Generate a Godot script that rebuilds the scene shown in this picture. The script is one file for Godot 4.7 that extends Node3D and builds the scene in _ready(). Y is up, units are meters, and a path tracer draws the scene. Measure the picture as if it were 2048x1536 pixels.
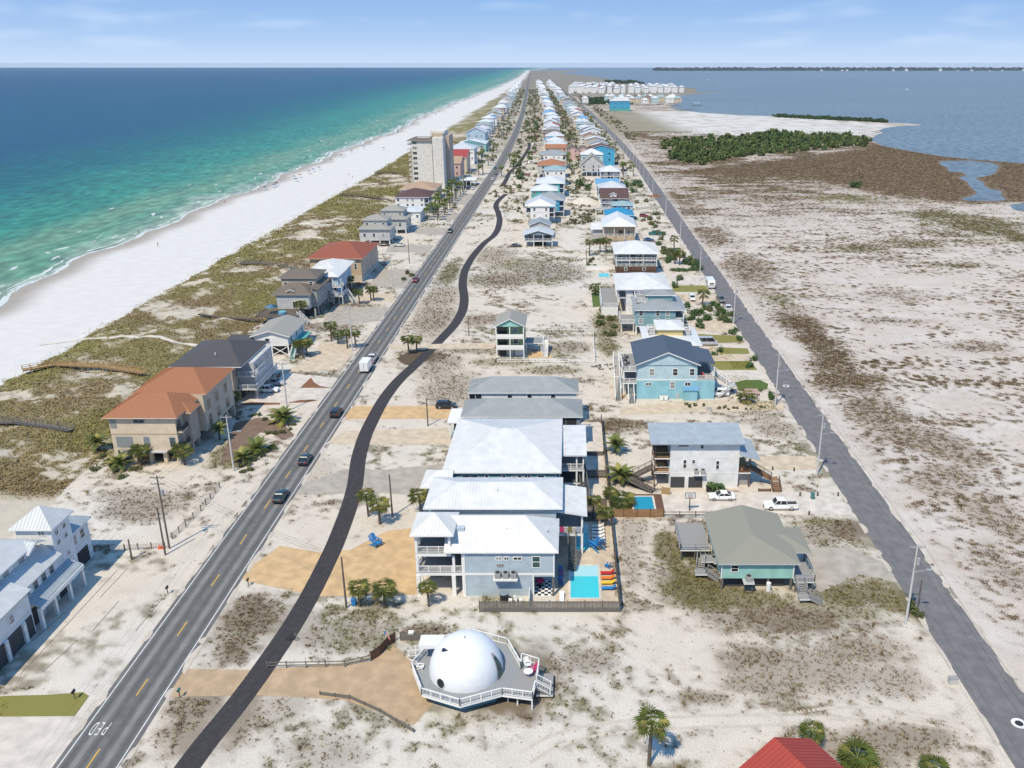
extends Node3D
# A barrier island seen from above: gulf and beach on the left, two roads with rows of beach houses, marsh and sound on the right.

class MB:   # collects triangles; commits as one mesh
	var v := PackedVector3Array()
	var n := PackedVector3Array()
	var c := PackedColorArray()
	var o := Vector3.ZERO
	var col := Color.WHITE
	var tint := false
	func _init(origin := Vector3.ZERO, tinted := false):
		o = origin
		tint = tinted
	func push(p: Vector3, q: Vector3):
		v.append(p - o)
		n.append(q)
		if tint: c.append(col)
	func tri(a: Vector3, b: Vector3, d: Vector3, h: Vector3):
		var m := (d - a).cross(b - a).normalized()
		if m.dot(h) < 0.0:
			m = -m
			push(a, m); push(d, m); push(b, m)
		else:
			push(a, m); push(b, m); push(d, m)
	func quad(a: Vector3, b: Vector3, d: Vector3, e: Vector3, h: Vector3):
		tri(a, b, d, h)
		tri(a, d, e, h)
	func poly(p: Array, h: Vector3):
		for i in range(1, p.size() - 1): tri(p[0], p[i], p[i + 1], h)
	func box(x0: float, x1: float, y0: float, y1: float, z0: float, z1: float):
		var a := Vector3(x0, y0, z0); var b := Vector3(x1, y0, z0); var d := Vector3(x1, y0, z1); var e := Vector3(x0, y0, z1)
		var u := Vector3(0, y1 - y0, 0)
		quad(a + u, b + u, d + u, e + u, Vector3.UP)
		quad(a, b, d, e, Vector3.DOWN)
		quad(a, b, b + u, a + u, Vector3(0, 0, z0 - z1))
		quad(e, d, d + u, e + u, Vector3(0, 0, z1 - z0))
		quad(a, e, e + u, a + u, Vector3(x0 - x1, 0, 0))
		quad(b, d, d + u, b + u, Vector3(x1 - x0, 0, 0))
	func bar(p: Vector3, q: Vector3, w: float, t: float):   # a beam of width w and depth t
		var d := (q - p).normalized()
		var s := d.cross(Vector3.UP)
		if s.length() < 0.05: s = Vector3.RIGHT
		s = s.normalized()
		var u := s.cross(d).normalized()
		var k := [s * w / 2 + u * t / 2, -s * w / 2 + u * t / 2, -s * w / 2 - u * t / 2, s * w / 2 - u * t / 2]
		for i in 4:
			var a: Vector3 = k[i]
			var b: Vector3 = k[(i + 1) % 4]
			quad(p + a, q + a, q + b, p + b, a + b)
		quad(p + k[0], p + k[1], p + k[2], p + k[3], -d)
		quad(q + k[0], q + k[1], q + k[2], q + k[3], d)
	func tube(p: Vector3, q: Vector3, r0: float, r1: float, sides := 8, cap := true):
		var d := (q - p).normalized()
		var s := d.cross(Vector3(0.31, 0.2, 0.93)).normalized()
		var u := s.cross(d)
		for i in sides:
			var a0 := TAU * i / sides
			var a1 := TAU * (i + 1) / sides
			var m0 := s * cos(a0) + u * sin(a0)
			var m1 := s * cos(a1) + u * sin(a1)
			var a := p + m0 * r0; var b := p + m1 * r0; var e := q + m1 * r1; var f := q + m0 * r1
			var g := (e - a).cross(b - a)
			if g.dot(m0 + m1) >= 0.0:
				push(a, m0); push(b, m1); push(e, m1); push(a, m0); push(e, m1); push(f, m0)
			else:
				push(a, m0); push(e, m1); push(b, m1); push(a, m0); push(f, m0); push(e, m1)
			if cap:
				tri(q, f, e, d)
				tri(p, a, b, -d)
	func ribs(p: Array, down: Vector3, gap: float, w: float, t: float):   # raised seams running down a sloping face
		var m: Vector3 = ((p[1] as Vector3) - p[0]).cross((p[2] as Vector3) - p[0]).normalized()
		if m.y < 0: m = -m
		var s := (down - m * down.dot(m)).normalized()
		var l := s.cross(m).normalized()
		var lo := INF
		var hi := -INF
		for q in p:
			lo = minf(lo, l.dot(q)); hi = maxf(hi, l.dot(q))
		var k := lo + gap * 0.5
		while k < hi:
			var e0 := INF
			var e1 := -INF
			for i in p.size():
				var a: Vector3 = p[i]
				var b: Vector3 = p[(i + 1) % p.size()]
				var la := l.dot(a); var lb := l.dot(b)
				if (la - k) * (lb - k) < 0.0:
					var r := a.lerp(b, (k - la) / (lb - la))
					e0 = minf(e0, s.dot(r)); e1 = maxf(e1, s.dot(r))
			if e1 - e0 > 0.15:
				var base := l * k + m * m.dot(p[0])
				var a2 := base + s * e0; var b2 := base + s * e1
				var x := l * w / 2
				var y := m * t
				quad(a2 - x + y, a2 + x + y, b2 + x + y, b2 - x + y, m)
				quad(a2 - x, b2 - x, b2 - x + y, a2 - x + y, -l)
				quad(a2 + x, b2 + x, b2 + x + y, a2 + x + y, l)
			k += gap
	func mesh() -> ArrayMesh:
		var r := ArrayMesh.new()
		if v.is_empty(): return r
		var a := []
		a.resize(Mesh.ARRAY_MAX)
		a[Mesh.ARRAY_VERTEX] = v
		a[Mesh.ARRAY_NORMAL] = n
		if tint: a[Mesh.ARRAY_COLOR] = c
		r.add_surface_from_arrays(Mesh.PRIMITIVE_TRIANGLES, a)
		return r

var M := {}          # materials
var T := {}          # textures
var used := {}       # names taken at top level
var cur: Node3D      # the thing being built
var org := Vector3.ZERO
var rng := RandomNumberGenerator.new()
var N1 := FastNoiseLite.new()
var N2 := FastNoiseLite.new()
var N3 := FastNoiseLite.new()
var cells := PackedByteArray()   # where nothing grows: roads, drives, houses

func numbered(called: String) -> String:
	var k: int = used.get(called, 0)
	used[called] = k + 1
	return called if k == 0 else "%s_%03d" % [called, k]

func tag(o: Node3D, label: String, category := "", group := "", kind := ""):
	if label: o.set_meta("label", label)
	if category: o.set_meta("category", category)
	if group: o.set_meta("group", group)
	if kind: o.set_meta("kind", kind)
	return o

func thing(called: String, label: String, category: String, at: Vector3, group := "") -> Node3D:
	var o := Node3D.new()
	o.name = numbered(called)
	add_child(o)
	o.position = at
	tag(o, label, category, group)
	cur = o
	org = at
	return o

func mb(tinted := false) -> MB: return MB.new(org, tinted)

func put(called: String, what, m: Material, parent: Node3D = null) -> MeshInstance3D:
	var o := MeshInstance3D.new()
	o.mesh = what.mesh() if what is MB else what
	o.material_override = m
	o.name = called
	(parent if parent else cur).add_child(o, true)
	return o

func top(called: String, b: MB, m: Material, label: String, category := "", kind := "", group := "") -> MeshInstance3D:
	var o := MeshInstance3D.new()
	o.mesh = b.mesh()
	o.material_override = m
	o.name = numbered(called)
	o.position = b.o
	add_child(o)
	tag(o, label, category, group, kind)
	return o

func copy_thing(src: Node3D, at: Vector3, turn: float, label: String, size := 1.0) -> Node3D:
	var c: Node3D = src.duplicate()
	var re := RegEx.create_from_string("_\\d+$")
	c.name = numbered(re.sub(src.name, ""))
	add_child(c)
	c.position = at
	c.rotation.y = turn
	c.scale = Vector3.ONE * size
	if label: c.set_meta("label", label)
	return c

func noise_tex(freq: float, lo: float, hi: float, seed_: int, size := 512, oct := 4, normal := false, kind := FastNoiseLite.TYPE_SIMPLEX_SMOOTH) -> NoiseTexture2D:
	var f := FastNoiseLite.new()
	f.noise_type = kind
	f.frequency = freq
	f.fractal_octaves = oct
	f.seed = seed_
	var t := NoiseTexture2D.new()
	t.width = size; t.height = size
	t.seamless = true
	t.noise = f
	if normal:
		t.as_normal_map = true
		t.bump_strength = lo
	else:
		var g := Gradient.new()
		g.set_color(0, Color(lo, lo, lo)); g.set_color(1, Color(hi, hi, hi))
		t.color_ramp = g
	return t

func mat(called: String, c: Color, rough := 0.85, tex := "", scale := 1.0, bump := "", depth := 1.0, spec := 0.5) -> StandardMaterial3D:
	var m := StandardMaterial3D.new()
	m.resource_name = called
	m.albedo_color = c.linear_to_srgb()
	m.roughness = rough
	m.metallic_specular = spec
	if tex:
		m.albedo_texture = T[tex]
		m.uv1_triplanar = true
		m.uv1_world_triplanar = true
		m.uv1_scale = Vector3.ONE * scale
	if bump:
		m.normal_enabled = true
		m.normal_texture = T[bump]
		m.normal_scale = depth
		m.uv1_triplanar = true
		m.uv1_world_triplanar = true
		m.uv1_scale = Vector3.ONE * scale
	M[called] = m
	return m

func L(r: float, g: float, b: float) -> Color: return Color(r, g, b)
func S(r: int, g: int, b: int) -> Color: return Color(r / 255.0, g / 255.0, b / 255.0).srgb_to_linear()

func make_materials():
	T.fine = noise_tex(0.06, 0.84, 1.0, 1, 512, 4)
	T.speck = noise_tex(0.12, 0.74, 1.0, 2, 512, 3)
	T.blot = noise_tex(0.012, 0.89, 1.0, 3, 512, 5)
	T.soft = noise_tex(0.015, 0.95, 1.0, 4, 512, 4)
	T.worn = noise_tex(0.014, 0.86, 1.02, 12, 512, 6)
	T.stain = noise_tex(0.010, 0.90, 1.02, 13, 512, 6)
	T.wave = noise_tex(0.035, 7.0, 0, 5, 512, 4, true)
	T.rough = noise_tex(0.09, 4.0, 0, 6, 256, 3, true)
	var g := mat("ground", Color.WHITE, 1.0, "fine", 0.11, "", 1, 0.1)
	g.vertex_color_use_as_albedo = true
	g.detail_enabled = true
	g.detail_blend_mode = BaseMaterial3D.BLEND_MODE_MUL
	g.detail_albedo = T.soft
	g.detail_uv_layer = BaseMaterial3D.DETAIL_UV_2
	g.uv2_triplanar = true
	g.uv2_world_triplanar = true
	g.uv2_scale = Vector3.ONE * 0.021
	T.swell_tone = noise_tex(0.03, 0.62, 1.0, 9, 512, 5)  # wave light and dark multiplied into the water colour, not relief
	var w := mat("water", Color.WHITE, 0.30, "", 0.09, "wave", 0.9, 0.17)
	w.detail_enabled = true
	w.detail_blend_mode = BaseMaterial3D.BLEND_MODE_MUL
	w.detail_albedo = T.swell_tone
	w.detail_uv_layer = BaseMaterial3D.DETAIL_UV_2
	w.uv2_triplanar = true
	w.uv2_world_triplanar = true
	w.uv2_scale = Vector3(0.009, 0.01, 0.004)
	w.vertex_color_use_as_albedo = true
	mat("asphalt", L(.160, .158, .156), 0.9, "worn", 0.05, "", 1, 0.3)
	mat("asphalt_dark", L(.056, .052, .056), 0.9, "worn", 0.12, "", 1, 0.3)
	mat("asphalt_grey", L(.185, .178, .182), 0.9, "worn", 0.05, "", 1, 0.3)
	mat("tyre_track", L(.125, .124, .123), 0.9, "blot", 0.05, "", 1, 0.3)
	mat("tyre_worn", L(.225, .222, .218), 0.9, "blot", 0.05, "", 1, 0.3)
	mat("paint_white", L(.75, .75, .73), 0.7, "blot", 0.08)
	mat("paint_yellow", L(.72, .42, .05), 0.7, "blot", 0.08)
	mat("concrete", L(.66, .60, .52), 0.95, "worn", 0.05)
	mat("concrete_grey", L(.42, .375, .32), 0.95, "worn", 0.05)
	mat("concrete_tan", L(.58, .48, .36), 0.95, "worn", 0.05)
	mat("concrete_pink", L(.62, .56, .495), 0.95, "worn", 0.05)
	mat("gravel_tan", L(.60, .41, .22), 1.0, "worn", 0.05)
	mat("clay_sand", L(.47, .34, .215), 1.0, "worn", 0.05)
	mat("paver_brown", L(.20, .135, .10), 0.95, "worn", 0.05)
	mat("track_sand", L(.56, .495, .42), 1.0, "blot", 0.1)
	mat("joint", L(.14, .125, .11), 1.0)
	mat("rust_soil", L(.22, .10, .05), 1.0, "blot", 0.1)
	mat("mulch", L(.13, .09, .05), 1.0, "speck", 0.2)
	mat("lawn", L(.27, .255, .065), 1.0, "speck", 0.12)
	mat("lawn_green", L(.10, .16, .03), 1.0, "speck", 0.12)
	mat("white", L(.74, .75, .76), 0.6, "soft", 0.1)
	mat("trim", L(.78, .78, .77), 0.6)
	mat("glass", L(.02, .026, .032), 0.08)
	mat("glass_blind", L(.24, .25, .25), 0.25)
	mat("glass_teal", L(.03, .07, .075), 0.1)
	mat("dark", L(.025, .025, .028), 0.7)
	mat("shade_dark", L(.05, .052, .058), 0.8)  # near-black with shade put into the colour; also on dark garage doors
	mat("metal_white", L(.67, .68, .685), 0.42, "stain", 0.07, "", 1, 0.5)
	mat("metal_pale", L(.56, .58, .60), 0.42, "stain", 0.07)
	mat("metal_grey", L(.31, .33, .335), 0.45, "stain", 0.07)
	mat("metal_steel", L(.36, .41, .45), 0.42, "stain", 0.07)
	mat("metal_blue", L(.03, .25, .45), 0.45, "stain", 0.07)
	mat("metal_aqua", L(.30, .42, .44), 0.45, "stain", 0.07)
	mat("metal_sky", L(.15, .35, .55), 0.45, "stain", 0.07)
	mat("metal_teal", L(.12, .24, .22), 0.45, "stain", 0.07)
	mat("metal_red", L(.36, .055, .035), 0.5, "stain", 0.07)
	mat("shingle_slate", L(.085, .12, .175), 0.9, "speck", 0.35)
	mat("shingle_dark", L(.095, .092, .10), 0.9, "speck", 0.35)
	mat("shingle_brown", L(.20, .165, .135), 0.9, "speck", 0.35)
	mat("shingle_grey", L(.40, .39, .35), 0.9, "speck", 0.35)
	mat("shingle_olive", L(.335, .33, .27), 0.9, "speck", 0.35)
	mat("shingle_maroon", L(.125, .07, .065), 0.9, "speck", 0.35)
	mat("shingle_blue", L(.25, .29, .31), 0.9, "speck", 0.35)
	mat("tile_orange", L(.46, .20, .10), 0.8, "speck", 0.3)
	mat("tile_red", L(.36, .105, .055), 0.8, "speck", 0.3)
	mat("tile_peach", L(.52, .36, .24), 0.8, "speck", 0.3)
	mat("wall_grey_blue", L(.37, .46, .56), 0.8, "stain", 0.07)
	mat("wall_blue_grey", L(.43, .515, .58), 0.8, "stain", 0.07)
	mat("wall_teal", L(.20, .36, .40), 0.8, "stain", 0.07)
	mat("wall_slate", L(.22, .29, .34), 0.8, "stain", 0.07)
	mat("wall_white", L(.76, .765, .77), 0.8, "stain", 0.07)
	mat("wall_cream", L(.62, .52, .40), 0.85, "stain", 0.07)
	mat("wall_tan", L(.55, .41, .27), 0.85, "stain", 0.07)
	mat("wall_peach", L(.62, .38, .26), 0.85, "stain", 0.07)
	mat("wall_beige", L(.47, .37, .27), 0.85, "stain", 0.07)
	mat("wall_greige", L(.46, .38, .31), 0.85, "stain", 0.07)
	mat("wall_grey", L(.34, .34, .33), 0.85, "stain", 0.07)
	mat("wall_lightgrey", L(.50, .51, .51), 0.85, "stain", 0.07)
	mat("wall_lightblue", L(.44, .60, .67), 0.8, "stain", 0.07)
	mat("wall_aqua", L(.27, .53, .62), 0.8, "stain", 0.07)
	mat("wall_mint", L(.30, .56, .51), 0.8, "stain", 0.07)
	mat("wall_turquoise", L(.08, .40, .38), 0.8, "stain", 0.07)
	mat("wall_yellow", L(.66, .52, .24), 0.8, "stain", 0.07)
	mat("wall_green", L(.32, .43, .20), 0.8, "stain", 0.07)
	mat("wall_skyblue", L(.06, .36, .58), 0.8, "stain", 0.07)
	mat("wall_paleblue", L(.42, .56, .68), 0.8, "stain", 0.07)
	mat("wall_brick", L(.16, .085, .06), 0.9, "speck", 0.4)
	mat("wall_condo", L(.68, .66, .62), 0.85, "stain", 0.07)
	mat("wall_pink", L(.62, .42, .38), 0.85, "stain", 0.07)
	mat("wood_grey", L(.20, .185, .165), 0.9, "speck", 0.3)
	mat("wood_brown", L(.155, .12, .095), 0.9, "speck", 0.3)
	mat("wood_red", L(.17, .085, .055), 0.85, "speck", 0.3)
	mat("wood_new", L(.48, .31, .14), 0.9, "speck", 0.3)
	mat("wood_warm", L(.36, .20, .09), 0.85, "speck", 0.3)
	mat("deck_grey", L(.36, .355, .35), 0.9, "speck", 0.3)
	mat("deck_pale", L(.34, .36, .37), 0.9, "speck", 0.3)
	mat("pole_wood", L(.17, .145, .12), 0.9, "speck", 0.4)
	mat("pole_concrete", L(.55, .54, .53), 0.9, "soft", 0.2)
	mat("palm_trunk", L(.15, .125, .10), 1.0, "speck", 0.8)
	for k in [["frond", L(.12, .155, .04)], ["frond_yellow", L(.29, .275, .08)], ["frond_dead", L(.20, .14, .07)], ["leaf", L(.045, .095, .025)], ["leaf_olive", L(.085, .105, .035)], ["leaf_dry", L(.17, .13, .065)]]:
		var p := mat(k[0], k[1], 0.7, "", 1.0, "", 1.0, 0.35)
		p.backlight_enabled = true
		p.backlight = Color(.35, .35, .2)
		p.cull_mode = BaseMaterial3D.CULL_DISABLED
	for k in ["tuft"]:
		var p := mat(k, Color.WHITE, 0.9, "", 1, "", 1, 0.2)
		p.vertex_color_use_as_albedo = true
		p.cull_mode = BaseMaterial3D.CULL_DISABLED
	mat("foam", L(.72, .77, .76), 0.9, "speck", 0.2)
	mat("pool_water", L(.05, .52, .60), 0.06, "", 0.5, "wave", 0.35)
	mat("pool_shallow", L(.36, .62, .66), 0.06, "", 0.5, "wave", 0.35)
	mat("pool_deep", L(.015, .27, .42), 0.06, "", 0.5, "wave", 0.35)
	mat("plastic_blue", L(.02, .19, .48), 0.45)
	mat("plastic_red", L(.50, .02, .015), 0.45)
	mat("plastic_orange", L(.70, .19, .01), 0.45)
	mat("plastic_yellow", L(.75, .50, .02), 0.45)
	mat("plastic_black", L(.02, .02, .022), 0.5)
	mat("rubber", L(.015, .015, .016), 0.9)
	mat("rim", L(.35, .35, .36), 0.35)
	mat("headlight", L(.75, .77, .78), 0.15)
	mat("taillight", L(.40, .015, .01), 0.2)
	mat("wire", L(.03, .03, .03), 0.6)
	mat("steel", L(.35, .36, .37), 0.4)
	mat("cushion_magenta", L(.45, .03, .12), 0.9)
	mat("dome_paint", L(.74, .76, .79), 0.5, "soft", 0.12)
	mat("skin", L(.45, .26, .17), 0.7)
	mat("orange_net", L(.75, .12, .03), 0.9)
	for k in [["car_white", L(.78, .79, .80)], ["car_black", L(.018, .019, .021)], ["car_green", L(.012, .035, .028)], ["car_navy", L(.015, .022, .035)], ["car_grey", L(.14, .14, .145)], ["car_silver", L(.40, .41, .43)], ["car_red", L(.22, .015, .018)], ["car_lilac", L(.36, .36, .42)], ["car_teal", L(.02, .16, .16)], ["car_blue", L(.03, .07, .2)]]:
		var p := mat(k[0], k[1], 0.3)
		p.clearcoat_enabled = true
		p.clearcoat = 0.6
		p.clearcoat_roughness = 0.08

# ---------------------------------------------------------------- the lie of the land
func table(z: float, t: Array) -> float:   # t: pairs of z and value, z falling
	if z >= t[0]: return t[1]
	for i in range(2, t.size(), 2):
		if z >= t[i]:
			return lerpf(t[i - 1], t[i + 1], (t[i - 2] - z) / (t[i - 2] - t[i]))
	return t[t.size() - 1]

const BEND := [-700.0, 0.0, -995.0, -6.0, -1460.0, -21.0, -2272.0, -54.0, -3318.0, -97.0, -5600.0, -190.0, -9800.0, -345.0]
const SHORE := [-200.0, -182.0, -276.0, -186.0, -340.0, -192.0, -434.0, -199.0, -560.0, -203.0, -740.0, -202.0, -1100.0, -207.0, -1626.0, -227.0, -2106.0, -232.0, -2976.0, -240.0, -5050.0, -290.0, -7700.0, -385.0, -9800.0, -470.0]
const DUNE := [-620.0, -138.0, -1114.0, -146.0, -1626.0, -158.0, -2272.0, -171.0, -3318.0, -190.0, -5000.0, -240.0, -9800.0, -420.0]
func bend(z: float) -> float: return table(z, BEND) if z < -700.0 else 0.0
func shore(z: float) -> float: return table(z, SHORE) + 2.5 * sin(z * 0.041) + 1.6 * sin(z * 0.113 + 1.0) + 3.0 * sin(z * 0.012 + 2.0)

var sound_edge := PackedVector2Array()
var pond_edge := PackedVector2Array()
var pool_edge := PackedVector2Array()
var marsh_edge := PackedVector2Array()
var dune_white := PackedVector2Array()

func edge_dist(p: Vector2, e: PackedVector2Array) -> float:   # to a closed outline; positive inside
	var best := INF
	var inside := false
	var j := e.size() - 1
	for i in e.size():
		var a := e[j]
		var b := e[i]
		var ab := b - a
		var t := clampf((p - a).dot(ab) / ab.length_squared(), 0.0, 1.0)
		best = minf(best, p.distance_squared_to(a + ab * t))
		if (b.y > p.y) != (a.y > p.y) and p.x < (a.x - b.x) * (p.y - b.y) / (a.y - b.y) + b.x: inside = not inside
		j = i
	return sqrt(best) if inside else -sqrt(best)

func mark(x0: float, x1: float, z0: float, z1: float):   # nothing grows here
	for x in range(floori(x0) + 200, ceili(x1) + 200):
		for z in range(floori(-maxf(z0, z1)), ceili(-minf(z0, z1))):
			if x >= 0 and x < 320 and z >= 0 and z < 900: cells[z * 320 + x] = 1
func taken(x: float, z: float) -> bool:
	var i := floori(x) + 200
	var k := floori(-z)
	return i >= 0 and i < 320 and k >= 0 and k < 900 and cells[k * 320 + i] == 1

# patches of scrub in the sand: x, z, half width, half depth, kind (0 brown scrub, 1 green, 2 lawn-like, 3 bare), strength
var PATCH := [
	-8.1, -90.1, 6.9, 4.6, 0, 0.95,
	-5.1, -93.4, 3.8, 5.9, 0, 0.90,
	-20.0, -102.7, 3.5, 1.6, 0, 0.90,
	-14.8, -88.7, 7.4, 1.8, 0, 0.60,
	2.6, -96.4, 3.9, 2.6, 0, 0.60,
	-40.8, -105.3, 2.5, 4.7, 0, 0.60,
	-45.1, -105.3, 4.9, 5.9, 0, 0.85,
	-45.1, -99.6, 3.0, 3.8, 0, 0.85,
	-49.4, -98.5, 4.0, 4.3, 0, 0.50,
	-45.2, -87.8, 3.1, 3.6, 0, 0.75,
	-44.4, -82.7, 3.5, 3.7, 0, 0.70,
	-39.4, -85.2, 2.4, 5.1, 0, 0.75,
	-35.2, -86.9, 3.0, 4.4, 0, 0.40,
	-28.5, -80.3, 4.6, 3.1, 0, 0.40,
	-30.3, -102.4, 6.9, 4.0, 0, 0.60,
	-36.4, -104.7, 2.8, 2.9, 0, 0.50,
	18.1, -114.8, 6.0, 8.2, 1, 1.00,
	16.3, -122.7, 2.8, 7.6, 1, 0.90,
	21.2, -110.2, 8.8, 3.2, 1, 0.90,
	20.2, -108.3, 4.3, 2.5, 0, 0.80,
	40.7, -112.1, 6.7, 4.6, 1, 0.90,
	45.7, -111.5, 4.4, 4.6, 1, 0.90,
	29.6, -105.3, 12.0, 3.6, 0, 0.85,
	36.4, -107.1, 8.6, 3.0, 1, 0.70,
	47.0, -130.7, 5.0, 3.7, 0, 0.90,
	41.8, -129.9, 5.0, 5.0, 0, 0.60,
	49.1, -126.6, 3.3, 2.4, 1, 0.70,
	43.5, -133.3, 5.1, 1.7, 1, 0.80,
	23.8, -97.5, 6.0, 2.6, 0, 0.70,
	38.7, -98.5, 6.0, 3.7, 0, 0.65,
	31.0, -94.4, 9.7, 5.0, 0, 0.55,
	16.1, -89.1, 3.7, 1.3, 0, 0.70,
	24.0, -91.5, 5.0, 1.9, 0, 0.60,
	40.7, -92.4, 3.8, 2.9, 0, 0.50,
	38.2, -81.8, 7.0, 3.2, 0, 0.70,
	32.0, -80.3, 4.6, 3.1, 0, 0.60,
	49.7, -108.3, 1.8, 5.0, 1, 1.00,
	26.1, -89.6, 3.7, 1.8, 0, 0.60,
	-25.3, -312.2, 10.8, 10.9, 0, 0.70,
	-44.9, -324.4, 3.7, 20.2, 1, 0.80,
	-18.4, -337.4, 13.6, 10.8, 1, 0.60,
	-9.4, -324.4, 13.1, 16.8, 0, 0.60,
	-31.7, -356.4, 8.2, 14.0, 0, 0.50,
	-43.0, -283.6, 6.6, 19.7, 0, 0.50,
	-39.9, -223.0, 6.0, 6.8, 0, 1.00,
	9.8, -177.8, 7.6, 5.1, 0, 0.95,
	11.2, -254.0, 4.5, 16.1, 1, 0.80,
	10.4, -234.1, 2.8, 9.3, 1, 0.80,
	-1.4, -231.8, 5.5, 5.5, 0, 0.60,
	-28.8, -198.2, 6.0, 13.8, 0, 0.50,
	-33.8, -216.8, 5.2, 12.1, 0, 0.50,
	-27.5, -259.5, 6.1, 6.7, 0, 0.60,
	-41.2, -259.5, 7.6, 16.8, 0, 0.60,
	-5.1, -212.8, 7.7, 3.1, 1, 0.60,
	-18.3, -218.8, 7.9, 3.3, 1, 0.60,
	40.1, -182.2, 6.7, 4.2, 0, 0.50,
	44.9, -173.7, 4.3, 4.9, 0, 0.50,
	32.6, -164.5, 4.1, 2.0, 0, 0.60,
	-74.5, -139.6, 6.7, 5.3, 0, 0.60,
	-80.8, -143.5, 4.5, 2.8, 0, 0.50,
	-67.5, -162.1, 4.0, 7.3, 1, 0.80,
	-84.6, -162.1, 6.0, 4.4, 1, 0.80,
	-93.7, -163.3, 2.0, 4.9, 1, 0.70,
	-70.6, -274.1, 9.6, 4.9, 0, 0.70,
	-79.5, -304.6, 10.6, 4.5, 0, 0.90,
	-67.9, -209.0, 6.3, 2.3, 0, 0.80,
	-71.2, -251.4, 8.9, 4.2, 0, 0.70,
	-82.4, -259.5, 3.1, 2.8, 0, 0.70,
	-60.0, -212.8, 2.6, 3.1, 0, 0.60,
	11.0, -132.4, 2.5, 5.2, 0, 0.40,
	9.5, -121.2, 1.6, 9.0, 0, 0.45,
	-29.7, -119.7, 3.1, 2.9, 3, 1.00,
	12.8, -99.6, 6.1, 5.4, 3, 1.00,
	11.3, -105.3, 7.0, 3.0, 3, 0.80,
	-67.0, -112.8, 9.7, 8.0, 3, 1.00,
	-56.8, -98.5, 8.0, 6.4, 3, 1.00,
	-43.9, -125.8, 4.9, 6.3, 3, 0.80,
	21.5, -85.2, 14.9, 1.5, 3, 1.00,
	30.4, -163.3, 6.1, 3.7, 3, 0.80,
	-3.2, -271.1, 9.5, 9.1, 3, 0.80,
	16.7, -182.2, 20.1, 3.0, 3, 1.00,
	-50.8, -149.6, 5.6, 8.5, 0, 0.25,
	-26.0, -229.5, 8.2, 3.6, 0, 0.60,
	0.0, -394.8, 9.0, 24.2, 3, 0.90,
	-1.7, -297.3, 15.5, 5.7, 3, 0.70,
]
var FIELD := [
	69.5, -234.1, 5.6, 25.7, 0, 0.95,
	68.7, -259.5, 6.1, 19.6, 0, 0.90,
	68.0, -205.3, 8.7, 14.7, 0, 0.85,
	69.5, -283.6, 6.6, 13.1, 1, 0.80,
	70.1, -185.2, 7.9, 12.3, 0, 0.75,
	73.9, -168.3, 9.4, 10.4, 0, 0.70,
	71.5, -149.6, 7.5, 8.5, 0, 0.60,
	73.7, -136.0, 5.2, 10.9, 0, 0.60,
	68.0, -119.7, 4.7, 8.8, 0, 0.60,
	80.0, -158.5, 4.9, 4.7, 0, 0.70,
	68.2, -328.6, 11.4, 25.9, 0, 0.70,
	63.8, -401.0, 11.4, 31.3, 0, 0.70,
	64.0, -473.7, 10.7, 23.9, 0, 0.80,
	122.6, -369.8, 12.7, 10.7, 1, 0.80,
	149.9, -380.8, 13.0, 12.4, 1, 0.80,
	156.9, -518.2, 29.0, 18.2, 1, 0.95,
	121.1, -514.2, 28.8, 15.9, 0, 0.80,
	99.9, -541.4, 30.3, 17.6, 0, 0.80,
	196.1, -427.4, 26.6, 36.7, 1, 0.95,
	188.3, -457.3, 20.6, 19.1, 1, 0.90,
	202.9, -401.0, 9.1, 25.0, 1, 1.00,
	133.9, -571.4, 38.3, 19.5, 0, 0.60,
	180.0, -576.3, 28.9, 19.8, 0, 0.80,
	80.9, -557.1, 9.3, 13.9, 1, 0.80,
	150.7, -335.6, 7.7, 3.6, 1, 0.90,
	97.7, -259.5, 9.2, 4.5, 0, 0.60,
	112.6, -234.1, 9.7, 5.6, 0, 0.50,
	108.2, -290.3, 13.5, 8.2, 0, 0.50,
	120.4, -657.6, 10.9, 9.6, 3, 1.00,
	128.3, -312.2, 27.1, 11.7, 3, 0.70,
	88.4, -191.5, 14.0, 9.7, 3, 0.60,
	97.6, -312.2, 14.5, 11.7, 3, 0.60,
	131.9, -607.5, 64.2, 8.2, 3, 1.00,
	165.6, -482.4, 32.6, 7.0, 3, 0.90,
]
var g_col := Color.WHITE
var g_veg := 0.0      # how thickly it is grown over
var g_green := 0.0    # 0 brown .. 1 green
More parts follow.
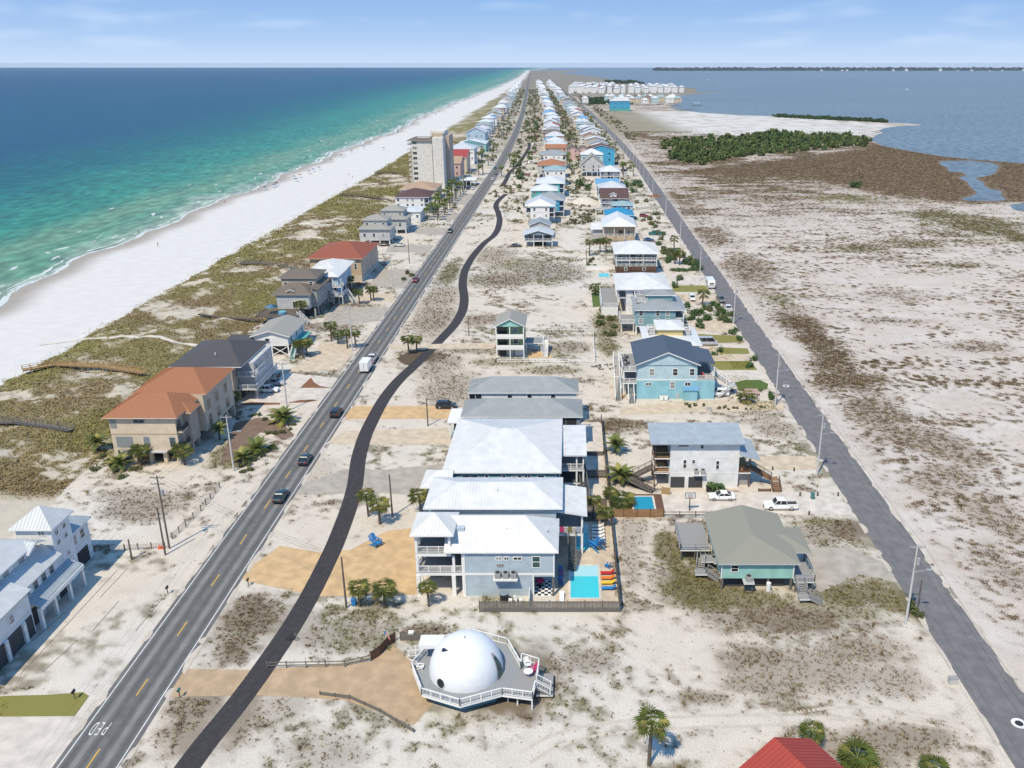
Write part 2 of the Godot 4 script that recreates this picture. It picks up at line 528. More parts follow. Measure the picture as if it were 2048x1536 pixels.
func look(x: float, z: float):   # colour and growth of the ground at a spot
	var bx := x - bend(z)
	var a := N1.get_noise_2d(x, z)
	var b := N2.get_noise_2d(x, z)
	var d := N3.get_noise_2d(x, z)
	var toe := table(z, DUNE) + 3.0 * b
	g_green = 0.3
	if x < toe:                                   # beach
		var wet := smoothstep(14.0, 2.0, x - shore(z))
		g_col = L(.75, .735, .71).lerp(L(.43, .39, .35), wet)
		g_veg = clampf(1.0 - (toe - x) / 5.0, 0.0, 1.0) * 0.4 * smoothstep(0.0, 0.4, d + 0.2)
		g_green = 0.8
	elif bx < -93.0 + 5.0 * a:                    # dunes
		var edge := smoothstep(0.0, 12.0, x - toe)
		var cover := smoothstep(-0.45, 0.15, b * 0.8 + a * 0.65 + 0.45 * d + 0.12)
		cover = clampf(cover, 0.0, 1.0)
		g_green = clampf(0.55 + a * 1.3 + (0.35 if edge < 0.9 else 0.0) + clampf((-z - 300.0) / 900.0, -0.25, 0.25), 0.0, 1.0)
		if z > -150.0: g_green *= 0.5; cover = cover * smoothstep(-140.0, -146.0, z) if x > -108.0 else cover
		g_col = L(.62, .56, .46).lerp(L(.215, .16, .09).lerp(L(.225, .205, .075), g_green), cover * 0.9)
		g_veg = cover
	elif bx < 57.0:                               # between the dunes and the back road
		var cover := smoothstep(-0.02, 0.5, b * 0.65 + a * 0.3 + 0.6 * d) * 0.75
		if z < -560.0: cover = maxf(cover, smoothstep(-560.0, -900.0, z) * (0.5 + 0.6 * b + 0.5 * d))
		g_green = clampf(0.35 + a, 0.0, 1.0)
		g_col = L(.72, .645, .55).lerp(L(.73, .69, .63), clampf(a * 1.4 + 0.2, 0.0, 1.0))
		for i in range(0, PATCH.size(), 6):
			if z < -600.0: break
			var q := Vector2((x - PATCH[i]) / PATCH[i + 2], (z - PATCH[i + 1]) / PATCH[i + 3]).length()
			if q > 1.45: continue
			var f := smoothstep(1.45, 0.55, q + 0.6 * b + 0.55 * d)
			if PATCH[i + 4] == 3:
				cover *= 1.0 - f
			elif f * PATCH[i + 5] > cover:
				cover = f * PATCH[i + 5]
				g_green = [0.05, 0.75, 1.0][PATCH[i + 4]]
		g_col = g_col.lerp(L(.15, .108, .068).lerp(L(.145, .135, .045), g_green), cover * 0.9)
		g_veg = cover
	else:                                         # the sound side
		var s := N2.get_noise_2d(x * 0.55, z * 1.6)
		var cover := smoothstep(-0.05, 0.42, s * 0.42 + a * 0.4 + 0.75 * d) * 0.75
		cover *= smoothstep(57.0, 64.0, bx)
		g_green = clampf(a * 0.5, 0.0, 1.0)
		g_col = L(.635, .56, .495).lerp(L(.70, .645, .59), clampf(b + 0.3, 0.0, 1.0))
		if z > -760.0:
			for i in range(0, FIELD.size(), 6):
				var q := Vector2((x - FIELD[i]) / FIELD[i + 2], (z - FIELD[i + 1]) / FIELD[i + 3]).length()
				if q > 1.6: continue
				var f := smoothstep(1.4, 0.3, q + 0.5 * b + 0.5 * d)
				if FIELD[i + 4] == 3: cover *= 1.0 - f
				elif f * FIELD[i + 5] * .85 > cover:
					cover = f * FIELD[i + 5] * .85
					g_green = [0.0, 0.7][FIELD[i + 4]]
		var low := smoothstep(-400.0, -560.0, z + 0.35 * (x - 150.0) + 60.0 * a)
		cover = maxf(cover, low * (0.25 + 0.75 * smoothstep(-0.1, 0.35, s + a)))
		var p := Vector2(x, z)
		if x < 460.0 and z < -420.0 and z > -1100.0:
			var m := smoothstep(-14.0, 8.0, edge_dist(p, marsh_edge) + 14.0 * b)
			if m > 0.0:
				cover = lerpf(cover, 0.92, m)
				g_green = lerpf(g_green, 0.0, m)
				g_col = g_col.lerp(L(.29, .22, .165), m)
			var w := smoothstep(-14.0, 12.0, edge_dist(p, pond_edge))
			g_col = g_col.lerp(L(.12, .10, .06), w)
		if z < -780.0 and z > -1500.0:
			var m := smoothstep(-20.0, 20.0, edge_dist(p, dune_white) + 40.0 * b)
			cover = lerpf(cover, 0.75 * smoothstep(0.12, 0.5, s + d * 0.4), m)
			g_green = lerpf(g_green, 0.5, m)
			g_col = g_col.lerp(L(.72, .70, .665), m)
		if z < -1000.0:
			var m := smoothstep(-960.0, -1080.0, z) * smoothstep(165.0, 115.0, bx) * smoothstep(-1560.0, -1400.0, z)
			cover = maxf(cover, m * 0.85)
			g_green = maxf(g_green, m * 0.8)
		g_col = g_col.lerp(L(.225, .165, .12).lerp(L(.19, .17, .07), g_green), cover * 0.78)
		g_veg = cover
	if z < -1700.0:                               # far end of the island
		var far := smoothstep(-1700.0, -2600.0, z)
		if x > toe + 8.0: g_col = g_col.lerp(L(.235, .22, .175), far * 0.75)
	if z > -340.0 and x > -100.0 and x < 120.0:   # wind-blown litter, fine marks
		g_col *= 1.0 - 0.10 * clampf(d + 0.1, 0.0, 1.0)

func height(x: float, z: float) -> float:
	var s := x - shore(z)
	var y := 0.0
	if s < 42.0:
		y = lerpf(-0.46, 0.0, smoothstep(0.0, 42.0, s)) if s > 0.0 else -0.46 + s * 0.05
	var bx := x - bend(z)
	var toe := table(z, DUNE)
	if x > toe - 6.0 and bx < -97.0:              # dune ridges
		var k := smoothstep(toe - 6.0, toe + 10.0, x) * smoothstep(-97.0, -106.0, bx)
		y += k * (0.9 + 1.2 * N2.get_noise_2d(x * 0.6, z * 0.6) + 0.5 * N3.get_noise_2d(x * 0.5, z * 0.5))
	elif bx > 60.0:
		var p := Vector2(x, z)
		var e := edge_dist(p, sound_edge)
		var k := smoothstep(60.0, 75.0, bx) * clampf(-e / 25.0, 0.0, 1.0)
		y += k * 0.35 * (N2.get_noise_2d(x * 0.7, z * 0.7) + 0.5 * N3.get_noise_2d(x * 0.4, z * 0.4))
		if e > -10.0: y -= 0.5 + clampf(e, -10.0, 30.0) * 0.05
		if z > -760.0 and z < -430.0 and x > 180.0:
			var q := maxf(edge_dist(p, pond_edge), edge_dist(p, pool_edge))
			if q > -6.0: y = minf(y, -0.5 - clampf(q + 0.5, -5.0, 20.0) * 0.08)
	if z > -2.0: y -= 0.0
	return y

func _ready():
	var cam := Camera3D.new()
	cam.name = "camera"
	cam.projection = Camera3D.PROJECTION_FRUSTUM
	cam.near = 0.5
	cam.far = 40000.0
	cam.size = 0.5 * 2.0 * 0.435621
	cam.frustum_offset = Vector2(-0.0657969 * 0.5, 0.0)   # the picture is cut from the left of a wider one
	cam.position = Vector3(0, 73.7, 0)
	cam.rotation_degrees = Vector3(-20.009, 0, 0)
	add_child(cam)
	var env := Environment.new()
	env.background_mode = Environment.BG_SKY
	var sm := ProceduralSkyMaterial.new()
	sm.sky_top_color = L(.17, .40, .80).linear_to_srgb()
	sm.sky_horizon_color = L(.60, .76, .98).linear_to_srgb()
	sm.sky_curve = 0.033
	sm.ground_bottom_color = L(.60, .76, .98).linear_to_srgb()
	sm.ground_horizon_color = L(.60, .76, .98).linear_to_srgb()
	sm.sun_angle_max = 1.0
	sm.sky_cover = clouds()
	sm.sky_cover_modulate = Color(1, 1, 1, 1)
	var sky := Sky.new()
	sky.sky_material = sm
	env.sky = sky
	env.tonemap_mode = Environment.TONE_MAPPER_LINEAR
	env.tonemap_exposure = 1.0
	env.sdfgi_enabled = true
	env.ssao_enabled = true
	env.ssil_enabled = true
	env.fog_enabled = true
	env.fog_density = 0.00003
	env.fog_light_color = Color(.86, .92, 1.0)
	var we := WorldEnvironment.new()
	we.name = "environment"
	we.environment = env
	add_child(we)
	var sun := DirectionalLight3D.new()
	sun.name = "sun"
	sun.light_energy = 1.5
	sun.light_color = Color(1.0, .945, .84)
	sun.light_angular_distance = 0.53
	sun.shadow_enabled = true
	add_child(sun)
	sun.look_at_from_position(Vector3.ZERO, Vector3(sin(0.47) * cos(0.98), -sin(0.98), -cos(0.47) * cos(0.98)))
	rng.seed = 11
	N1.frequency = 0.012; N1.fractal_octaves = 3; N1.seed = 5
	N2.frequency = 0.06; N2.fractal_octaves = 3; N2.seed = 6
	N3.frequency = 0.33; N3.fractal_octaves = 3; N3.seed = 7
	cells.resize(320 * 900)
	sound_edge = PackedVector2Array([Vector2(900, -500), Vector2(500, -560), Vector2(356.1, -709.0), Vector2(348.0, -720.2), Vector2(332.8, -735.7), Vector2(323.3, -751.8), Vector2(315.8, -764.4), Vector2(308.0, -799.9), Vector2(302.2, -838.8), Vector2(298.0, -870.5), Vector2(306.7, -922.6), Vector2(317.9, -960.8), Vector2(343.2, -1016.9), Vector2(354.4, -1031.9), Vector2(357.9, -1063.3), Vector2(383.1, -1114.0), Vector2(414.1, -1150.5), Vector2(452.8, -1169.6), Vector2(441.2, -1199.5), Vector2(421.8, -1209.8), Vector2(392.9, -1264.1), Vector2(347.7, -1299.0),
		Vector2(319.7, -1361.5), Vector2(283.9, -1374.7), Vector2(246.1, -1415.9), Vector2(209.2, -1459.7), Vector2(181.3, -1555.6), Vector2(176.5, -1645.5), Vector2(239.5, -1961.9), Vector2(266.7, -2237.2), Vector2(324.0, -2385.7), Vector2(435.0, -2446.5), Vector2(343.5, -2510.5), Vector2(395.3, -2916.4), Vector2(341.0, -3172.4), Vector2(280.1, -3477.0), Vector2(251.8, -3845.9), Vector2(207.6, -4301.5), Vector2(120.7, -5633.3), Vector2(-78.4, -7331.3), Vector2(150, -9800), Vector2(-200, -14000), Vector2(6000, -14000), Vector2(6000, -500)])
	pond_edge = PackedVector2Array([Vector2(298.5, -727.8), Vector2(288.1, -701.7), Vector2(285.5, -680.7), Vector2(275.6, -654.5), Vector2(283.9, -648.2), Vector2(279.6, -633.1), Vector2(266.8, -615.8), Vector2(264.9, -596.7), Vector2(257.5, -576.3), Vector2(248.4, -543.6), Vector2(242.8, -534.9), Vector2(226.6, -516.2), Vector2(228.7, -510.3), Vector2(243.3, -510.3), Vector2(250.6, -514.2), Vector2(256.8, -532.7), Vector2(265.9, -552.5), Vector2(262.6, -561.8),
		Vector2(265.8, -576.3), Vector2(272.5, -591.5), Vector2(274.9, -607.5), Vector2(279.0, -618.6), Vector2(295.1, -633.1), Vector2(305.5, -648.2), Vector2(329.5, -694.5), Vector2(332.4, -716.4), Vector2(323.0, -731.7)])
	pool_edge = PackedVector2Array([Vector2(244.8, -495.0), Vector2(239.1, -477.1), Vector2(242.0, -472.0), Vector2(251.2, -477.1), Vector2(261.0, -496.9), Vector2(256.7, -502.5)])
	marsh_edge = PackedVector2Array([Vector2(73.4, -645.1), Vector2(132.0, -701.7), Vector2(183.8, -739.6), Vector2(261.4, -818.9), Vector2(300.9, -898.7), Vector2(302.7, -833.8), Vector2(318.8, -760.1), Vector2(361.4, -694.5), Vector2(269.1, -510.3), Vector2(247.2, -506.4), Vector2(213.1, -506.4), Vector2(187.8, -541.4), Vector2(181.5, -581.3), Vector2(145.8, -624.3), Vector2(97.2, -624.3)])
	dune_white = PackedVector2Array([Vector2(74.0, -1361.5), Vector2(174.3, -1608.3), Vector2(246.1, -1415.9), Vector2(312.3, -1335.8), Vector2(385.5, -1220.3), Vector2(411.1, -1160.0), Vector2(354.7, -1055.2), Vector2(306.6, -928.8), Vector2(261.4, -995.1), Vector2(166.5, -981.1), Vector2(104.9, -1009.5), Vector2(101.2, -1160.0)])
	pine_edge = PackedVector2Array([Vector2(88.8, -859.7), Vector2(111.0, -898.7), Vector2(158.9, -935.0), Vector2(228.8, -995.1), Vector2(286.2, -967.5), Vector2(299.2, -916.5), Vector2(277.8, -859.7), Vector2(228.0, -828.8), Vector2(182.0, -786.2), Vector2(141.1, -751.8), Vector2(109.8, -709.0), Vector2(89.3, -701.7), Vector2(91.6, -773.0)])
	make_materials()
	make_roads()
	build_places()
	make_sea()
	make_ground()
	make_foam()
	make_growth()

func clouds() -> ImageTexture:   # thin cloud streaks low over the sea
	var w := 2048
	var h := 1024
	var im := Image.create(w, h, false, Image.FORMAT_RGBAF)
	var f := FastNoiseLite.new()
	f.frequency = 0.012
	f.fractal_octaves = 4
	f.seed = 21
	for y in range(h / 2 - 150, h / 2):
		var el := (h / 2 - y) * 180.0 / h
		for x in w:
			var a := TAU * x / w
			var s := f.get_noise_3d(cos(a) * 520.0, sin(a) * 520.0, el * 60.0 + 8.0 * sin(a * 3.0))
			var k := smoothstep(0.08, 0.6, s) * smoothstep(0.4, 1.6, el) * smoothstep(26.0, 6.0, el) * 0.17
			im.set_pixel(x, y, Color(.75, .62, .42, k))
	return ImageTexture.create_from_image(im)

# ---------------------------------------------------------------- ground, sea, roads
func grid(b: Array, xs: PackedFloat32Array, zs: PackedFloat32Array):   # one block of the ground sheet
	var v: PackedVector3Array = b[0]; var c: PackedColorArray = b[2]; var ix: PackedInt32Array = b[3]; var n: PackedVector3Array = b[1]
	var first := v.size()
	var w := xs.size()
	for z in zs:
		for x in xs:
			look(x, z)
			v.append(Vector3(x, height(x, z), z))
			c.append(g_col)
	for j in zs.size():
		for i in w:
			var k := first + j * w + i
			var l := k - (1 if i > 0 else 0); var r := k + (1 if i < w - 1 else 0)
			var u := k - (w if j > 0 else 0); var d := k + (w if j < zs.size() - 1 else 0)
			var m := (v[r] - v[l]).cross(v[d] - v[u])
			n.append(-m.normalized() if m.y < 0.0 else m.normalized())
			if i < w - 1 and j < zs.size() - 1:
				ix.append_array(PackedInt32Array([k, k + w, k + 1, k + 1, k + w, k + w + 1]))
	b[0] = v; b[1] = n; b[2] = c; b[3] = ix

func steps(a: float, z: float, d: float) -> PackedFloat32Array:
	var r := PackedFloat32Array()
	var k := maxi(1, roundi(absf(z - a) / d))
	for i in k + 1: r.append(lerpf(a, z, float(i) / k))
	return r

func make_ground():
	var b := [PackedVector3Array(), PackedVector3Array(), PackedColorArray(), PackedInt32Array()]
	grid(b, steps(-150, 110, 0.55), steps(-56, -200, 0.55))
	grid(b, steps(-260, -150, 2.0), steps(-56, -200, 2.0))
	grid(b, steps(110, 330, 2.0), steps(-56, -200, 2.0))
	grid(b, steps(-260, 200, 1.3), steps(-200, -460, 1.3))
	grid(b, steps(200, 520, 2.5), steps(-200, -460, 2.5))
	grid(b, steps(-280, 480, 3.2), steps(-460, -1100, 3.2))
	grid(b, steps(-340, 620, 9.0), steps(-1100, -2400, 11.0))
	grid(b, steps(-700, 700, 16.0), steps(-2400, -10000, 45.0))
	grid(b, steps(-260, 330, 12.0), steps(140, -56, 14.0))
	var a := []
	a.resize(Mesh.ARRAY_MAX)
	a[Mesh.ARRAY_VERTEX] = b[0]; a[Mesh.ARRAY_NORMAL] = b[1]; a[Mesh.ARRAY_COLOR] = b[2]; a[Mesh.ARRAY_INDEX] = b[3]
	var m := ArrayMesh.new()
	m.add_surface_from_arrays(Mesh.PRIMITIVE_TRIANGLES, a)
	var o := MeshInstance3D.new()
	o.mesh = m
	o.material_override = M.ground
	o.name = numbered("ground")
	add_child(o)
	tag(o, "pale sandy ground of the barrier island with scrub, dunes, beach and marsh", "ground", "", "structure")

func sea_colour(x: float, z: float) -> Color:
	var bx := x - bend(maxf(z, -9800.0))
	if bx > 20.0:                       # the sound
		return L(.23, .30, .36).lerp(L(.27, .34, .385), clampf(N1.get_noise_2d(x * 0.1, z * 0.3) + 0.4, 0, 1))
	var d := shore(z) - x + 10.0 * N2.get_noise_2d(x * 0.5, z * 0.25) + 16.0 * N1.get_noise_2d(x, z * 0.4)
	var k := 1.0 + clampf((-z - 500.0) / 2500.0, 0.0, 0.8)
	d /= k
	var c := L(.30, .38, .29).lerp(L(.115, .27, .165), smoothstep(0.0, 16.0, d))
	c = c.lerp(L(.17, .30, .18), 0.6 * smoothstep(16, 26, d) * smoothstep(44, 32, d))
	c = c.lerp(L(.035, .21, .145), smoothstep(30.0, 75.0, d))
	c = c.lerp(L(.010, .130, .130), smoothstep(75.0, 170.0, d))
	c = c.lerp(L(.006, .080, .140), smoothstep(140.0, 280.0, d))
	c = c.lerp(L(.005, .060, .130), smoothstep(330.0, 1000.0, d))
	return c * lerpf(1.5, 1.25, smoothstep(60.0, 220.0, d)) * (1.0 + 0.18 * N3.get_noise_2d(x * 0.10, z * 0.35) + 0.16 * N2.get_noise_2d(x * 0.4, z * 0.4))

func make_sea():
	var xs := PackedFloat32Array()
	var zs := PackedFloat32Array()
	for e in [[-15000, -3000, 1500], [-3000, -1000, 200], [-1000, -420, 12], [-420, -174, 3], [-174, 120, 49], [120, 700, 60], [700, 3000, 380], [3000, 15000, 2000]]:
		var s := steps(e[0], e[1], e[2])
		s.resize(s.size() - 1)
		xs.append_array(s)
	xs.append(15000.0)
	for e in [[200, -150, 25], [-150, -500, 2.5], [-500, -1000, 5], [-1000, -3000, 25], [-3000, -16000, 400]]:
		var s := steps(e[0], e[1], e[2])
		s.resize(s.size() - 1)
		zs.append_array(s)
	zs.append(-16000.0)
	var v := PackedVector3Array(); var n := PackedVector3Array(); var c := PackedColorArray(); var ix := PackedInt32Array()
	var w := xs.size()
	for j in zs.size():
		for i in w:
			v.append(Vector3(xs[i], -0.5, zs[j]))
			n.append(Vector3.UP)
			c.append(sea_colour(xs[i], zs[j]))
			if i < w - 1 and j < zs.size() - 1:
				var k := j * w + i
				ix.append_array(PackedInt32Array([k, k + w, k + 1, k + 1, k + w, k + w + 1]))
	var a := []
	a.resize(Mesh.ARRAY_MAX)
	a[Mesh.ARRAY_VERTEX] = v; a[Mesh.ARRAY_NORMAL] = n; a[Mesh.ARRAY_COLOR] = c; a[Mesh.ARRAY_INDEX] = ix
	var m := ArrayMesh.new()
	m.add_surface_from_arrays(Mesh.PRIMITIVE_TRIANGLES, a)
	var o := MeshInstance3D.new()
	o.mesh = m
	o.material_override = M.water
	o.name = numbered("sea")
	add_child(o)
	tag(o, "blue and turquoise gulf water and grey blue sound behind the island", "water", "", "structure")

func make_foam():   # breaking crests and the swash line
	var b := MB.new()
	for i in 420:
		var z := -215.0 - pow(rng.randf(), 1.8) * 1900.0
		var row: float = [0.6, 1.8, 9.0, 17.0, 30.0, 46.0][[0, 0, 0, 1, 1, 2, 3, 3, 4, 5][rng.randi() % 10]]
		var lng := rng.randf_range(5.0, 16.0) if row < 4.0 else rng.randf_range(2.0, 11.0)
		if row > 4.0 and rng.randf() < 0.45: continue
		row += rng.randf_range(-2.2, 2.2) if row > 4.0 else rng.randf_range(-0.6, 0.8)
		var wide := rng.randf_range(0.25, 0.7) if row < 4.0 else rng.randf_range(0.35, 1.7)
		var sc := 1.0 + clampf((-z - 500.0) / 1500.0, 0.0, 1.6)
		lng *= sc; wide *= sc
		var n := 14
		var slope := rng.randf_range(-0.06, 0.06)
		var pl := Vector3.ZERO
		var pr := Vector3.ZERO
		for k in n + 1:
			var t := float(k) / n
			var zz := z - (t - 0.5) * lng
			var x := shore(zz) - row + slope * (t - 0.5) * lng + 0.4 * N3.get_noise_2d(zz * 3.0, row * 9.0)
			var hw := wide * sin(PI * clampf(t + 0.02, 0, 1)) * (0.35 + 0.9 * absf(N3.get_noise_2d(zz * 2.2, row * 31.0 + i)))
			var y := -0.46 + (0.16 if row > 4.0 else 0.0)
			var a := Vector3(x - hw, y, zz)
			var d := Vector3(x + hw * 1.3, -0.45, zz)
			if k > 0: b.quad(pl, pr, d, a, Vector3.UP)
			pl = a; pr = d
	for part in 2:      # the swash: an unbroken, wavering white edge
		var z := -205.0
		var prev := []
		while z > -3400.0:
			var st := 1.2 if z > -700.0 else 6.0
			var x := shore(z) - (0.3 if part == 0 else 4.0) + 1.4 * N2.get_noise_2d(z, 40.0 * part)
			var w := maxf(0.05, (0.7 if part == 0 else 0.35) + 1.1 * N2.get_noise_2d(z * 1.3, 90.0 + 30.0 * part)) * (1.0 if z > -700.0 else 1.7)
			var now := [Vector3(x - w, -.445, z), Vector3(x + w, -.44, z)]
			if prev.size() and w > 0.06: b.quad(prev[0], prev[1], now[1], now[0], Vector3.UP)
			prev = now
			z -= st
	top("sea_foam", b, M.foam, "white foam of small waves breaking along the beach", "foam", "stuff")

func ribbon(b: MB, line: Array, w: float, y: float, off := 0.0):   # a strip along a line of Vector2
	var l := []
	for i in line.size():
		var p: Vector2 = line[i]
		var d: Vector2 = ((line[mini(i + 1, line.size() - 1)] as Vector2) - (line[maxi(i - 1, 0)] as Vector2)).normalized()
		var s := Vector2(-d.y, d.x)
		var q := p + s * off
		l.append([Vector3(q.x - s.x * w / 2, y, q.y - s.y * w / 2), Vector3(q.x + s.x * w / 2, y, q.y + s.y * w / 2)])
	for i in l.size() - 1: b.quad(l[i][0], l[i][1], l[i + 1][1], l[i + 1][0], Vector3.UP)

func smooth(line: Array, gap := 2.0) -> Array:
	var c := Curve2D.new()
	for i in line.size():
		var p: Vector2 = line[i]
		var d := ((line[mini(i + 1, line.size() - 1)] as Vector2) - (line[maxi(i - 1, 0)] as Vector2)) * 0.2
		c.add_point(p, -d, d)
	c.bake_interval = gap
	return Array(c.get_baked_points())

func mark_line(line: Array, w: float):
	for p in smooth(line, 0.8): mark(p.x - w / 2, p.x + w / 2, p.y + 0.5, p.y - 0.5)

func pave(called: String, pts: Array, m: Material, y: float, label: String, curved := false) -> MeshInstance3D:
	var line := pts
	if curved:
		var again := pts.duplicate()
		again.append(pts[0])
		line = smooth(again, 1.0)
		line.pop_back()
	var p := PackedVector2Array(line)
	var b := MB.new()
	var ix := Geometry2D.triangulate_polygon(p)
	var rect := Rect2(p[0], Vector2.ZERO)
	for q in p: rect = rect.expand(q)
	for i in range(0, ix.size(), 3):
		b.tri(Vector3(p[ix[i]].x, y, p[ix[i]].y), Vector3(p[ix[i + 1]].x, y, p[ix[i + 1]].y), Vector3(p[ix[i + 2]].x, y, p[ix[i + 2]].y), Vector3.UP)
	for x in range(floori(rect.position.x), ceili(rect.end.x)):
		for z in range(floori(rect.position.y), ceili(rect.end.y)):
			if Geometry2D.is_point_in_polygon(Vector2(x + 0.5, z + 0.5), p): mark(x + 0.1, x + 0.9, z + 0.9, z + 0.1)
	return top(called, b, m, label, "paving", "structure")

func rect(x0: float, x1: float, z0: float, z1: float) -> Array: return [Vector2(x0, z0), Vector2(x1, z0), Vector2(x1, z1), Vector2(x0, z1)]

var road_line := []
var back_line := []
func make_roads():
	var z := 20.0
	while z > -9000.0:
		road_line.append(Vector2(-53.75 + bend(z), z))
		back_line.append(Vector2(53.0 + bend(z) * 1.02, z))
		z -= 12.0 if z > -400.0 else 40.0
	mark(-58.5, -49.0, 0, -900)
	mark(48.6, 57.4, 0, -900)
	var b := MB.new()
	ribbon(b, road_line, 7.8, 0.03)
	top("highway", b, M.asphalt, "two-lane grey coast highway with yellow dashes and white edge lines", "road", "structure")
	for o in [-2.65, -0.75, 0.75, 2.65]:    # darkened wheel tracks in each lane
		b = MB.new()
		ribbon(b, road_line.slice(0, 70), 0.55, 0.034, o)
		top("tyre_track", b, M.tyre_track, "dark wheel track worn into the highway lanes", "tyre track", "structure", "wheel tracks on the highway")
	for o in [-1.7, 1.7]:
		b = MB.new()
		ribbon(b, road_line.slice(0, 70), 0.7, 0.034, o)
		top("lane_middle", b, M.tyre_worn, "paler strip along the middle of a highway lane", "lane strip", "structure", "pale lane middles on the highway")
	for o in [-3.3, 3.3]:
		b = MB.new()
		ribbon(b, road_line.slice(0, 110), 0.13, 0.038, o)
		top("edge_line", b, M.paint_white, "painted white edge line on the %s side of the highway" % ("sound" if o < 0 else "beach"), "road marking", "structure")
	for k in 70:                            # dashes: 3 m long every 12.2 m
		var zz := -78.9 + 24.4 - k * 12.18
		var d := MB.new(Vector3(-53.75 + bend(zz), 0, zz))
		d.box(d.o.x - 0.08, d.o.x + 0.08, 0.036, 0.04, zz - 1.6, zz + 1.6)
		top("centre_dash", d, M.paint_yellow, "yellow dash painted on the middle of the highway", "road marking", "structure", "yellow centre dashes on the highway")
	b = MB.new()
	ribbon(b, back_line, 6.9, 0.03)
	top("back_road", b, M.asphalt_grey, "narrow unmarked grey back road lined with white poles", "road", "structure")
	b = MB.new()
	var path := [Vector2(-43.1, -73.0), Vector2(-42.2, -80.3), Vector2(-40.6, -88.7), Vector2(-39.4, -97.5), Vector2(-38.5, -107.1), Vector2(-38.2, -119.0), Vector2(-38.5, -130.7), Vector2(-39.7, -145.5), Vector2(-42.3, -162.1), Vector2(-43.4, -179.3), Vector2(-42.9, -199.9), Vector2(-39.9, -218.8), Vector2(-36.4, -241.2), Vector2(-34.3, -259.5), Vector2(-34.7, -280.4), Vector2(-38.7, -312.2), Vector2(-39.7, -342.0), Vector2(-37.7, -377.5), Vector2(-34.4, -403.5), Vector2(-34.7, -434.5), Vector2(-37.1, -460.5), Vector2(-40.6, -487.7), Vector2(-40.6, -510.3), Vector2(-38.3, -534.9)]
	ribbon(b, smooth(path, 1.5), 2.95, 0.045)
	mark_line(path, 4.4)
	top("bike_path", b, M.asphalt_dark, "winding dark asphalt bike path east of the highway", "path", "structure")
	var path2 := [Vector2(-43.0, -571.4), Vector2(-42.9, -602.1), Vector2(-43.0, -645.1), Vector2(-40.4, -694.5), Vector2(-38.8, -764.4), Vector2(-38.1, -843.9), Vector2(-40.5, -898.7)]
	b = MB.new()
	ribbon(b, smooth(path2, 3.0), 3.0, 0.045)
	top("bike_path", b, M.asphalt_dark, "farther stretch of dark bike path curving between the lots", "path", "structure")
	for o in [-0.95, 0.95]:
		b = MB.new()
		ribbon(b, smooth([Vector2(-5.1, -79.1), Vector2(-0.6, -82.3), Vector2(6.5, -84.1), Vector2(15.5, -84.9), Vector2(25.1, -85.3), Vector2(35.0, -86.5), Vector2(43.0, -85.2), Vector2(46.6, -83.9)], 1.5), 0.5, 0.012, o)
		top("wheel_track", b, M.track_sand, "faint wheel track in the sand north of the red roof", "track", "structure", "wheel tracks in the sand")
	b = MB.new()
	for side in [-57.7, -49.85, 49.55, 56.45]:      # sand blown over the asphalt edges
		var zz := -70.0
		while zz > -420.0:
			zz -= rng.randf_range(1.5, 14.0)
			var l := rng.randf_range(1.5, 7.0)
			var w := rng.randf_range(.15, .7)
			var into := 1.0 if side < -55.0 or (side > 0.0 and side < 52.0) else -1.0
			var pts := [Vector3(side - into * .4, .041, zz)]
			for k in 7: pts.append(Vector3(side + into * w * sin(PI * (k + .5) / 7.0) * rng.randf_range(.6, 1.1), .041, zz - l * (k + .5) / 7.0))
			pts.append(Vector3(side - into * .4, .041, zz - l))
			b.poly(pts, Vector3.UP)
	top("sand_drift", b, M.track_sand, "thin drifts of sand over the edges of the roads", "sand", "stuff")
	# PED, read by drivers coming towards the beach side
	var word := thing("road_lettering", "white letters PED painted on the highway lane", "road marking", Vector3(-55.35, 0.04, -83.7))
	tag(word, "", "", "", "structure")
	for k in 3:
		var t := TextMesh.new()
		var f := SystemFont.new()
		f.font_names = PackedStringArray(["Droid Sans"])
		t.font = f
		t.text = "PED"[k]
		t.font_size = 64
		t.pixel_size = 0.011
		t.depth = 0.006
		var o := put("letter", t, M.paint_white, word)
		o.rotation = Vector3(-PI / 2, 0, PI) if false else Vector3(-PI / 2, PI, 0)
		o.scale = Vector3(1.35, 4.2, 1.0)
		o.position = Vector3(0.75 - k * 0.75, 0.0, 0.0)

# ---------------------------------------------------------------- parts of houses (all coordinates in metres on the map)
func wall(m: String, x0: float, x1: float, z0: float, z1: float, y0: float, y1: float, called := "wall") -> MeshInstance3D:
	var b := mb()
	b.box(x0, x1, y0, y1, minf(z0, z1), maxf(z0, z1))
	if y0 < 0.6: mark(x0, x1, z0, z1)
	return put(called, b, M[m])

func prism(m: String, pts: Array, x0: float, x1: float, called := "wall"):   # pts (z,y) outline pushed along x
	var b := mb()
	var p := []
	var q := []
	for t in pts:
		p.append(Vector3(x0, t.y, t.x)); q.append(Vector3(x1, t.y, t.x))
	b.poly(p, Vector3(x0 - x1, 0, 0)); b.poly(q, Vector3(x1 - x0, 0, 0))
	var mid: Vector3 = (p[0] + q[1] + p[2]) / 3.0
	for i in pts.size():
		var k := (i + 1) % pts.size()
		b.quad(p[i], q[i], q[k], p[k], (p[i] + p[k]) / 2.0 - mid)
	return put(called, b, M[m])

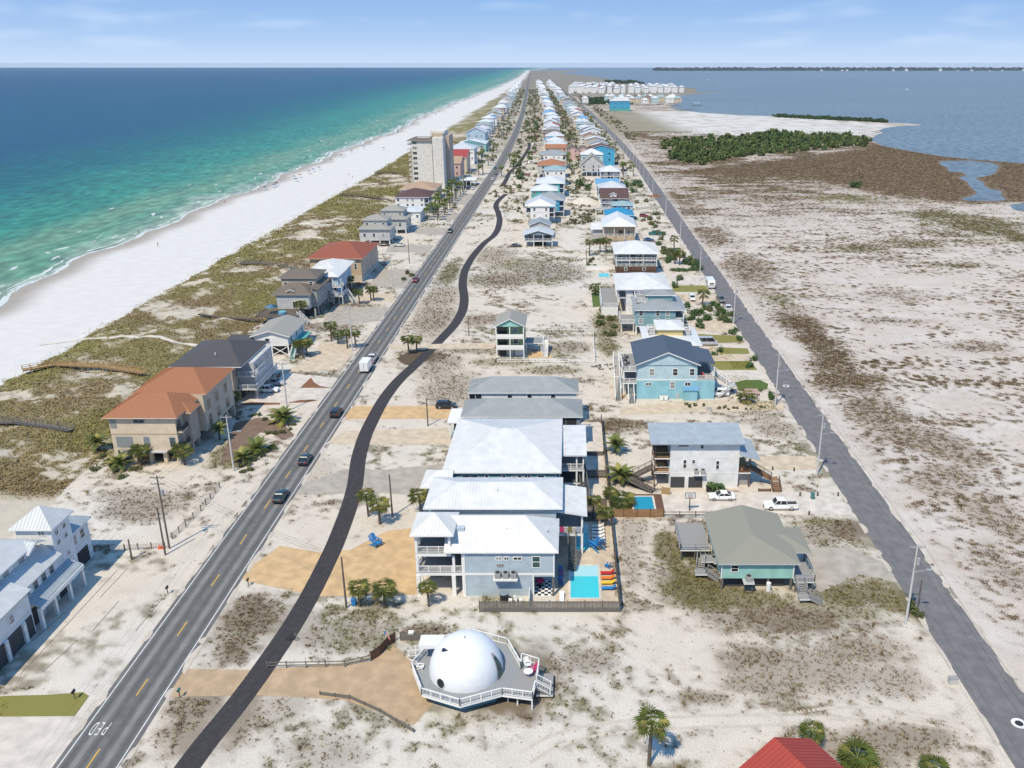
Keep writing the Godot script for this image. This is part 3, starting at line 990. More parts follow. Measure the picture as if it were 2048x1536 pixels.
# a roof over a rectangle; hl and hr: how far the ridge stops short of the two ends (0 = gable). axis "x": ridge runs left-right.
func roof(m: String, x0: float, x1: float, zf: float, zb: float, y: float, rise: float, ov := 0.6, axis := "x", hl := -1.0, hr := -1.0, gap := 0.0, gable := "", trim := "trim") -> MeshInstance3D:
	var b := mb()
	var f := mb()
	x0 -= ov; x1 += ov
	var z0 := maxf(zf, zb) + ov
	var z1 := minf(zf, zb) - ov
	var half := (z0 - z1) / 2.0 if axis == "x" else (x1 - x0) / 2.0
	var lng := x1 - x0 if axis == "x" else z0 - z1
	if hl < 0: hl = minf(half, lng / 2.0)
	if hr < 0: hr = minf(half, lng / 2.0)
	var cx := (x0 + x1) / 2; var cz := (z0 + z1) / 2
	var ra: Vector3; var rb: Vector3
	if axis == "x":
		ra = Vector3(x0 + hl, y + rise, cz); rb = Vector3(x1 - hr, y + rise, cz)
	else:
		ra = Vector3(cx, y + rise, z0 - hl); rb = Vector3(cx, y + rise, z1 + hr)
	var A := Vector3(x0, y, z0); var B := Vector3(x1, y, z0); var C := Vector3(x1, y, z1); var D := Vector3(x0, y, z1)
	var faces: Array
	if axis == "x": faces = [[[A, B, rb, ra], Vector3(0, -.5, 1)], [[C, D, ra, rb], Vector3(0, -.5, -1)], [[D, A, ra], Vector3(-1, -.5, 0)], [[B, C, rb], Vector3(1, -.5, 0)]]
	else: faces = [[[D, A, ra, rb], Vector3(-1, -.5, 0)], [[B, C, rb, ra], Vector3(1, -.5, 0)], [[A, B, ra], Vector3(0, -.5, 1)], [[C, D, rb], Vector3(0, -.5, -1)]]
	var th := Vector3(0, 0.16, 0)
	for i in 4:
		var p: Array = faces[i][0]
		if i >= 2 and (hl if i == 2 else hr) < 0.01: continue
		var up := []
		for q in p: up.append(q + th)
		b.poly(up, Vector3.UP)
		b.poly(p, Vector3.DOWN)
		if gap > 0.0: b.ribs(up, faces[i][1], gap, 0.06, 0.05)
	for e in [[A, B], [B, C], [C, D], [D, A]]:
		var out: Vector3 = (e[0] + e[1]) / 2.0 - Vector3(cx, y, cz)
		var gable_end: bool = (axis == "x" and ((e[0] == D and hl < 0.01) or (e[0] == B and hr < 0.01))) or (axis == "z" and ((e[0] == A and hl < 0.01) or (e[0] == C and hr < 0.01)))
		if not gable_end:
			f.quad(e[0] - th * 0.2, e[1] - th * 0.2, e[1] + th, e[0] + th, out)
		else:
			var r := ra if (e[0] == D or e[0] == A) else rb
			f.quad(e[0] - th * 0.4, r - th * 0.4, r + th, e[0] + th, out)
			f.quad(e[1] - th * 0.4, r - th * 0.4, r + th, e[1] + th, out)
	var o := put("roof", b, M[m])
	put("fascia", f, M[trim], o)
	if gable:
		var w := 0.02
		var dy := Vector3(0, -ov * rise / half, 0)
		var ends := []
		if axis == "x":
			if hl < 0.01: ends.append([A + Vector3(ov + w, 0, -ov), D + Vector3(ov + w, 0, ov), ra + Vector3(ov + w, 0, 0) + dy, Vector3.LEFT])
			if hr < 0.01: ends.append([B + Vector3(-ov - w, 0, -ov), C + Vector3(-ov - w, 0, ov), rb + Vector3(-ov - w, 0, 0) + dy, Vector3.RIGHT])
		else:
			if hl < 0.01: ends.append([A + Vector3(ov, 0, -ov - w), B + Vector3(-ov, 0, -ov - w), ra + Vector3(0, 0, -ov - w) + dy, Vector3.BACK])
			if hr < 0.01: ends.append([C + Vector3(-ov, 0, ov + w), D + Vector3(ov, 0, ov + w), rb + Vector3(0, 0, ov + w) + dy, Vector3.FORWARD])
		for e in ends:
			var g := mb()
			g.tri(e[0], e[1], e[2], e[3])
			put("gable_wall", g, M[gable])
	return o

func flat(m: String, x0: float, x1: float, z0: float, z1: float, y0: float, y1: float, called := "roof", gap := 0.0) -> MeshInstance3D:   # sloping from y0 at z0 to y1 at z1
	var b := mb()
	var t := Vector3(0, 0.22, 0)
	var A := Vector3(x0, y0, z0); var B := Vector3(x1, y0, z0); var C := Vector3(x1, y1, z1); var D := Vector3(x0, y1, z1)
	b.quad(A + t, B + t, C + t, D + t, Vector3.UP); b.quad(A, B, C, D, Vector3.DOWN)
	b.quad(A, B, B + t, A + t, Vector3(0, 0, z0 - z1)); b.quad(D, C, C + t, D + t, Vector3(0, 0, z1 - z0))
	b.quad(A, D, D + t, A + t, Vector3.LEFT); b.quad(B, C, C + t, B + t, Vector3.RIGHT)
	if gap > 0: b.ribs([A + t, B + t, C + t, D + t], Vector3(0, 0, 1) if y0 <= y1 else Vector3(0, 0, -1), gap, 0.06, 0.05)
	return put(called, b, M[m])

func lean(m: String, x0: float, x1: float, z0: float, z1: float, yl: float, yr: float, called := "roof", gap := 0.0) -> MeshInstance3D:   # sloping from yl at x0 to yr at x1
	var b := mb()
	var t := Vector3(0, 0.2, 0)
	var A := Vector3(x0, yl, z0); var B := Vector3(x1, yr, z0); var C := Vector3(x1, yr, z1); var D := Vector3(x0, yl, z1)
	b.quad(A + t, B + t, C + t, D + t, Vector3.UP); b.quad(A, B, C, D, Vector3.DOWN)
	b.quad(A, B, B + t, A + t, Vector3(0, 0, z0 - z1)); b.quad(D, C, C + t, D + t, Vector3(0, 0, z1 - z0))
	b.quad(A, D, D + t, A + t, Vector3.LEFT); b.quad(B, C, C + t, B + t, Vector3.RIGHT)
	if gap > 0: b.ribs([A + t, B + t, C + t, D + t], Vector3(1, 0, 0) if yr < yl else Vector3(-1, 0, 0), gap, 0.06, 0.05)
	return put(called, b, M[m])

var shapes := {}
func window_shapes(w: float, h: float, kind: int) -> Array:   # made once per size: [frame, pane], facing +z, standing on y = 0
	var key := "%.2f %.2f %d" % [w, h, kind]
	if not shapes.has(key):
		var f := MB.new()
		var t := 0.11
		f.box(-w / 2 - t, w / 2 + t, -t, 0, 0, 0.07)
		f.box(-w / 2 - t, w / 2 + t, h, h + t, 0, 0.07)
		f.box(-w / 2 - t, -w / 2, 0, h, 0, 0.07)
		f.box(w / 2, w / 2 + t, 0, h, 0, 0.07)
		if kind == 1: f.box(-w / 2, w / 2, h * 0.48, h * 0.53, 0, 0.055)          # sash bar
		if kind == 2: f.box(-0.04, 0.04, 0, h, 0, 0.055)                            # middle post
		if kind == 3:
			f.box(-w / 6 - .03, -w / 6 + .03, 0, h, 0, 0.055); f.box(w / 6 - .03, w / 6 + .03, 0, h, 0, 0.055)
			f.box(-w / 2, w / 2, h * .72, h * .76, 0, 0.055)
		var p := MB.new()
		p.box(-w / 2, w / 2, 0, h, 0.0, 0.03)
		shapes[key] = [f.mesh(), p.mesh()]
	return shapes[key]

func win(face: String, x: float, z: float, y: float, w: float, h: float, kind := 1, frame := "trim", pane := "glass", called := "window", detail := true):
	var s := window_shapes(w, h, kind)
	if pane == "glass" and rng.randf() < .3: pane = "glass_blind"
	var o := put(called, s[0] if detail else s[1], M[frame] if detail else M[pane])
	o.position = Vector3(x, y, z) - org
	o.rotation.y = {"s": 0.0, "e": PI / 2, "n": PI, "w": -PI / 2}[face]
	if detail: put("pane", s[1], M[pane], o)
	return o

func door(face: String, x: float, z: float, y: float, w := 1.0, h := 2.1, m := "trim", called := "door"):
	var key := "door %.2f %.2f" % [w, h]
	if not shapes.has(key):
		var b := MB.new()
		b.box(-w / 2, w / 2, 0, h, 0, 0.06)
		b.box(-w / 2 - .08, -w / 2, 0, h + .08, 0, 0.09)
		b.box(w / 2, w / 2 + .08, 0, h + .08, 0, 0.09)
		b.box(-w / 2, w / 2, h, h + .08, 0, 0.09)
		if w > 2.0:
			for k in 3: b.box(-w / 2, w / 2, h * (k + 1) / 4.0 - .02, h * (k + 1) / 4.0 + .02, 0.06, 0.075)
		shapes[key] = b.mesh()
	var o := put(called, shapes[key], M[m])
	o.position = Vector3(x, y, z) - org
	o.rotation.y = {"s": 0.0, "e": PI / 2, "n": PI, "w": -PI / 2}[face]

func post(x: float, z: float, y0: float, y1: float, w := 0.28, m := "trim"):
	var key := "post %.2f %.2f" % [w, y1 - y0]
	if not shapes.has(key):
		var b := MB.new()
		b.box(-w / 2, w / 2, 0, y1 - y0, -w / 2, w / 2)
		shapes[key] = b.mesh()
	var o := put("post", shapes[key], M[m])
	o.position = Vector3(x, y0, z) - org
func posts(x0: float, x1: float, z0: float, z1: float, nx: int, nz: int, y0: float, y1: float, w := 0.28, m := "trim", rim := false):
	for i in nx:
		for k in nz:
			if rim and i > 0 and i < nx - 1 and k > 0 and k < nz - 1: continue
			post(lerpf(x0, x1, float(i) / maxi(1, nx - 1)), lerpf(z0, z1, float(k) / maxi(1, nz - 1)), y0, y1, w, m)

func rail_into(b: MB, line: Array, hgt := 1.0, step := 0.16, every := 1.9):   # line of Vector3 at deck level
	for i in line.size() - 1:
		var p: Vector3 = line[i]
		var q: Vector3 = line[i + 1]
		var u := Vector3.UP
		b.bar(p + u * hgt, q + u * hgt, 0.12, 0.06)
		b.bar(p + u * 0.12, q + u * 0.12, 0.06, 0.06)
		var n := maxi(1, roundi(p.distance_to(q) / every))
		for k in n + 1:
			var r := p.lerp(q, float(k) / n)
			b.bar(r, r + u * (hgt + 0.06), 0.11, 0.11)
		if step > 0:
			n = maxi(1, roundi(p.distance_to(q) / step))
			for k in n:
				var r := p.lerp(q, (k + 0.5) / n)
				b.quad(r + u * .12 + Vector3(.02, 0, .02), r + u * .12 - Vector3(.02, 0, .02), r + u * hgt - Vector3(.02, 0, .02), r + u * hgt + Vector3(.02, 0, .02), Vector3(1, 0, -1))
				b.quad(r + u * .12 + Vector3(.02, 0, -.02), r + u * .12 - Vector3(.02, 0, -.02), r + u * hgt - Vector3(.02, 0, -.02), r + u * hgt + Vector3(.02, 0, -.02), Vector3(1, 0, 1))
func rail(line: Array, m := "trim", hgt := 1.0, step := 0.16, every := 1.9):
	var b := mb()
	rail_into(b, line, hgt, step, every)
	return put("railing", b, M[m])
func rail_box(x0: float, x1: float, z0: float, z1: float, y: float, sides := "swe", m := "trim", step := 0.2):   # z0 front
	for s in sides:
		var k: Array = {"s": [Vector3(x0, y, z0), Vector3(x1, y, z0)], "n": [Vector3(x0, y, z1), Vector3(x1, y, z1)], "w": [Vector3(x0, y, z0), Vector3(x0, y, z1)], "e": [Vector3(x1, y, z0), Vector3(x1, y, z1)]}[s]
		rail(k, m, 1.0, step)

func deck(x0: float, x1: float, z0: float, z1: float, y: float, m := "deck_pale", th := 0.3, trim := "trim") -> MeshInstance3D:
	var b := mb()
	b.box(x0, x1, y - 0.06, y, minf(z0, z1), maxf(z0, z1))
	var o := put("deck", b, M[m])
	var f := mb()
	f.box(x0 + .01, x1 - .01, y - th, y - 0.065, minf(z0, z1) + .01, maxf(z0, z1) - .01)
	put("rim_beam", f, M[trim], o)
	return o

func stairs(p: Vector3, q: Vector3, w: float, m := "deck_pale", rm := "trim", rails := true):   # p top, q bottom
	var b := mb()
	var n := maxi(2, roundi((p.y - q.y) / 0.19))
	var d := Vector3(q.x - p.x, 0, q.z - p.z)
	var dn := d.normalized()
	var s := Vector3(-dn.z, 0, dn.x) * w / 2
	for i in n:
		var a := p.lerp(q, float(i) / n); a.y = lerpf(p.y, q.y, float(i + 1) / n)
		var e := Vector3(p.lerp(q, float(i + 1.12) / n).x, a.y, p.lerp(q, float(i + 1.12) / n).z)
		b.quad(a - s, a + s, e + s, e - s, Vector3.UP)
		b.quad(a - s - Vector3.UP * .05, a + s - Vector3.UP * .05, e + s - Vector3.UP * .05, e - s - Vector3.UP * .05, Vector3.DOWN)
		b.quad(e - s, e + s, e + s - Vector3.UP * .05, e - s - Vector3.UP * .05, dn)
	for k in [-1, 1]: b.bar(p + s * k - Vector3.UP * .15, q + s * k - Vector3.UP * .02, 0.07, 0.26)
	var o := put("stairs", b, M[m])
	if rails:
		for k in [-1, 1]:
			var r := mb()
			rail_into(r, [p + s * k, q + s * k], 0.95, 0.24, 1.6)
			put("railing", r, M[rm], o)
	return o

func ac(x: float, y: float, z: float, label: String, r := 0.42):
	var t := thing("air_conditioner", label, "air conditioner", Vector3(x, y, z), "outdoor air conditioning units")
	var b := mb()
	b.box(x - r, x + r, y, y + 0.9, z - r, z + r)
	put("casing", b, M.steel)
	b = mb()
	for k in 5: b.box(x - r - .01, x + r + .01, y + .12 + k * .15, y + .17 + k * .15, z - r - .01, z + r + .01)
	put("louvre", b, M.wall_grey)
	b = mb()
	b.tube(Vector3(x, y + .9, z), Vector3(x, y + .96, z), r * .85, r * .8, 14)
	put("fan_cover", b, M.dark)

# ---------------------------------------------------------------- plain beach house with options
func beach_house(label: String, x0: float, x1: float, zf: float, depth: float, o: Dictionary) -> Node3D:
	var zb := zf - depth
	var t := thing(o.get("name", "beach_house"), label, o.get("cat", "house"), Vector3((x0 + x1) / 2, 0, zf), o.get("group", ""))
	var base: float = o.get("base", 2.7)
	var eave: float = o.get("eave", 6.0)
	var wm: String = o.get("wall", "wall_white")
	var near: bool = o.get("near", zf > -520)
	var low: String = o.get("low", "posts")
	mark(x0, x1, zf, zb)
	# porch strips at the ends or front take room from the walls
	var px0 := x0; var px1 := x1; var pzf := zf
	var po: String = o.get("porch", "")
	var pd: float = o.get("porch_depth", 2.4)
	if "w" in po: px0 += pd
	if "e" in po: px1 -= pd
	if "s" in po: pzf -= pd
	wall(wm, px0, px1, pzf, zb, base, eave)
	if low == "posts":
		posts(x0 + .2, x1 - .2, zf - .2, zb + .2, maxi(3, roundi((x1 - x0) / 3.2)), maxi(2, roundi(depth / 4.0)), 0.0, base, 0.3, o.get("postm", "trim"), not near)
		var inset := 0.3
		if near: wall(o.get("lowm", "shade_dark"), lerpf(px0, px1, .3), lerpf(px0, px1, .75), pzf - 1.6, zb + 1.0, 0, base - .02, "ground_floor_room")  # default colour carries the shade under the stilts
	elif low == "wall":
		wall(o.get("lowm", wm), px0 + .05, px1 - .05, pzf - .05, zb + .05, 0, base - .01, "ground_floor_wall")
	var lev := [base]
	if eave - base > 4.4: lev.append(base + (eave - base) / 2.0)
	if po:
		for y in lev:
			deck(x0, x1, zf, zb, y, o.get("deckm", "deck_pale")) if y > base or low == "posts" else null
			var st := 0.2 if near else 0.0
			if "s" in po: rail([Vector3(x0, y, zf), Vector3(x1, y, zf)], "trim", 1.0, st)
			if "w" in po: rail([Vector3(x0, y, zf), Vector3(x0, y, zb)], "trim", 1.0, st)
			if "e" in po: rail([Vector3(x1, y, zf), Vector3(x1, y, zb)], "trim", 1.0, st)
		if "s" in po:
			for k in 4: post(lerpf(x0 + .15, x1 - .15, k / 3.0), zf - .15, base, eave, .2)
		if "w" in po:
			for k in 3: post(x0 + .15, lerpf(zf - .15, zb + .15, k / 2.0), base, eave, .2)
		if "e" in po:
			for k in 3: post(x1 - .15, lerpf(zf - .15, zb + .15, k / 2.0), base, eave, .2)
	roof(o.get("roof", "metal_white"), x0, x1, zf, zb, eave, o.get("rise", 2.2), o.get("ov", 0.55), o.get("axis", "x"), o.get("hl", -1.0), o.get("hr", -1.0), o.get("gap", 0.0), wm, o.get("trimm", "trim"))
	var nw: int = o.get("nwin", 3)
	var pane: String = o.get("pane", "glass")
	for y in lev:
		for k in nw:
			var wx := lerpf(px0, px1, (k + 0.5 + (0.16 if k % 2 else -0.1)) / nw)
			if "s" in po and k == 1: door("s", wx, pzf + .01, y, 1.6, 2.1, pane)
			else: win("s", wx, pzf + .005, y + .75, 0.95 if k % 2 else 1.1, 1.35, 1, "trim", pane, "window", near)
		if zf > -900:
			for k in maxi(1, roundi(depth / 5.0)):
				var n := maxi(1, roundi(depth / 5.0))
				win("e" if x0 < 0 and x1 < 20 else "w", px1 + .005 if x0 < 0 and x1 < 20 else px0 - .005, lerpf(pzf, zb, (k + .5) / n), y + .75, 1.0, 1.35, 1, "trim", pane, "window", near)
	if low == "wall" and near:
		for k in 2: win("s", lerpf(px0, px1, .25 + k * .45), pzf - .045, .9, 1.0, 1.1, 1, "trim", pane)
	return t

# ---------------------------------------------------------------- plants
var fronds := []      # three fan leaves and one feather leaf
func fan_leaf(bend_: float, lng: float) -> ArrayMesh:   # grows along +z from the crown
	var b := MB.new()
	var hub := Vector3(0, sin(bend_) * lng * .62, cos(bend_) * lng * .62)
	b.bar(Vector3.ZERO, hub, .045, .03)
	for k in 9:
		var a := (k - 4) * 0.33
		var d := Vector3(sin(a), sin(bend_) * .6 * cos(a) - .1, cos(a)).normalized()
		var s := Vector3(cos(a), .25, -sin(a)) * .055
		var m := hub + d * lng * .42
		var e := hub + d * lng * (.86 - .04 * absf(k - 4)) - Vector3(0, .20 * lng, 0)
		b.quad(hub, m - s, e, m + s, Vector3.UP)
	return b.mesh()
func feather_leaf(lng: float) -> ArrayMesh:
	var b := MB.new()
	var prev := Vector3.ZERO
	for k in 9:
		var t := (k + 1) / 9.0
		var p := Vector3(0, lng * (.52 * t - .62 * t * t), lng * t * .92)
		b.bar(prev, p, .05, .03)
		for s in [-1, 1]:
			var w := lng * .26 * sin(PI * clampf(t * .85 + .12, 0, 1))
			var e := p + Vector3(s * w, -w * .25, w * .55)
			b.tri(p - Vector3(0, 0, .14), p + Vector3(0, 0, .10), e, Vector3.UP)
			var e2 := prev.lerp(p, .5) + Vector3(s * w, -w * .35, w * .5)
			b.tri(prev.lerp(p, .5) - Vector3(0, 0, .12), prev.lerp(p, .5) + Vector3(0, 0, .08), e2, Vector3.UP)
		prev = p
	return b.mesh()

func palm(x: float, z: float, h: float, label: String, kind := "fan", size := 1.0, group := "", n := 26, low := false) -> Node3D:
	if fronds.is_empty():
		for k in [0.75, 0.25, -0.25, -0.8]: fronds.append(fan_leaf(k, 1.35))
		fronds.append(feather_leaf(2.4))
	var t := thing("palm_tree" if h > 0.8 else "palm_shrub", label, "palm", Vector3(x, 0, z), group)
	var b := mb()
	var lean_ := Vector3(rng.randf_range(-.05, .05) * h, 0, rng.randf_range(-.05, .05) * h)
	var prev := Vector3(x, -0.1, z)
	for k in 5:
		var f := (k + 1) / 5.0
		var q := Vector3(x, h * f, z) + lean_ * f * f
		b.tube(prev, q, lerpf(.21, .15, k / 5.0) * size, lerpf(.21, .15, f) * size, 8, k == 4)
		prev = q
	put("trunk", b, M.palm_trunk)
	if low:   # small in the picture: one crown mesh
		var c := mb()
		for i in 15:
			var a := TAU * i / 15.0 + rng.randf() * .3
			var e := rng.randf_range(-.5, .8)
			var d := Vector3(cos(a) * cos(e), sin(e), sin(a) * cos(e))
			var s := Vector3(-sin(a), 0, cos(a)) * .55 * size
			var m := prev + d * 1.0 * size
			c.quad(prev, m - s, prev + d * 1.75 * size - Vector3(0, .45 * size, 0), m + s, Vector3.UP)
		put("crown", c, M.frond)
		return t
	for i in n:
		var f := float(i) / n
		var dead := i >= n - 4 and kind == "fan"
		var which := 4 if kind == "feather" else (3 if dead else (0 if f < .3 else (1 if f < .6 else 2)))
		var o := put("frond", fronds[which], M.frond_dead if dead else (M.frond_yellow if rng.randf() < .3 else M.frond))
		o.position = prev - org
		var tilt := 0.0
		if kind == "feather": tilt = lerpf(-1.0, .25, f)
		o.rotation = Vector3(tilt + rng.randf_range(-.12, .12), i * 2.399 + rng.randf_range(-.2, .2), rng.randf_range(-.15, .15))
		o.scale = Vector3.ONE * size * rng.randf_range(.85, 1.15)
	return t

var leafballs := []
func leaf_cloud(seed_: int, n: int, leaf: float) -> ArrayMesh:   # unit crown: many small leaves spread through an uneven volume
	var r := RandomNumberGenerator.new()
	r.seed = seed_
	var lumps := []
	for i in 7: lumps.append([Vector3(r.randf_range(-.6, .6), r.randf_range(.15, .7), r.randf_range(-.6, .6)), r.randf_range(.28, .5)])
	var b := MB.new()
	for i in n:
		var l: Array = lumps[r.randi() % 7]
		var d := Vector3(r.randfn(), r.randfn(), r.randfn()).normalized()
		var p: Vector3 = l[0] + d * l[1] * r.randf_range(.55, 1.05)
		if p.y < 0.02: p.y = absf(p.y) * .5 + .02
		var s := d.cross(Vector3(r.randf() - .5, r.randf() - .5, r.randf() - .5)).normalized()
		var u := (d + Vector3(0, .6, 0)).cross(s).normalized()
		var k := leaf * r.randf_range(.6, 1.3)
		b.quad(p - s * k * .5, p + u * k * .8, p + s * k * .5, p - u * k * .8, (d + Vector3.UP * .5).normalized())
	return b.mesh()
func shrub(x: float, z: float, w: float, h: float, label: String, m := "leaf", group := "", called := "shrub", y := 0.0):
	if leafballs.is_empty():
		for i in 3: leafballs.append(leaf_cloud(50 + i, 260, .17))
	var t := thing(called, label, "shrub" if called == "shrub" else "tree", Vector3(x, y, z), group)
	var b := mb()
	for k in 3: b.tube(Vector3(x, y - .05, z), Vector3(x + .25 * w * (k - 1), y + h * .55, z + .2 * w * (k % 2)), .05, .02, 5, false)
	put("stem", b, M.palm_trunk)
	var o := put("foliage", leafballs[rng.randi() % 3], M[m])
	o.scale = Vector3(w * .55, h * .95, w * .55)
	o.rotation.y = rng.randf() * TAU
	return t
func shrubs(at: Array, w: float, h: float, label: String, m: String, group: String):
	for p in at: shrub(p.x, p.y, w * rng.randf_range(.75, 1.25), h * rng.randf_range(.75, 1.25), label, m, group)

func tuft_mesh(blades: int, seed_: int) -> ArrayMesh:
	var r := RandomNumberGenerator.new()
	r.seed = seed_
	var b := MB.new()
	for i in blades:
		var a := r.randf() * TAU
		var d := Vector3(cos(a), 0, sin(a))
		var p := d * r.randf() * .35
		var s := Vector3(-d.z, 0, d.x) * r.randf_range(.05, .11)
		var e := p + d * r.randf_range(.15, .5) + Vector3(0, r.randf_range(.3, .85), 0)
		b.tri(p - s, p + s, e, (d * .35 + Vector3.UP).normalized())
	# soft upward normals so that a tuft shades as one clump
	for i in b.n.size(): b.n[i] = (b.n[i] * (1.0 if b.n[i].y > 0 else -1.0) + Vector3.UP * 1.2).normalized()
	return b.mesh()
func clump_mesh(seed_: int) -> ArrayMesh:
	var r := RandomNumberGenerator.new()
	r.seed = seed_
	var b := MB.new()
	for i in 14:
		var a := r.randf() * TAU
		var d := Vector3(cos(a), 0, sin(a))
		var p := d * r.randf_range(.1, .6) + Vector3(0, r.randf_range(0, .25), 0)
		var s := Vector3(r.randf() - .5, r.randf() * .3, r.randf() - .5).normalized() * r.randf_range(.12, .25)
		var u := (Vector3.UP * r.randf_range(.4, 1) + d * r.randf()).normalized() * r.randf_range(.18, .4)
		b.quad(p - s, p + u * .6 - s * .2, p + u, p + s, (Vector3.UP + d * .6).normalized())
	return b.mesh()

func scatter(called: String, label: String, mesh: Mesh, spots: Array):   # spots: [Vector3, size, height factor, colour]
	var mm := MultiMesh.new()
	mm.transform_format = MultiMesh.TRANSFORM_3D
	mm.use_colors = true
	mm.mesh = mesh
	mm.instance_count = spots.size()
	for i in spots.size():
		var s: Array = spots[i]
		mm.set_instance_transform(i, Transform3D(Basis(Vector3.UP, rng.randf() * TAU).scaled(Vector3(s[1], s[1] * s[2], s[1])), s[0]))
		mm.set_instance_color(i, s[3])
	var o := MultiMeshInstance3D.new()
	o.multimesh = mm
	o.material_override = M.tuft
	o.name = numbered(called)
	add_child(o)
	tag(o, label, "grass", "", "stuff")

func make_growth():
	var near := []; var green := []; var east := []; var dots := []; var marsh := []; var verge := []
	var put_ := func(x0: float, x1: float, z0: float, z1: float, count: int, lo: float, hi: float):
		for i in count:
			var x := rng.randf_range(x0, x1)
			var z := z0 + (z1 - z0) * rng.randf()
			if taken(x, z): continue
			if x < shore(z) + 30.0: continue
			look(x, z)
			if rng.randf() > g_veg * 1.15 - 0.06:
				if x > -93.0 and rng.randf() < 0.05: dots.append([Vector3(x, height(x, z) - .02, z), rng.randf_range(.10, .26), rng.randf_range(.5, .9), L(.10, .085, .055) * rng.randf_range(.6, 1.3)])
				continue
			var y := height(x, z)
			if y < -0.3: continue
			var bx := x - bend(z)
			var s := rng.randf_range(lo, hi) * (0.7 + 0.5 * g_veg)
			var c := (L(.175, .125, .08) if bx > -88.0 else L(.25, .185, .105)).lerp(L(.165, .165, .055) if bx > -88.0 else L(.26, .245, .09), clampf(g_green + rng.randf_range(-.25, .25), 0, 1)) * rng.randf_range(.7, 1.3) * (1.25 if bx < -88.0 or z < -480.0 and bx > 57.0 else 1.0)
			if rng.randf() < .12: c = L(.33, .29, .17) * rng.randf_range(.7, 1.1)
			if rng.randf() < .10: c = L(.10, .075, .055)
			var e := [Vector3(x, y - .04, z), s, rng.randf_range(.5, 1.0), c]
			if bx > 57.0: (marsh if z < -480 else east).append(e)
			elif bx < -88.0: green.append(e)
			elif g_green > .55: verge.append(e)
			else: near.append(e)
	put_.call(-105.0, 60.0, -60.0, -205.0, 170000, .22, .60)
	put_.call(-150.0, -88.0, -120.0, -330.0, 80000, .24, .62)
	put_.call(-150.0, -88.0, -330.0, -900.0, 70000, .4, 1.0)
	put_.call(-95.0, 57.0, -205.0, -560.0, 110000, .35, .9)
	put_.call(57.0, 130.0, -100.0, -260.0, 60000, .25, .8)
	put_.call(57.0, 260.0, -200.0, -480.0, 110000, .35, 1.1)
	put_.call(60.0, 380.0, -480.0, -1050.0, 120000, .55, 1.35)
	var lots := []
	for i in 2000:
		var z := -430.0 - pow(rng.randf(), 1.3) * 2300.0
		var x: float = [-66.0, -40.0, -28.0, 4.0, 8.0, 42.0, 70.0][rng.randi() % 7] + rng.randf_range(-8, 8)
		if taken(x, z) and z > -880: continue
		if absf(x + 54.0) < 6.0 or absf(x - 53.0) < 6.0 or (x > 60.0 and z > -900.0): continue
		var s := rng.randf_range(.7, 2.1) * (1.0 if z > -900.0 else 1.5)
		lots.append([Vector3(x + bend(z), -.1, z), s, rng.randf_range(.6, 1.5), L(.085, .105, .045).lerp(L(.20, .175, .09), rng.randf()) * rng.randf_range(.7, 1.3)])
	var turf := []
	for r in [[-88.0, -68.5, -83.0, -88.5], [34.5, 44.5, -196, -208.5], [34, 44, -217.5, -233], [42, 47, -214, -221], [28, 38, -279, -290], [40.5, 47, -184, -193]]:
		for i in 900:
			var p := Vector3(rng.randf_range(r[0], r[1]), .02, rng.randf_range(r[2], r[3]))
			if taken(p.x, p.z): turf.append([p, rng.randf_range(.12, .32), rng.randf_range(.5, .9), L(.25, .25, .06) * rng.randf_range(.6, 1.25)])
	var a := tuft_mesh(12, 3)
	var b := clump_mesh(4)
	scatter("beach_scrub", "brown dry scrub tufts over the sandy lots", a, near)
	scatter("green_scrub", "olive green weeds and grass patches on the sandy lots", a, verge)
	scatter("dune_grass", "olive and brown dune grass between beach and houses", a, green)
	scatter("field_scrub", "grey brown scrub dotted over the open sand beyond the back road", b, east)
	scatter("marsh_grass", "brown marsh grass and scrub towards the sound", b, marsh)
	scatter("seedlings", "small dark plants dotted over bare sand", b, dots)
	scatter("lawn_grass", "mown grass of the small lawns", a, turf)
	scatter("lot_bushes", "low bushes and young trees between the far houses", leaf_cloud(70, 60, .3), lots)
	# the pine grove
	var spots := []
	for i in 1500:
		var p := Vector2(rng.randf_range(70, 300), rng.randf_range(-690, -1010))
		var q := edge_dist(p, pine_edge)
		if q < -3.0 + 18.0 * N2.get_noise_2d(p.x * .6, p.y * .6): continue
		var s := rng.randf_range(2.2, 4.6)
		spots.append([Vector3(p.x, height(p.x, p.y) - .2, p.y), s, rng.randf_range(1.0, 1.9), L(.065, .105, .035).lerp(L(.12, .15, .05), rng.randf()) * rng.randf_range(.7, 1.2)])
	for i in 260:      # strip of wood on the far point
		var t := rng.randf()
		var p := Vector2(lerpf(300, 420, t), lerpf(-1340, -1215, t) + rng.randf_range(-18, 18))
		spots.append([Vector3(p.x, 0, p.y), rng.randf_range(2.5, 4.5), rng.randf_range(.7, 1.3), L(.05, .085, .03) * rng.randf_range(.7, 1.2)])
	for i in 500:      # darker trees round the sound-side houses and the far point
		var p := Vector2(rng.randf_range(25, 120), -1750.0 - rng.randf() * 250.0)
		if i > 250: p = Vector2(rng.randf_range(150, 280), -3500.0 - rng.randf() * 500.0)
		spots.append([Vector3(p.x, 0, p.y), rng.randf_range(4, 7), rng.randf_range(.7, 1.3), L(.045, .075, .03) * rng.randf_range(.7, 1.2)])
	scatter("pine_grove", "dense green grove of pines and shrubs on the sound side", leaf_cloud(77, 90, .34), spots)
	var o: Node3D = get_node("pine_grove")
	o.set_meta("category", "wood")
	# wooded far shore of the sound
	var wood := []
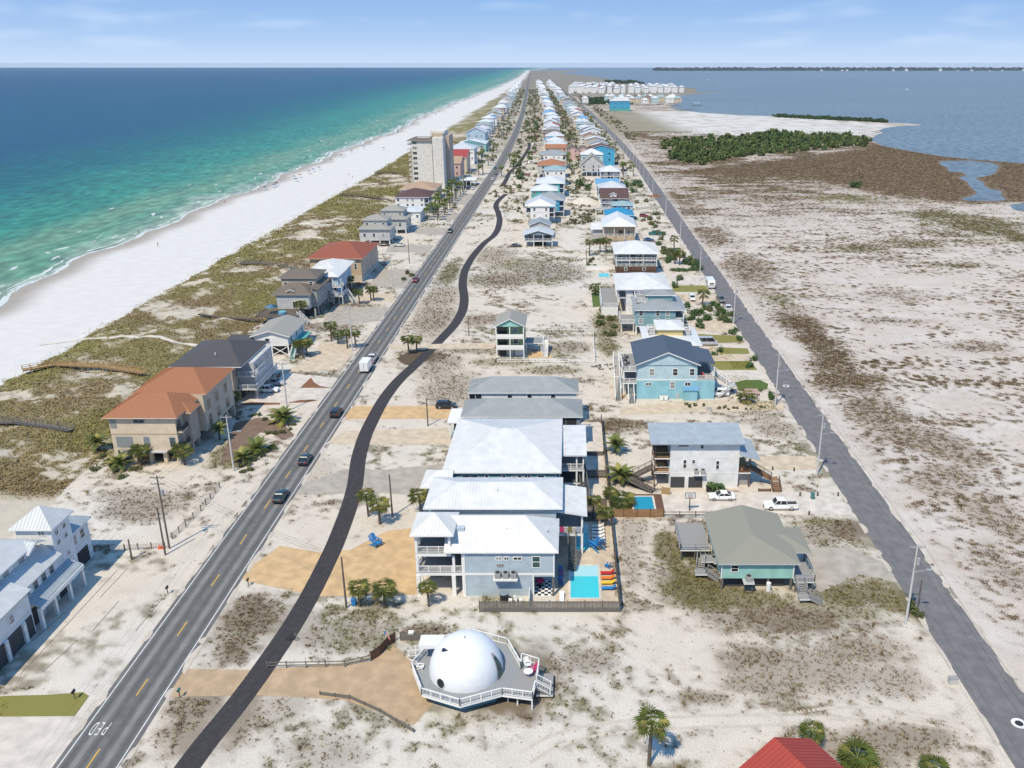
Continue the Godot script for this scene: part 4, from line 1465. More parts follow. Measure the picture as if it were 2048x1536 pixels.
	for i in 2600:
		var t := rng.randf()
		var x := lerpf(900, 6200, t)
		var z := -9800.0 + 0.26 * (x - 900.0) * -0.2 + rng.randf_range(-260, 260)
		wood.append([Vector3(x, -1, z), rng.randf_range(18, 46), rng.randf_range(.3, .8), L(.06, .085, .065) * rng.randf_range(.7, 1.2)])  # bluish lift in the foliage colour stands in for distance haze
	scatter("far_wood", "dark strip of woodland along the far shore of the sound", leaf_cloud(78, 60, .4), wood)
	get_node("far_wood").set_meta("category", "wood")
var pine_edge := PackedVector2Array()

# ---------------------------------------------------------------- vehicles: nose towards +z, on y = 0
func station(l: float, y0: float, y1: float, y2: float, w: float) -> Array:   # outline of one cross-section, sill to hood
	return [Vector3(-w * .90, y0, l), Vector3(-w, lerpf(y0, y1, .55), l), Vector3(-w * .96, y1, l), Vector3(-w * .80, y2, l), Vector3(w * .80, y2, l), Vector3(w * .96, y1, l), Vector3(w, lerpf(y0, y1, .55), l), Vector3(w * .90, y0, l)]
func loft(b: MB, st: Array):
	for i in st.size() - 1:
		var mid := Vector3.ZERO
		for p in st[i]: mid += p / 8.0
		for k in 7: b.quad(st[i][k], st[i][k + 1], st[i + 1][k + 1], st[i + 1][k], (st[i][k] + st[i][k + 1]) / 2.0 - mid)
	b.poly(st[0], Vector3(0, 0, st[0][0].z - st[1][0].z))
	b.poly(st[-1], Vector3(0, 0, st[-1][0].z - st[-2][0].z))

func vehicle(kind: String, paint: String, x: float, z: float, turn: float, label: String, group := "", detail := true, y := 0.05) -> Node3D:
	var t := thing({"sedan": "sedan_car", "suv": "suv_car", "pickup": "pickup_truck", "van": "van"}[kind], label, {"sedan": "car", "suv": "car", "pickup": "pickup truck", "van": "van"}[kind], Vector3(x, y, z), group)
	t.rotation.y = turn
	var save := org
	org = Vector3.ZERO
	var k: Dictionary = {
		"sedan": {"l": 2.38, "w": .92, "hood": .93, "belt": .98, "roof": 1.44, "wf": 1.00, "rf": .25, "rb": -.95, "wb": -1.75, "tail": 1.02, "r": .33, "ax": 1.42},
		"suv": {"l": 2.38, "w": .96, "hood": 1.06, "belt": 1.10, "roof": 1.72, "wf": 1.05, "rf": .40, "rb": -1.95, "wb": -2.30, "tail": 1.08, "r": .38, "ax": 1.42},
		"pickup": {"l": 2.92, "w": 1.0, "hood": 1.18, "belt": 1.22, "roof": 1.90, "wf": 1.30, "rf": .75, "rb": -.75, "wb": -1.00, "tail": 1.22, "r": .41, "ax": 1.80},
		"van": {"l": 2.85, "w": 1.0, "hood": 1.20, "belt": 1.30, "roof": 2.35, "wf": 2.15, "rf": 1.45, "rb": -2.70, "wb": -2.80, "tail": 1.30, "r": .36, "ax": 1.85}}[kind]
	var l: float = k.l; var w: float = k.w; var h: float = k.hood; var bl: float = k.belt
	var b := mb()
	var st := [station(l, .38, .62, .70, w * .84), station(l - .18, .26, .70, h - .12, w * .94), station(k.wf + .1, .24, .76, h, w), station(0, .24, .76, bl, w), station(k.wb, .24, .78, k.tail, w), station(-l + .15, .28, .76, k.tail - .04, w * .95), station(-l, .40, .70, k.tail - .16, w * .88)]
	if kind == "pickup": st = [st[0], st[1], st[2], st[3], station(k.wb - .04, .26, .80, bl, w), station(k.wb - .05, .26, .78, .86, w), station(-l + .06, .30, .78, .86, w), station(-l, .34, .76, .84, w * .97)]
	loft(b, st)
	put("body", b, M[paint])
	if kind == "pickup":
		b = mb()
		b.box(-w * .97, -w * .84, .8, 1.24, -l + .03, k.wb - .06); b.box(w * .84, w * .97, .8, 1.24, -l + .03, k.wb - .06); b.box(-w * .84, w * .84, .8, 1.24, -l, -l + .09)
		put("bed_side", b, M[paint])
		b = mb()
		b.box(-w * .83, w * .83, .865, .89, -l + .1, k.wb - .06)
		put("bed_floor", b, M.dark)
	# glasshouse
	var rw := w * (.78 if kind != "van" else .88)
	var bw := w * .90
	var A := [Vector3(-bw, bl, k.wf), Vector3(bw, bl, k.wf), Vector3(bw, bl, k.wb), Vector3(-bw, bl, k.wb)]
	var R := [Vector3(-rw, k.roof - .05, k.rf), Vector3(rw, k.roof - .05, k.rf), Vector3(rw, k.roof - .05, k.rb), Vector3(-rw, k.roof - .05, k.rb)]
	var names := ["windshield", "side_window", "rear_window", "side_window"]
	for i in 4:
		var p := mb()
		var j := (i + 1) % 4
		var out: Vector3 = [Vector3.BACK, Vector3.RIGHT, Vector3.FORWARD, Vector3.LEFT][i]
		p.quad(A[i], A[j], R[j], R[i], out)
		put(names[i], p, M.glass)
	b = mb()
	for i in 4: b.bar(A[i], R[i], .09, .07)
	for s in [-1, 1]:
		b.bar(Vector3(s * bw, bl, lerpf(k.wf, k.wb, .47)), Vector3(s * rw, k.roof - .05, lerpf(k.rf, k.rb, .47)), .08, .07)
		if kind == "suv" or kind == "van": b.bar(Vector3(s * bw, bl, lerpf(k.wf, k.wb, .76)), Vector3(s * rw, k.roof - .05, lerpf(k.rf, k.rb, .74)), .1, .07)
	put("pillar", b, M[paint])
	b = mb()
	var rise := Vector3(0, .07, 0)
	var inner := []
	for q in R: inner.append(q * Vector3(.86, 1, .94) + rise)
	b.poly(inner, Vector3.UP)
	for i in 4: b.quad(R[i] * Vector3(1.03, 1, 1.01), R[(i + 1) % 4] * Vector3(1.03, 1, 1.01), inner[(i + 1) % 4], inner[i], Vector3(R[i].x + R[(i + 1) % 4].x, 1, 0))
	put("roof", b, M[paint])
	for s in [-1, 1]:
		for e in [-1, 1]:
			var c := Vector3(s * w * .86, k.r, e * k.ax)
			b = mb()
			b.tube(c - Vector3(s * .14, 0, 0), c + Vector3(s * .12, 0, 0), k.r, k.r, 14)
			var o := put("wheel", b, M.rubber)
			b = mb()
			b.tube(c + Vector3(s * .10, 0, 0), c + Vector3(s * .135, 0, 0), k.r * .66, k.r * .6, 10)
			put("rim", b, M.rim, o)
	for s in [-1, 1]:
		b = mb()
		b.box(s * w * .62 - .17, s * w * .62 + .17, h - .28, h - .14, l - .16, l - .055)
		put("headlight", b, M.headlight)
		b = mb()
		b.box(s * w * .70 - .13, s * w * .70 + .13, k.tail - .34, k.tail - .12, -l - .012, -l + .14)
		put("taillight", b, M.taillight)
		b = mb()
		b.box(s * (w + .09) - .09, s * (w + .09) + .09, bl - .02, bl + .13, k.wf - .42, k.wf - .30)
		put("mirror", b, M[paint])
	b = mb()
	b.box(-w * .5, w * .5, .42, .66, l - .03, l + .012)
	put("grille", b, M.dark)
	org = save
	mark(x - 1.2, x + 1.2, z + 1.2, z - 1.2)
	return t

# ---------------------------------------------------------------- poles, fences, small things
func pole(x: float, z: float, h: float, label: String, kind: String, group := "", arms := 2) -> Node3D:
	var t := thing("utility_pole" if arms or kind == "pole_wood" else "light_pole", label, "pole", Vector3(x, 0, z), group)
	var b := mb()
	b.tube(Vector3(x, -.2, z), Vector3(x, h, z), .19 if kind == "pole_concrete" else .16, .11, 8)
	put("shaft", b, M[kind])
	for k in arms:
		b = mb()
		var y := h - .35 - k * 1.1
		b.bar(Vector3(x - 1.1, y, z), Vector3(x + 1.1, y, z), .10, .12)
		var o := put("crossarm", b, M.pole_wood if kind == "pole_wood" else M.steel)
		b = mb()
		for s in [-1.0, -.5, .5, 1.0]: b.tube(Vector3(x + s, y + .05, z), Vector3(x + s, y + .28, z), .06, .04, 6)
		put("insulator", b, M.wall_grey, o)
	return t
func transformer(x: float, z: float, y: float):
	var b := mb()
	b.tube(Vector3(x + .42, y, z), Vector3(x + .42, y + .95, z), .24, .24, 10)
	put("transformer", b, M.steel)
func lamp_arm(x: float, z: float, y: float, dx: float):
	var b := mb()
	b.tube(Vector3(x, y, z), Vector3(x + dx, y + .35, z), .05, .04, 6)
	var o := put("lamp_arm", b, M.steel)
	b = mb()
	b.box(x + dx - .15, x + dx + .65, y + .28, y + .42, z - .16, z + .16)
	put("lamp_head", b, M.steel, o)

func wires(pts: Array, label: String, group := ""):   # sagging lines between Vector3 points
	var t := thing("power_line", label, "cable", pts[0], group)
	for s in [-1.0, 0.0, 1.0]:
		var b := mb()
		for i in pts.size() - 1:
			var p: Vector3 = pts[i] + Vector3(s, 0, 0)
			var q: Vector3 = pts[i + 1] + Vector3(s, 0, 0)
			var prev := p
			for k in 6:
				var f := (k + 1) / 6.0
				var r := p.lerp(q, f) - Vector3(0, 4.0 * f * (1 - f) * .7, 0)
				b.tube(prev, r, .016, .016, 3, false)
				prev = r
		put("cable", b, M.wire)
	return t

func fence(label: String, line: Array, h: float, style: String, m: String, pm := "", called := "fence", group := "", gap := 2.4) -> Node3D:   # line of Vector2
	var a: Vector2 = line[0]
	var t := thing(called, label, "fence", Vector3(a.x, 0, a.y), group)
	var b := mb()
	var pk := mb()
	for i in line.size() - 1:
		var p := Vector3(line[i].x, 0, line[i].y)
		var q := Vector3(line[i + 1].x, 0, line[i + 1].y)
		var lng := p.distance_to(q)
		var d := (q - p) / lng
		var s := Vector3(-d.z, 0, d.x)
		var np := maxi(1, roundi(lng / gap))
		for k in np + (1 if i == line.size() - 2 else 0):
			post(p.lerp(q, float(k) / np).x, p.lerp(q, float(k) / np).z, -.1, h + .08, .13, pm if pm else m)
		if style == "picket":
			for y in [.3, h - .3]: b.bar(p + Vector3.UP * y, q + Vector3.UP * y, .05, .1)
			var n := roundi(lng / .19)
			for k in n:
				var r := p.lerp(q, (k + .5) / n) + s * .06
				var hh := h + rng.randf_range(-.03, .03)
				pk.bar(r + Vector3.UP * (hh + .05) * .5 - d * .078, r + Vector3.UP * (hh + .05) * .5 + d * .078, .03, hh - .05)
		elif style == "board":
			var n := roundi(h / .2)
			for k in n:
				var y := h * (k + .5) / n
				var o := mb()
				o.bar(p + Vector3.UP * y + s * .05, q + Vector3.UP * y + s * .05, .03, .17)
				put("board", o, M[m])
		elif style == "rail":
			for y in [h * .45, h * .9]: b.bar(p + Vector3.UP * y, q + Vector3.UP * y, .06, .12)
		elif style == "net":
			var n := roundi(lng / .22)
			for k in n:
				var r := p.lerp(q, (k + .5) / n)
				pk.bar(r + Vector3.UP * h * .5 - d * .02, r + Vector3.UP * h * .5 + d * .02, .015, h - .1)
			for y in [.25, h - .25]: b.bar(p + Vector3.UP * y, q + Vector3.UP * y, .012, .012)
		elif style == "solid":
			b.bar(p + Vector3.UP * h * .5, q + Vector3.UP * h * .5, .08, h)
	if b.v.size(): put("rail", b, M[m])
	if pk.v.size():
		var o := put("picket", pk, M[m])
		o.set_meta("kind", "stuff")
	return t

func lounge(x: float, z: float, turn: float, paint: String, label: String, s := 1.0, y := 0.06):   # slatted garden chair, facing +z before turning
	var t := thing("garden_chair", label, "chair", Vector3(x, y, z))
	t.rotation.y = turn
	t.scale = Vector3.ONE * s
	var save := org
	org = Vector3.ZERO
	for k in 5:
		var b := mb()
		b.bar(Vector3(-.26 + k * .13, .40, -.25), Vector3(-.30 + k * .15, 1.10 - absf(k - 2) * .07, -.62), .11, .03)
		put("back_slat", b, M[paint])
	for k in 5:
		var b := mb()
		b.box(-.30, .30, .36 - .02 * k, .39 - .02 * k, .30 - k * .13 - .055 + .1, .30 - k * .13 + .055 + .1)
		put("seat_slat", b, M[paint])
	for s2 in [-1, 1]:
		var b := mb()
		b.box(s2 * .36 - .07, s2 * .36 + .07, .56, .60, -.45, .42)
		put("armrest", b, M[paint])
		b = mb()
		b.box(s2 * .33 - .03, s2 * .33 + .03, 0, .56, .30, .40)
		put("leg", b, M[paint])
		b = mb()
		b.bar(Vector3(s2 * .31, .34, .36), Vector3(s2 * .31, .03, -.6), .05, .11)
		put("leg", b, M[paint])
	org = save
	return t
func sunbed(x: float, z: float, turn: float, paint: String, label: String, y := 0.06):
	var t := thing("sun_lounger", label, "sun lounger", Vector3(x, y, z), "sun loungers by the pools")
	t.rotation.y = turn
	var save := org
	org = Vector3.ZERO
	var b := mb()
	b.box(-.33, .33, .28, .36, -.55, 1.0)
	put("bed", b, M[paint])
	b = mb()
	b.bar(Vector3(0, .33, -.55), Vector3(0, .75, -1.1), .66, .07)
	put("backrest", b, M[paint])
	for s in [[-1, -.5], [1, -.5], [-1, .9], [1, .9]]:
		b = mb()
		b.box(s[0] * .28 - .04, s[0] * .28 + .04, 0, .28, s[1] - .04, s[1] + .04)
		put("leg", b, M[paint])
	org = save
	return t
func bin(x: float, z: float, paint: String, label: String, y := 0.05):
	var t := thing("wheeled_bin", label, "bin", Vector3(x, y, z))
	var b := mb()
	var q := [Vector3(x - .26, y + .08, z - .3), Vector3(x + .26, y + .08, z - .3), Vector3(x + .26, y + .08, z + .3), Vector3(x - .26, y + .08, z + .3)]
	var r := [Vector3(x - .32, y + 1.0, z - .36), Vector3(x + .32, y + 1.0, z - .36), Vector3(x + .32, y + 1.0, z + .36), Vector3(x - .32, y + 1.0, z + .36)]
	for i in 4: b.quad(q[i], q[(i + 1) % 4], r[(i + 1) % 4], r[i], (q[i] + q[(i + 1) % 4]) / 2.0 - Vector3(x, y, z))
	put("tub", b, M[paint])
	b = mb()
	b.box(x - .35, x + .35, y + 1.0, y + 1.09, z - .39, z + .39)
	put("lid", b, M[paint])
	for s in [-1, 1]:
		b = mb()
		b.tube(Vector3(x + s * .25, y + .1, z - .32), Vector3(x + s * .31, y + .1, z - .32), .1, .1, 8)
		put("wheel", b, M.rubber)
func mailbox(x: float, z: float, label: String, m := "plastic_black"):
	var t := thing("mailbox", label, "mailbox", Vector3(x, 0, z))
	post(x, z, 0, 1.0, .1, "pole_wood")
	var b := mb()
	b.box(x - .14, x + .14, 1.0, 1.22, z - .27, z + .27)
	b.tube(Vector3(x, 1.2, z - .27), Vector3(x, 1.2, z + .27), .14, .14, 10)
	put("box", b, M[m])
func pool(x0: float, x1: float, z0: float, z1: float, m: String, label: String, shallow := 0.0, y := 0.12):   # rim proud of the deck, water inside
	var t := thing("swimming_pool", label, "swimming pool", Vector3((x0 + x1) / 2, 0, z0))
	var b := mb()
	b.box(x0 - .35, x0, 0.02, y, z1 - .35, z0 + .35); b.box(x1, x1 + .35, 0.02, y, z1 - .35, z0 + .35)
	b.box(x0, x1, .02, y, z0, z0 + .35); b.box(x0, x1, .02, y, z1 - .35, z1)
	put("coping", b, M.concrete)
	b = mb()
	b.box(x0, x1, 0.01, y - .04, z1 + shallow, z0)
	put("water", b, M[m])
	if shallow > 0:
		b = mb()
		b.box(x0, x1, 0.01, y - .045, z1, z1 + shallow)
		put("tanning_ledge", b, M.pool_shallow)
	mark(x0, x1, z0, z1)
func boardwalk(label: String, line: Array, w: float, y: float, m: String, rails := true):
	var a: Vector2 = line[0]
	var t := thing("boardwalk", label, "boardwalk", Vector3(a.x, 0, a.y))
	var b := mb()
	var r := mb()
	for i in line.size() - 1:
		var p := Vector3(line[i].x, y, line[i].y)
		var q := Vector3(line[i + 1].x, y, line[i + 1].y)
		var d := (q - p).normalized()
		var s := Vector3(-d.z, 0, d.x) * w / 2
		var n := roundi(p.distance_to(q) / .3)
		for k in n: b.bar(p.lerp(q, (k + .06) / n), p.lerp(q, (k + .94) / n), w, .06)
		b.bar(p + s * .8 - Vector3.UP * .12, q + s * .8 - Vector3.UP * .12, .08, .18); b.bar(p - s * .8 - Vector3.UP * .12, q - s * .8 - Vector3.UP * .12, .08, .18)
		var np := roundi(p.distance_to(q) / 3.0)
		for k in np:
			var c := p.lerp(q, (k + .5) / np)
			for e in [-1, 1]: post(c.x + s.x * e * .9, c.z + s.z * e * .9, -.3, y - .03, .14, m)
		if rails:
			for e in [-1, 1]: rail_into(r, [p + s * e, q + s * e], 1.0, 0.0, 2.0)
			for e in [-1, 1]: r.bar(p + s * e + Vector3.UP * .55, q + s * e + Vector3.UP * .55, .05, .1)
	var o := put("plank", b, M[m])
	o.set_meta("kind", "stuff")
	if rails: put("railing", r, M[m])

# ---------------------------------------------------------------- the places, from near to far
func build_places():
	lots_paving()
	dome_home()
	grey_blue_houses()
	green_cottage()
	white_modern()
	blue_slate_house()
	white_roadside_house()
	tiled_house()
	west_row()
	middle_rows()
	tower()
	far_rows()
	sound_side()
	cars()
	poles_and_fences()
	greenery()
	beach_goers()

func lots_paving():
	pave("driveway", [Vector2(-47.1, -125.5), Vector2(-40.1, -123.5), Vector2(-35.4, -124.3), Vector2(-30.6, -130.4), Vector2(-25.2, -131.6), Vector2(-22.0, -111.5), Vector2(-36.8, -111.1), Vector2(-49.2, -115.2), Vector2(-50.7, -116.9)], M.gravel_tan, 0.02, "tan gravel driveway in front of the grey blue house")
	pave("driveway", [Vector2(-50.1, -89.1), Vector2(-50.0, -94.6), Vector2(-41.3, -94.4), Vector2(-25.9, -96.2), Vector2(-23.6, -99.6), Vector2(-20.3, -95.4), Vector2(-16.6, -88.2), Vector2(-18.5, -84.3), Vector2(-27.7, -88.7), Vector2(-39.7, -89.6)], M.clay_sand, 0.018, "worn clay-coloured driveway leading to the white dome")
	pave("parking_apron", [Vector2(-71.8, -77.5), Vector2(-75.6, -97.6), Vector2(-77.7, -123.5), Vector2(-64.0, -121.5), Vector2(-57.0, -94.9), Vector2(-61.8, -91.5), Vector2(-75.4, -91.0)], M.concrete_pink, 0.016, "pale concrete parking apron of the white roadside house")
	pave("driveway", [Vector2(-66.8, -77.5), Vector2(-70.8, -85.7), Vector2(-56.2, -86.0), Vector2(-56.6, -82.7), Vector2(-56.6, -77.2), Vector2(-57.5, -73.0)], M.concrete_pink, 0.018, "pinkish concrete drive at the lower left corner")
	pave("lawn", [Vector2(-73.9, -88.7), Vector2(-70.0, -89.4), Vector2(-64.8, -89.6), Vector2(-60.7, -90.1), Vector2(-59.6, -89.4), Vector2(-59.5, -85.8), Vector2(-68.4, -85.7), Vector2(-72.0, -85.7)], M.lawn, 0.03, "small bright green lawn beside the highway")
	pave("driveway", [Vector2(-43.7, -154.4), Vector2(-35.7, -154.0), Vector2(-23.1, -157.3), Vector2(-24.3, -143.1), Vector2(-36.5, -144.5), Vector2(-49.0, -143.5), Vector2(-53.0, -144.5)], M.concrete_grey, 0.02, "grey driveway between bike path and white-roofed house")
	pave("driveway", [Vector2(-51.3, -166.3), Vector2(-48.0, -173.1), Vector2(-26.3, -174.8), Vector2(-24.1, -165.8), Vector2(-39.0, -165.8)], M.concrete_tan, 0.021, "tan concrete drive west of the large pale roof")
	pave("driveway", [Vector2(-53.7, -178.7), Vector2(-48.9, -187.7), Vector2(-26.9, -187.7), Vector2(-23.1, -179.9), Vector2(-46.3, -179.9)], M.gravel_tan, 0.02, "sandy drive where the black off-roader is parked")
	pave("driveway", [Vector2(-50.1, -234.1), Vector2(-21.0, -236.0), Vector2(-20.6, -230.4), Vector2(-50.0, -230.4)], M.concrete_tan, 0.052, "pale driveway crossing the bike path to the green house")
	pave("driveway", [Vector2(-68.7, -157.3), Vector2(-73.1, -177.8), Vector2(-68.6, -180.7), Vector2(-62.7, -177.8), Vector2(-57.8, -170.4), Vector2(-59.8, -168.3), Vector2(-62.9, -171.5), Vector2(-65.8, -172.3), Vector2(-66.1, -168.3), Vector2(-63.2, -158.5)], M.paver_brown, 0.02, "brown paver courtyard of the orange tiled house")
	pave("driveway", [Vector2(-76.1, -188.9), Vector2(-75.5, -201.7), Vector2(-72.2, -210.9), Vector2(-62.6, -208.2), Vector2(-55.7, -205.3), Vector2(-58.2, -191.5), Vector2(-65.8, -189.9)], M.concrete_pink, 0.02, "pale concrete drive of the dark-roofed house")
	pave("driveway", [Vector2(-73.5, -210.9), Vector2(-68.7, -220.9), Vector2(-69.8, -235.0), Vector2(-60.2, -236.9), Vector2(-58.6, -223.0), Vector2(-58.8, -212.8)], M.concrete_tan, 0.021, "pale drive of the white house on pilings")
	pave("driveway", [Vector2(-74.6, -252.9), Vector2(-76.2, -276.0), Vector2(-57.7, -274.1), Vector2(-56.5, -259.5), Vector2(-65.9, -254.0)], M.concrete_grey, 0.021, "grey drive in front of the brown-roofed beach house")
	pave("driveway", [Vector2(-75.0, -280.4), Vector2(-74.3, -293.8), Vector2(-59.4, -291.7), Vector2(-58.1, -281.0)], M.concrete_tan, 0.021, "short tan drive of the pale blue beach house")
	pave("driveway", [Vector2(-70.3, -303.1), Vector2(-73.5, -328.6), Vector2(-61.3, -330.4), Vector2(-55.8, -324.4), Vector2(-56.4, -298.7)], M.concrete_grey, 0.021, "grey drive beside the long tan house")
	for p in [[Vector2(-78.0, -377.5), Vector2(-58.6, -377.5), Vector2(-58.4, -361.5), Vector2(-76.6, -361.5)], [Vector2(-72.7, -420.5), Vector2(-56.0, -420.5), Vector2(-55.9, -401.0), Vector2(-71.1, -403.5)], [Vector2(-72.2, -460.5), Vector2(-54.5, -460.5), Vector2(-54.5, -441.8), Vector2(-70.4, -441.8)], [Vector2(-75.1, -541.4), Vector2(-53.9, -534.9), Vector2(-55.4, -487.7), Vector2(-71.9, -502.5)]]:
		pave("driveway", p, M.concrete_grey, 0.021, "short pale drive between beach house and highway")
	pave("pool_deck", rect(-2.1, 6.6, -107.6, -133.5), M.concrete_tan, 0.022, "tan concrete pool deck behind the grey blue houses")
	pave("pool_deck", rect(-2.1, 6.6, -133.6, -142), M.wood_brown, 0.024, "brown terrace with row of chairs beside narrow pool")
	pave("sand_yard", rect(2.4, 6.6, -148, -178), M.concrete_pink, 0.02, "bare sandy strip inside the long fence")
	pave("driveway", [Vector2(14.7, -136.0), Vector2(17.3, -144.5), Vector2(31.0, -144.5), Vector2(45.7, -144.5), Vector2(49.7, -139.6), Vector2(49.1, -136.0)], M.concrete_pink, 0.02, "pale concrete drive where white car and pickup are parked")
	pave("driveway", [Vector2(35.4, -160.4), Vector2(48.9, -160.4), Vector2(48.2, -154.0), Vector2(34.7, -154.0)], M.concrete_tan, 0.021, "tan concrete side drive of the white modern house")
	pave("driveway", [Vector2(37.6, -125.0), Vector2(44.7, -125.5), Vector2(49.7, -120.0), Vector2(49.2, -114.8), Vector2(44.4, -116.9), Vector2(37.0, -112.1), Vector2(35.2, -116.9)], M.concrete_grey, 0.02, "cracked grey drive beside the green cottage")
	pave("garden_path", [Vector2(29.1, -191.5), Vector2(48.7, -190.5), Vector2(48.6, -185.2), Vector2(11.1, -182.2), Vector2(11.4, -186.8)], M.concrete_tan, 0.019, "sandy lane south of the pale blue house")
	pave("driveway", [Vector2(33.1, -212.1), Vector2(48.4, -212.1), Vector2(48.9, -205.3), Vector2(34.5, -204.6)], M.concrete_pink, 0.021, "sandy drive beside the pale blue house")
	pave("driveway", [Vector2(34.4, -221.7), Vector2(38.8, -233.2), Vector2(48.2, -224.3), Vector2(48.8, -221.7), Vector2(39.6, -220.9)], M.concrete_tan, 0.021, "forked drive below the silver van")
	pave("lawn", [Vector2(35.8, -220.1), Vector2(47.4, -220.1), Vector2(47.9, -212.8), Vector2(34.2, -212.8)], M.lawn, 0.024, "mown olive lawn strip north of the pale blue house")
	pave("lawn", [Vector2(36.9, -244.7), Vector2(48.1, -242.7), Vector2(49.1, -236.4), Vector2(36.1, -236.0)], M.lawn, 0.024, "mown olive lawn strip above the silver van")
	pave("lawn", [Vector2(42.0, -231.8), Vector2(48.8, -230.9), Vector2(48.5, -226.0), Vector2(40.4, -226.0)], M.lawn, 0.026, "small mown lawn strip right of the silver van")
	pave("driveway", [Vector2(37.3, -255.1), Vector2(41.4, -260.6), Vector2(47.3, -259.5), Vector2(49.4, -254.0), Vector2(48.1, -246.7), Vector2(36.6, -247.7)], M.concrete_tan, 0.021, "tan drive curving past the yellow house")
	pave("driveway", [Vector2(36.0, -291.7), Vector2(52.1, -290.3), Vector2(49.8, -279.8), Vector2(37.9, -279.8)], M.concrete_tan, 0.021, "sandy drive where the white off-roader is parked")
	pave("lawn", [Vector2(36.0, -303.9), Vector2(47.6, -303.9), Vector2(48.0, -294.5), Vector2(35.3, -294.5)], M.lawn, 0.024, "dry lawn strip beside the large white hip roof")
	pave("driveway", [Vector2(36.9, -319.4), Vector2(48.1, -317.8), Vector2(46.4, -305.4), Vector2(36.3, -305.4)], M.concrete_pink, 0.021, "pale concrete pad north of the large white hip roof")
	pave("lawn", [Vector2(40.5, -203.5), Vector2(43.3, -205.3), Vector2(47.0, -205.3), Vector2(48.4, -202.4), Vector2(47.5, -198.9), Vector2(44.1, -196.8), Vector2(40.4, -197.5)], M.lawn_green, 0.03, "oval of bright green ground cover near the back road")
	pave("driveway", [Vector2(37.8, -346.7), Vector2(51.8, -354.4), Vector2(52.1, -342.0), Vector2(39.3, -333.0)], M.concrete_pink, 0.021, "pale drive of the house with teal upper wall")
	pave("driveway", [Vector2(33.3, -403.5), Vector2(50.2, -401.0), Vector2(49.9, -388.9), Vector2(33.0, -386.5)], M.concrete_pink, 0.021, "pale drive where the green pickup is parked")
	pave("courtyard", [Vector2(-11.7, -228.2), Vector2(-5.4, -228.2), Vector2(-4.9, -222.6), Vector2(-11.4, -222.6)], M.gravel_tan, 0.02, "sandy tan yard under the green house's stairs")
	pave("lawn", [Vector2(7.3, -291.7), Vector2(10.2, -302.4), Vector2(12.5, -298.7), Vector2(10.7, -276.0), Vector2(7.4, -274.1)], M.lawn_green, 0.024, "small green back yard with white fence")
	for r in [[-90.0, -82.6, -105.5, -107.0], [-66, -64.9, -92, -120]]: pass
	# joints in the apron
	for k in [[Vector2(-70.49, -93.39), Vector2(-70.00, -118.29)], [Vector2(-67.88, -93.89), Vector2(-66.95, -100.69)], [Vector2(-65.94, -102.71), Vector2(-65.75, -109.93)], [Vector2(-68.97, -110.83), Vector2(-68.66, -118.72)], [Vector2(-59.93, -102.71), Vector2(-59.77, -109.93)], [Vector2(-73.61, -95.39), Vector2(-72.08, -107.07)]]:
		var b := MB.new()
		ribbon(b, k, .09, .021)
		top("paving_joint", b, M.joint, "thin dark joint line in the pale parking apron", "joint", "structure", "joint lines in the apron")
	# rust coloured soil washed over the drives
	for k in [[Vector2(-65.2, -199.6), Vector2(-64.6, -207.1), Vector2(-62.8, -203.5), Vector2(-60.7, -201.0), Vector2(-57.7, -199.6)], [Vector2(-65.2, -189.6), Vector2(-62.8, -191.5), Vector2(-60.0, -191.8), Vector2(-58.6, -191.2), Vector2(-61.0, -189.9)], [Vector2(-75.9, -188.9), Vector2(-74.0, -190.2), Vector2(-66.9, -189.6), Vector2(-66.6, -188.6), Vector2(-74.4, -188.0)], [Vector2(-73.6, -205.3), Vector2(-73.5, -210.9), Vector2(-72.4, -208.2), Vector2(-72.3, -203.8)]]:
		pave("bare_soil", k, M.rust_soil, 0.03, "rusty red soil patch on the pale drive")
	for k in [[Vector2(-46.1, -222.2), Vector2(-42.4, -229.5), Vector2(-37.1, -227.3), Vector2(-37.3, -221.3), Vector2(-41.5, -216.4)], [Vector2(-82.0, -290.3), Vector2(-76.9, -300.9), Vector2(-72.2, -295.9), Vector2(-75.7, -289.0)]]:
		pave("mulch_bed", k, M.mulch, 0.026, "dark bed of dead needles under palms", true)

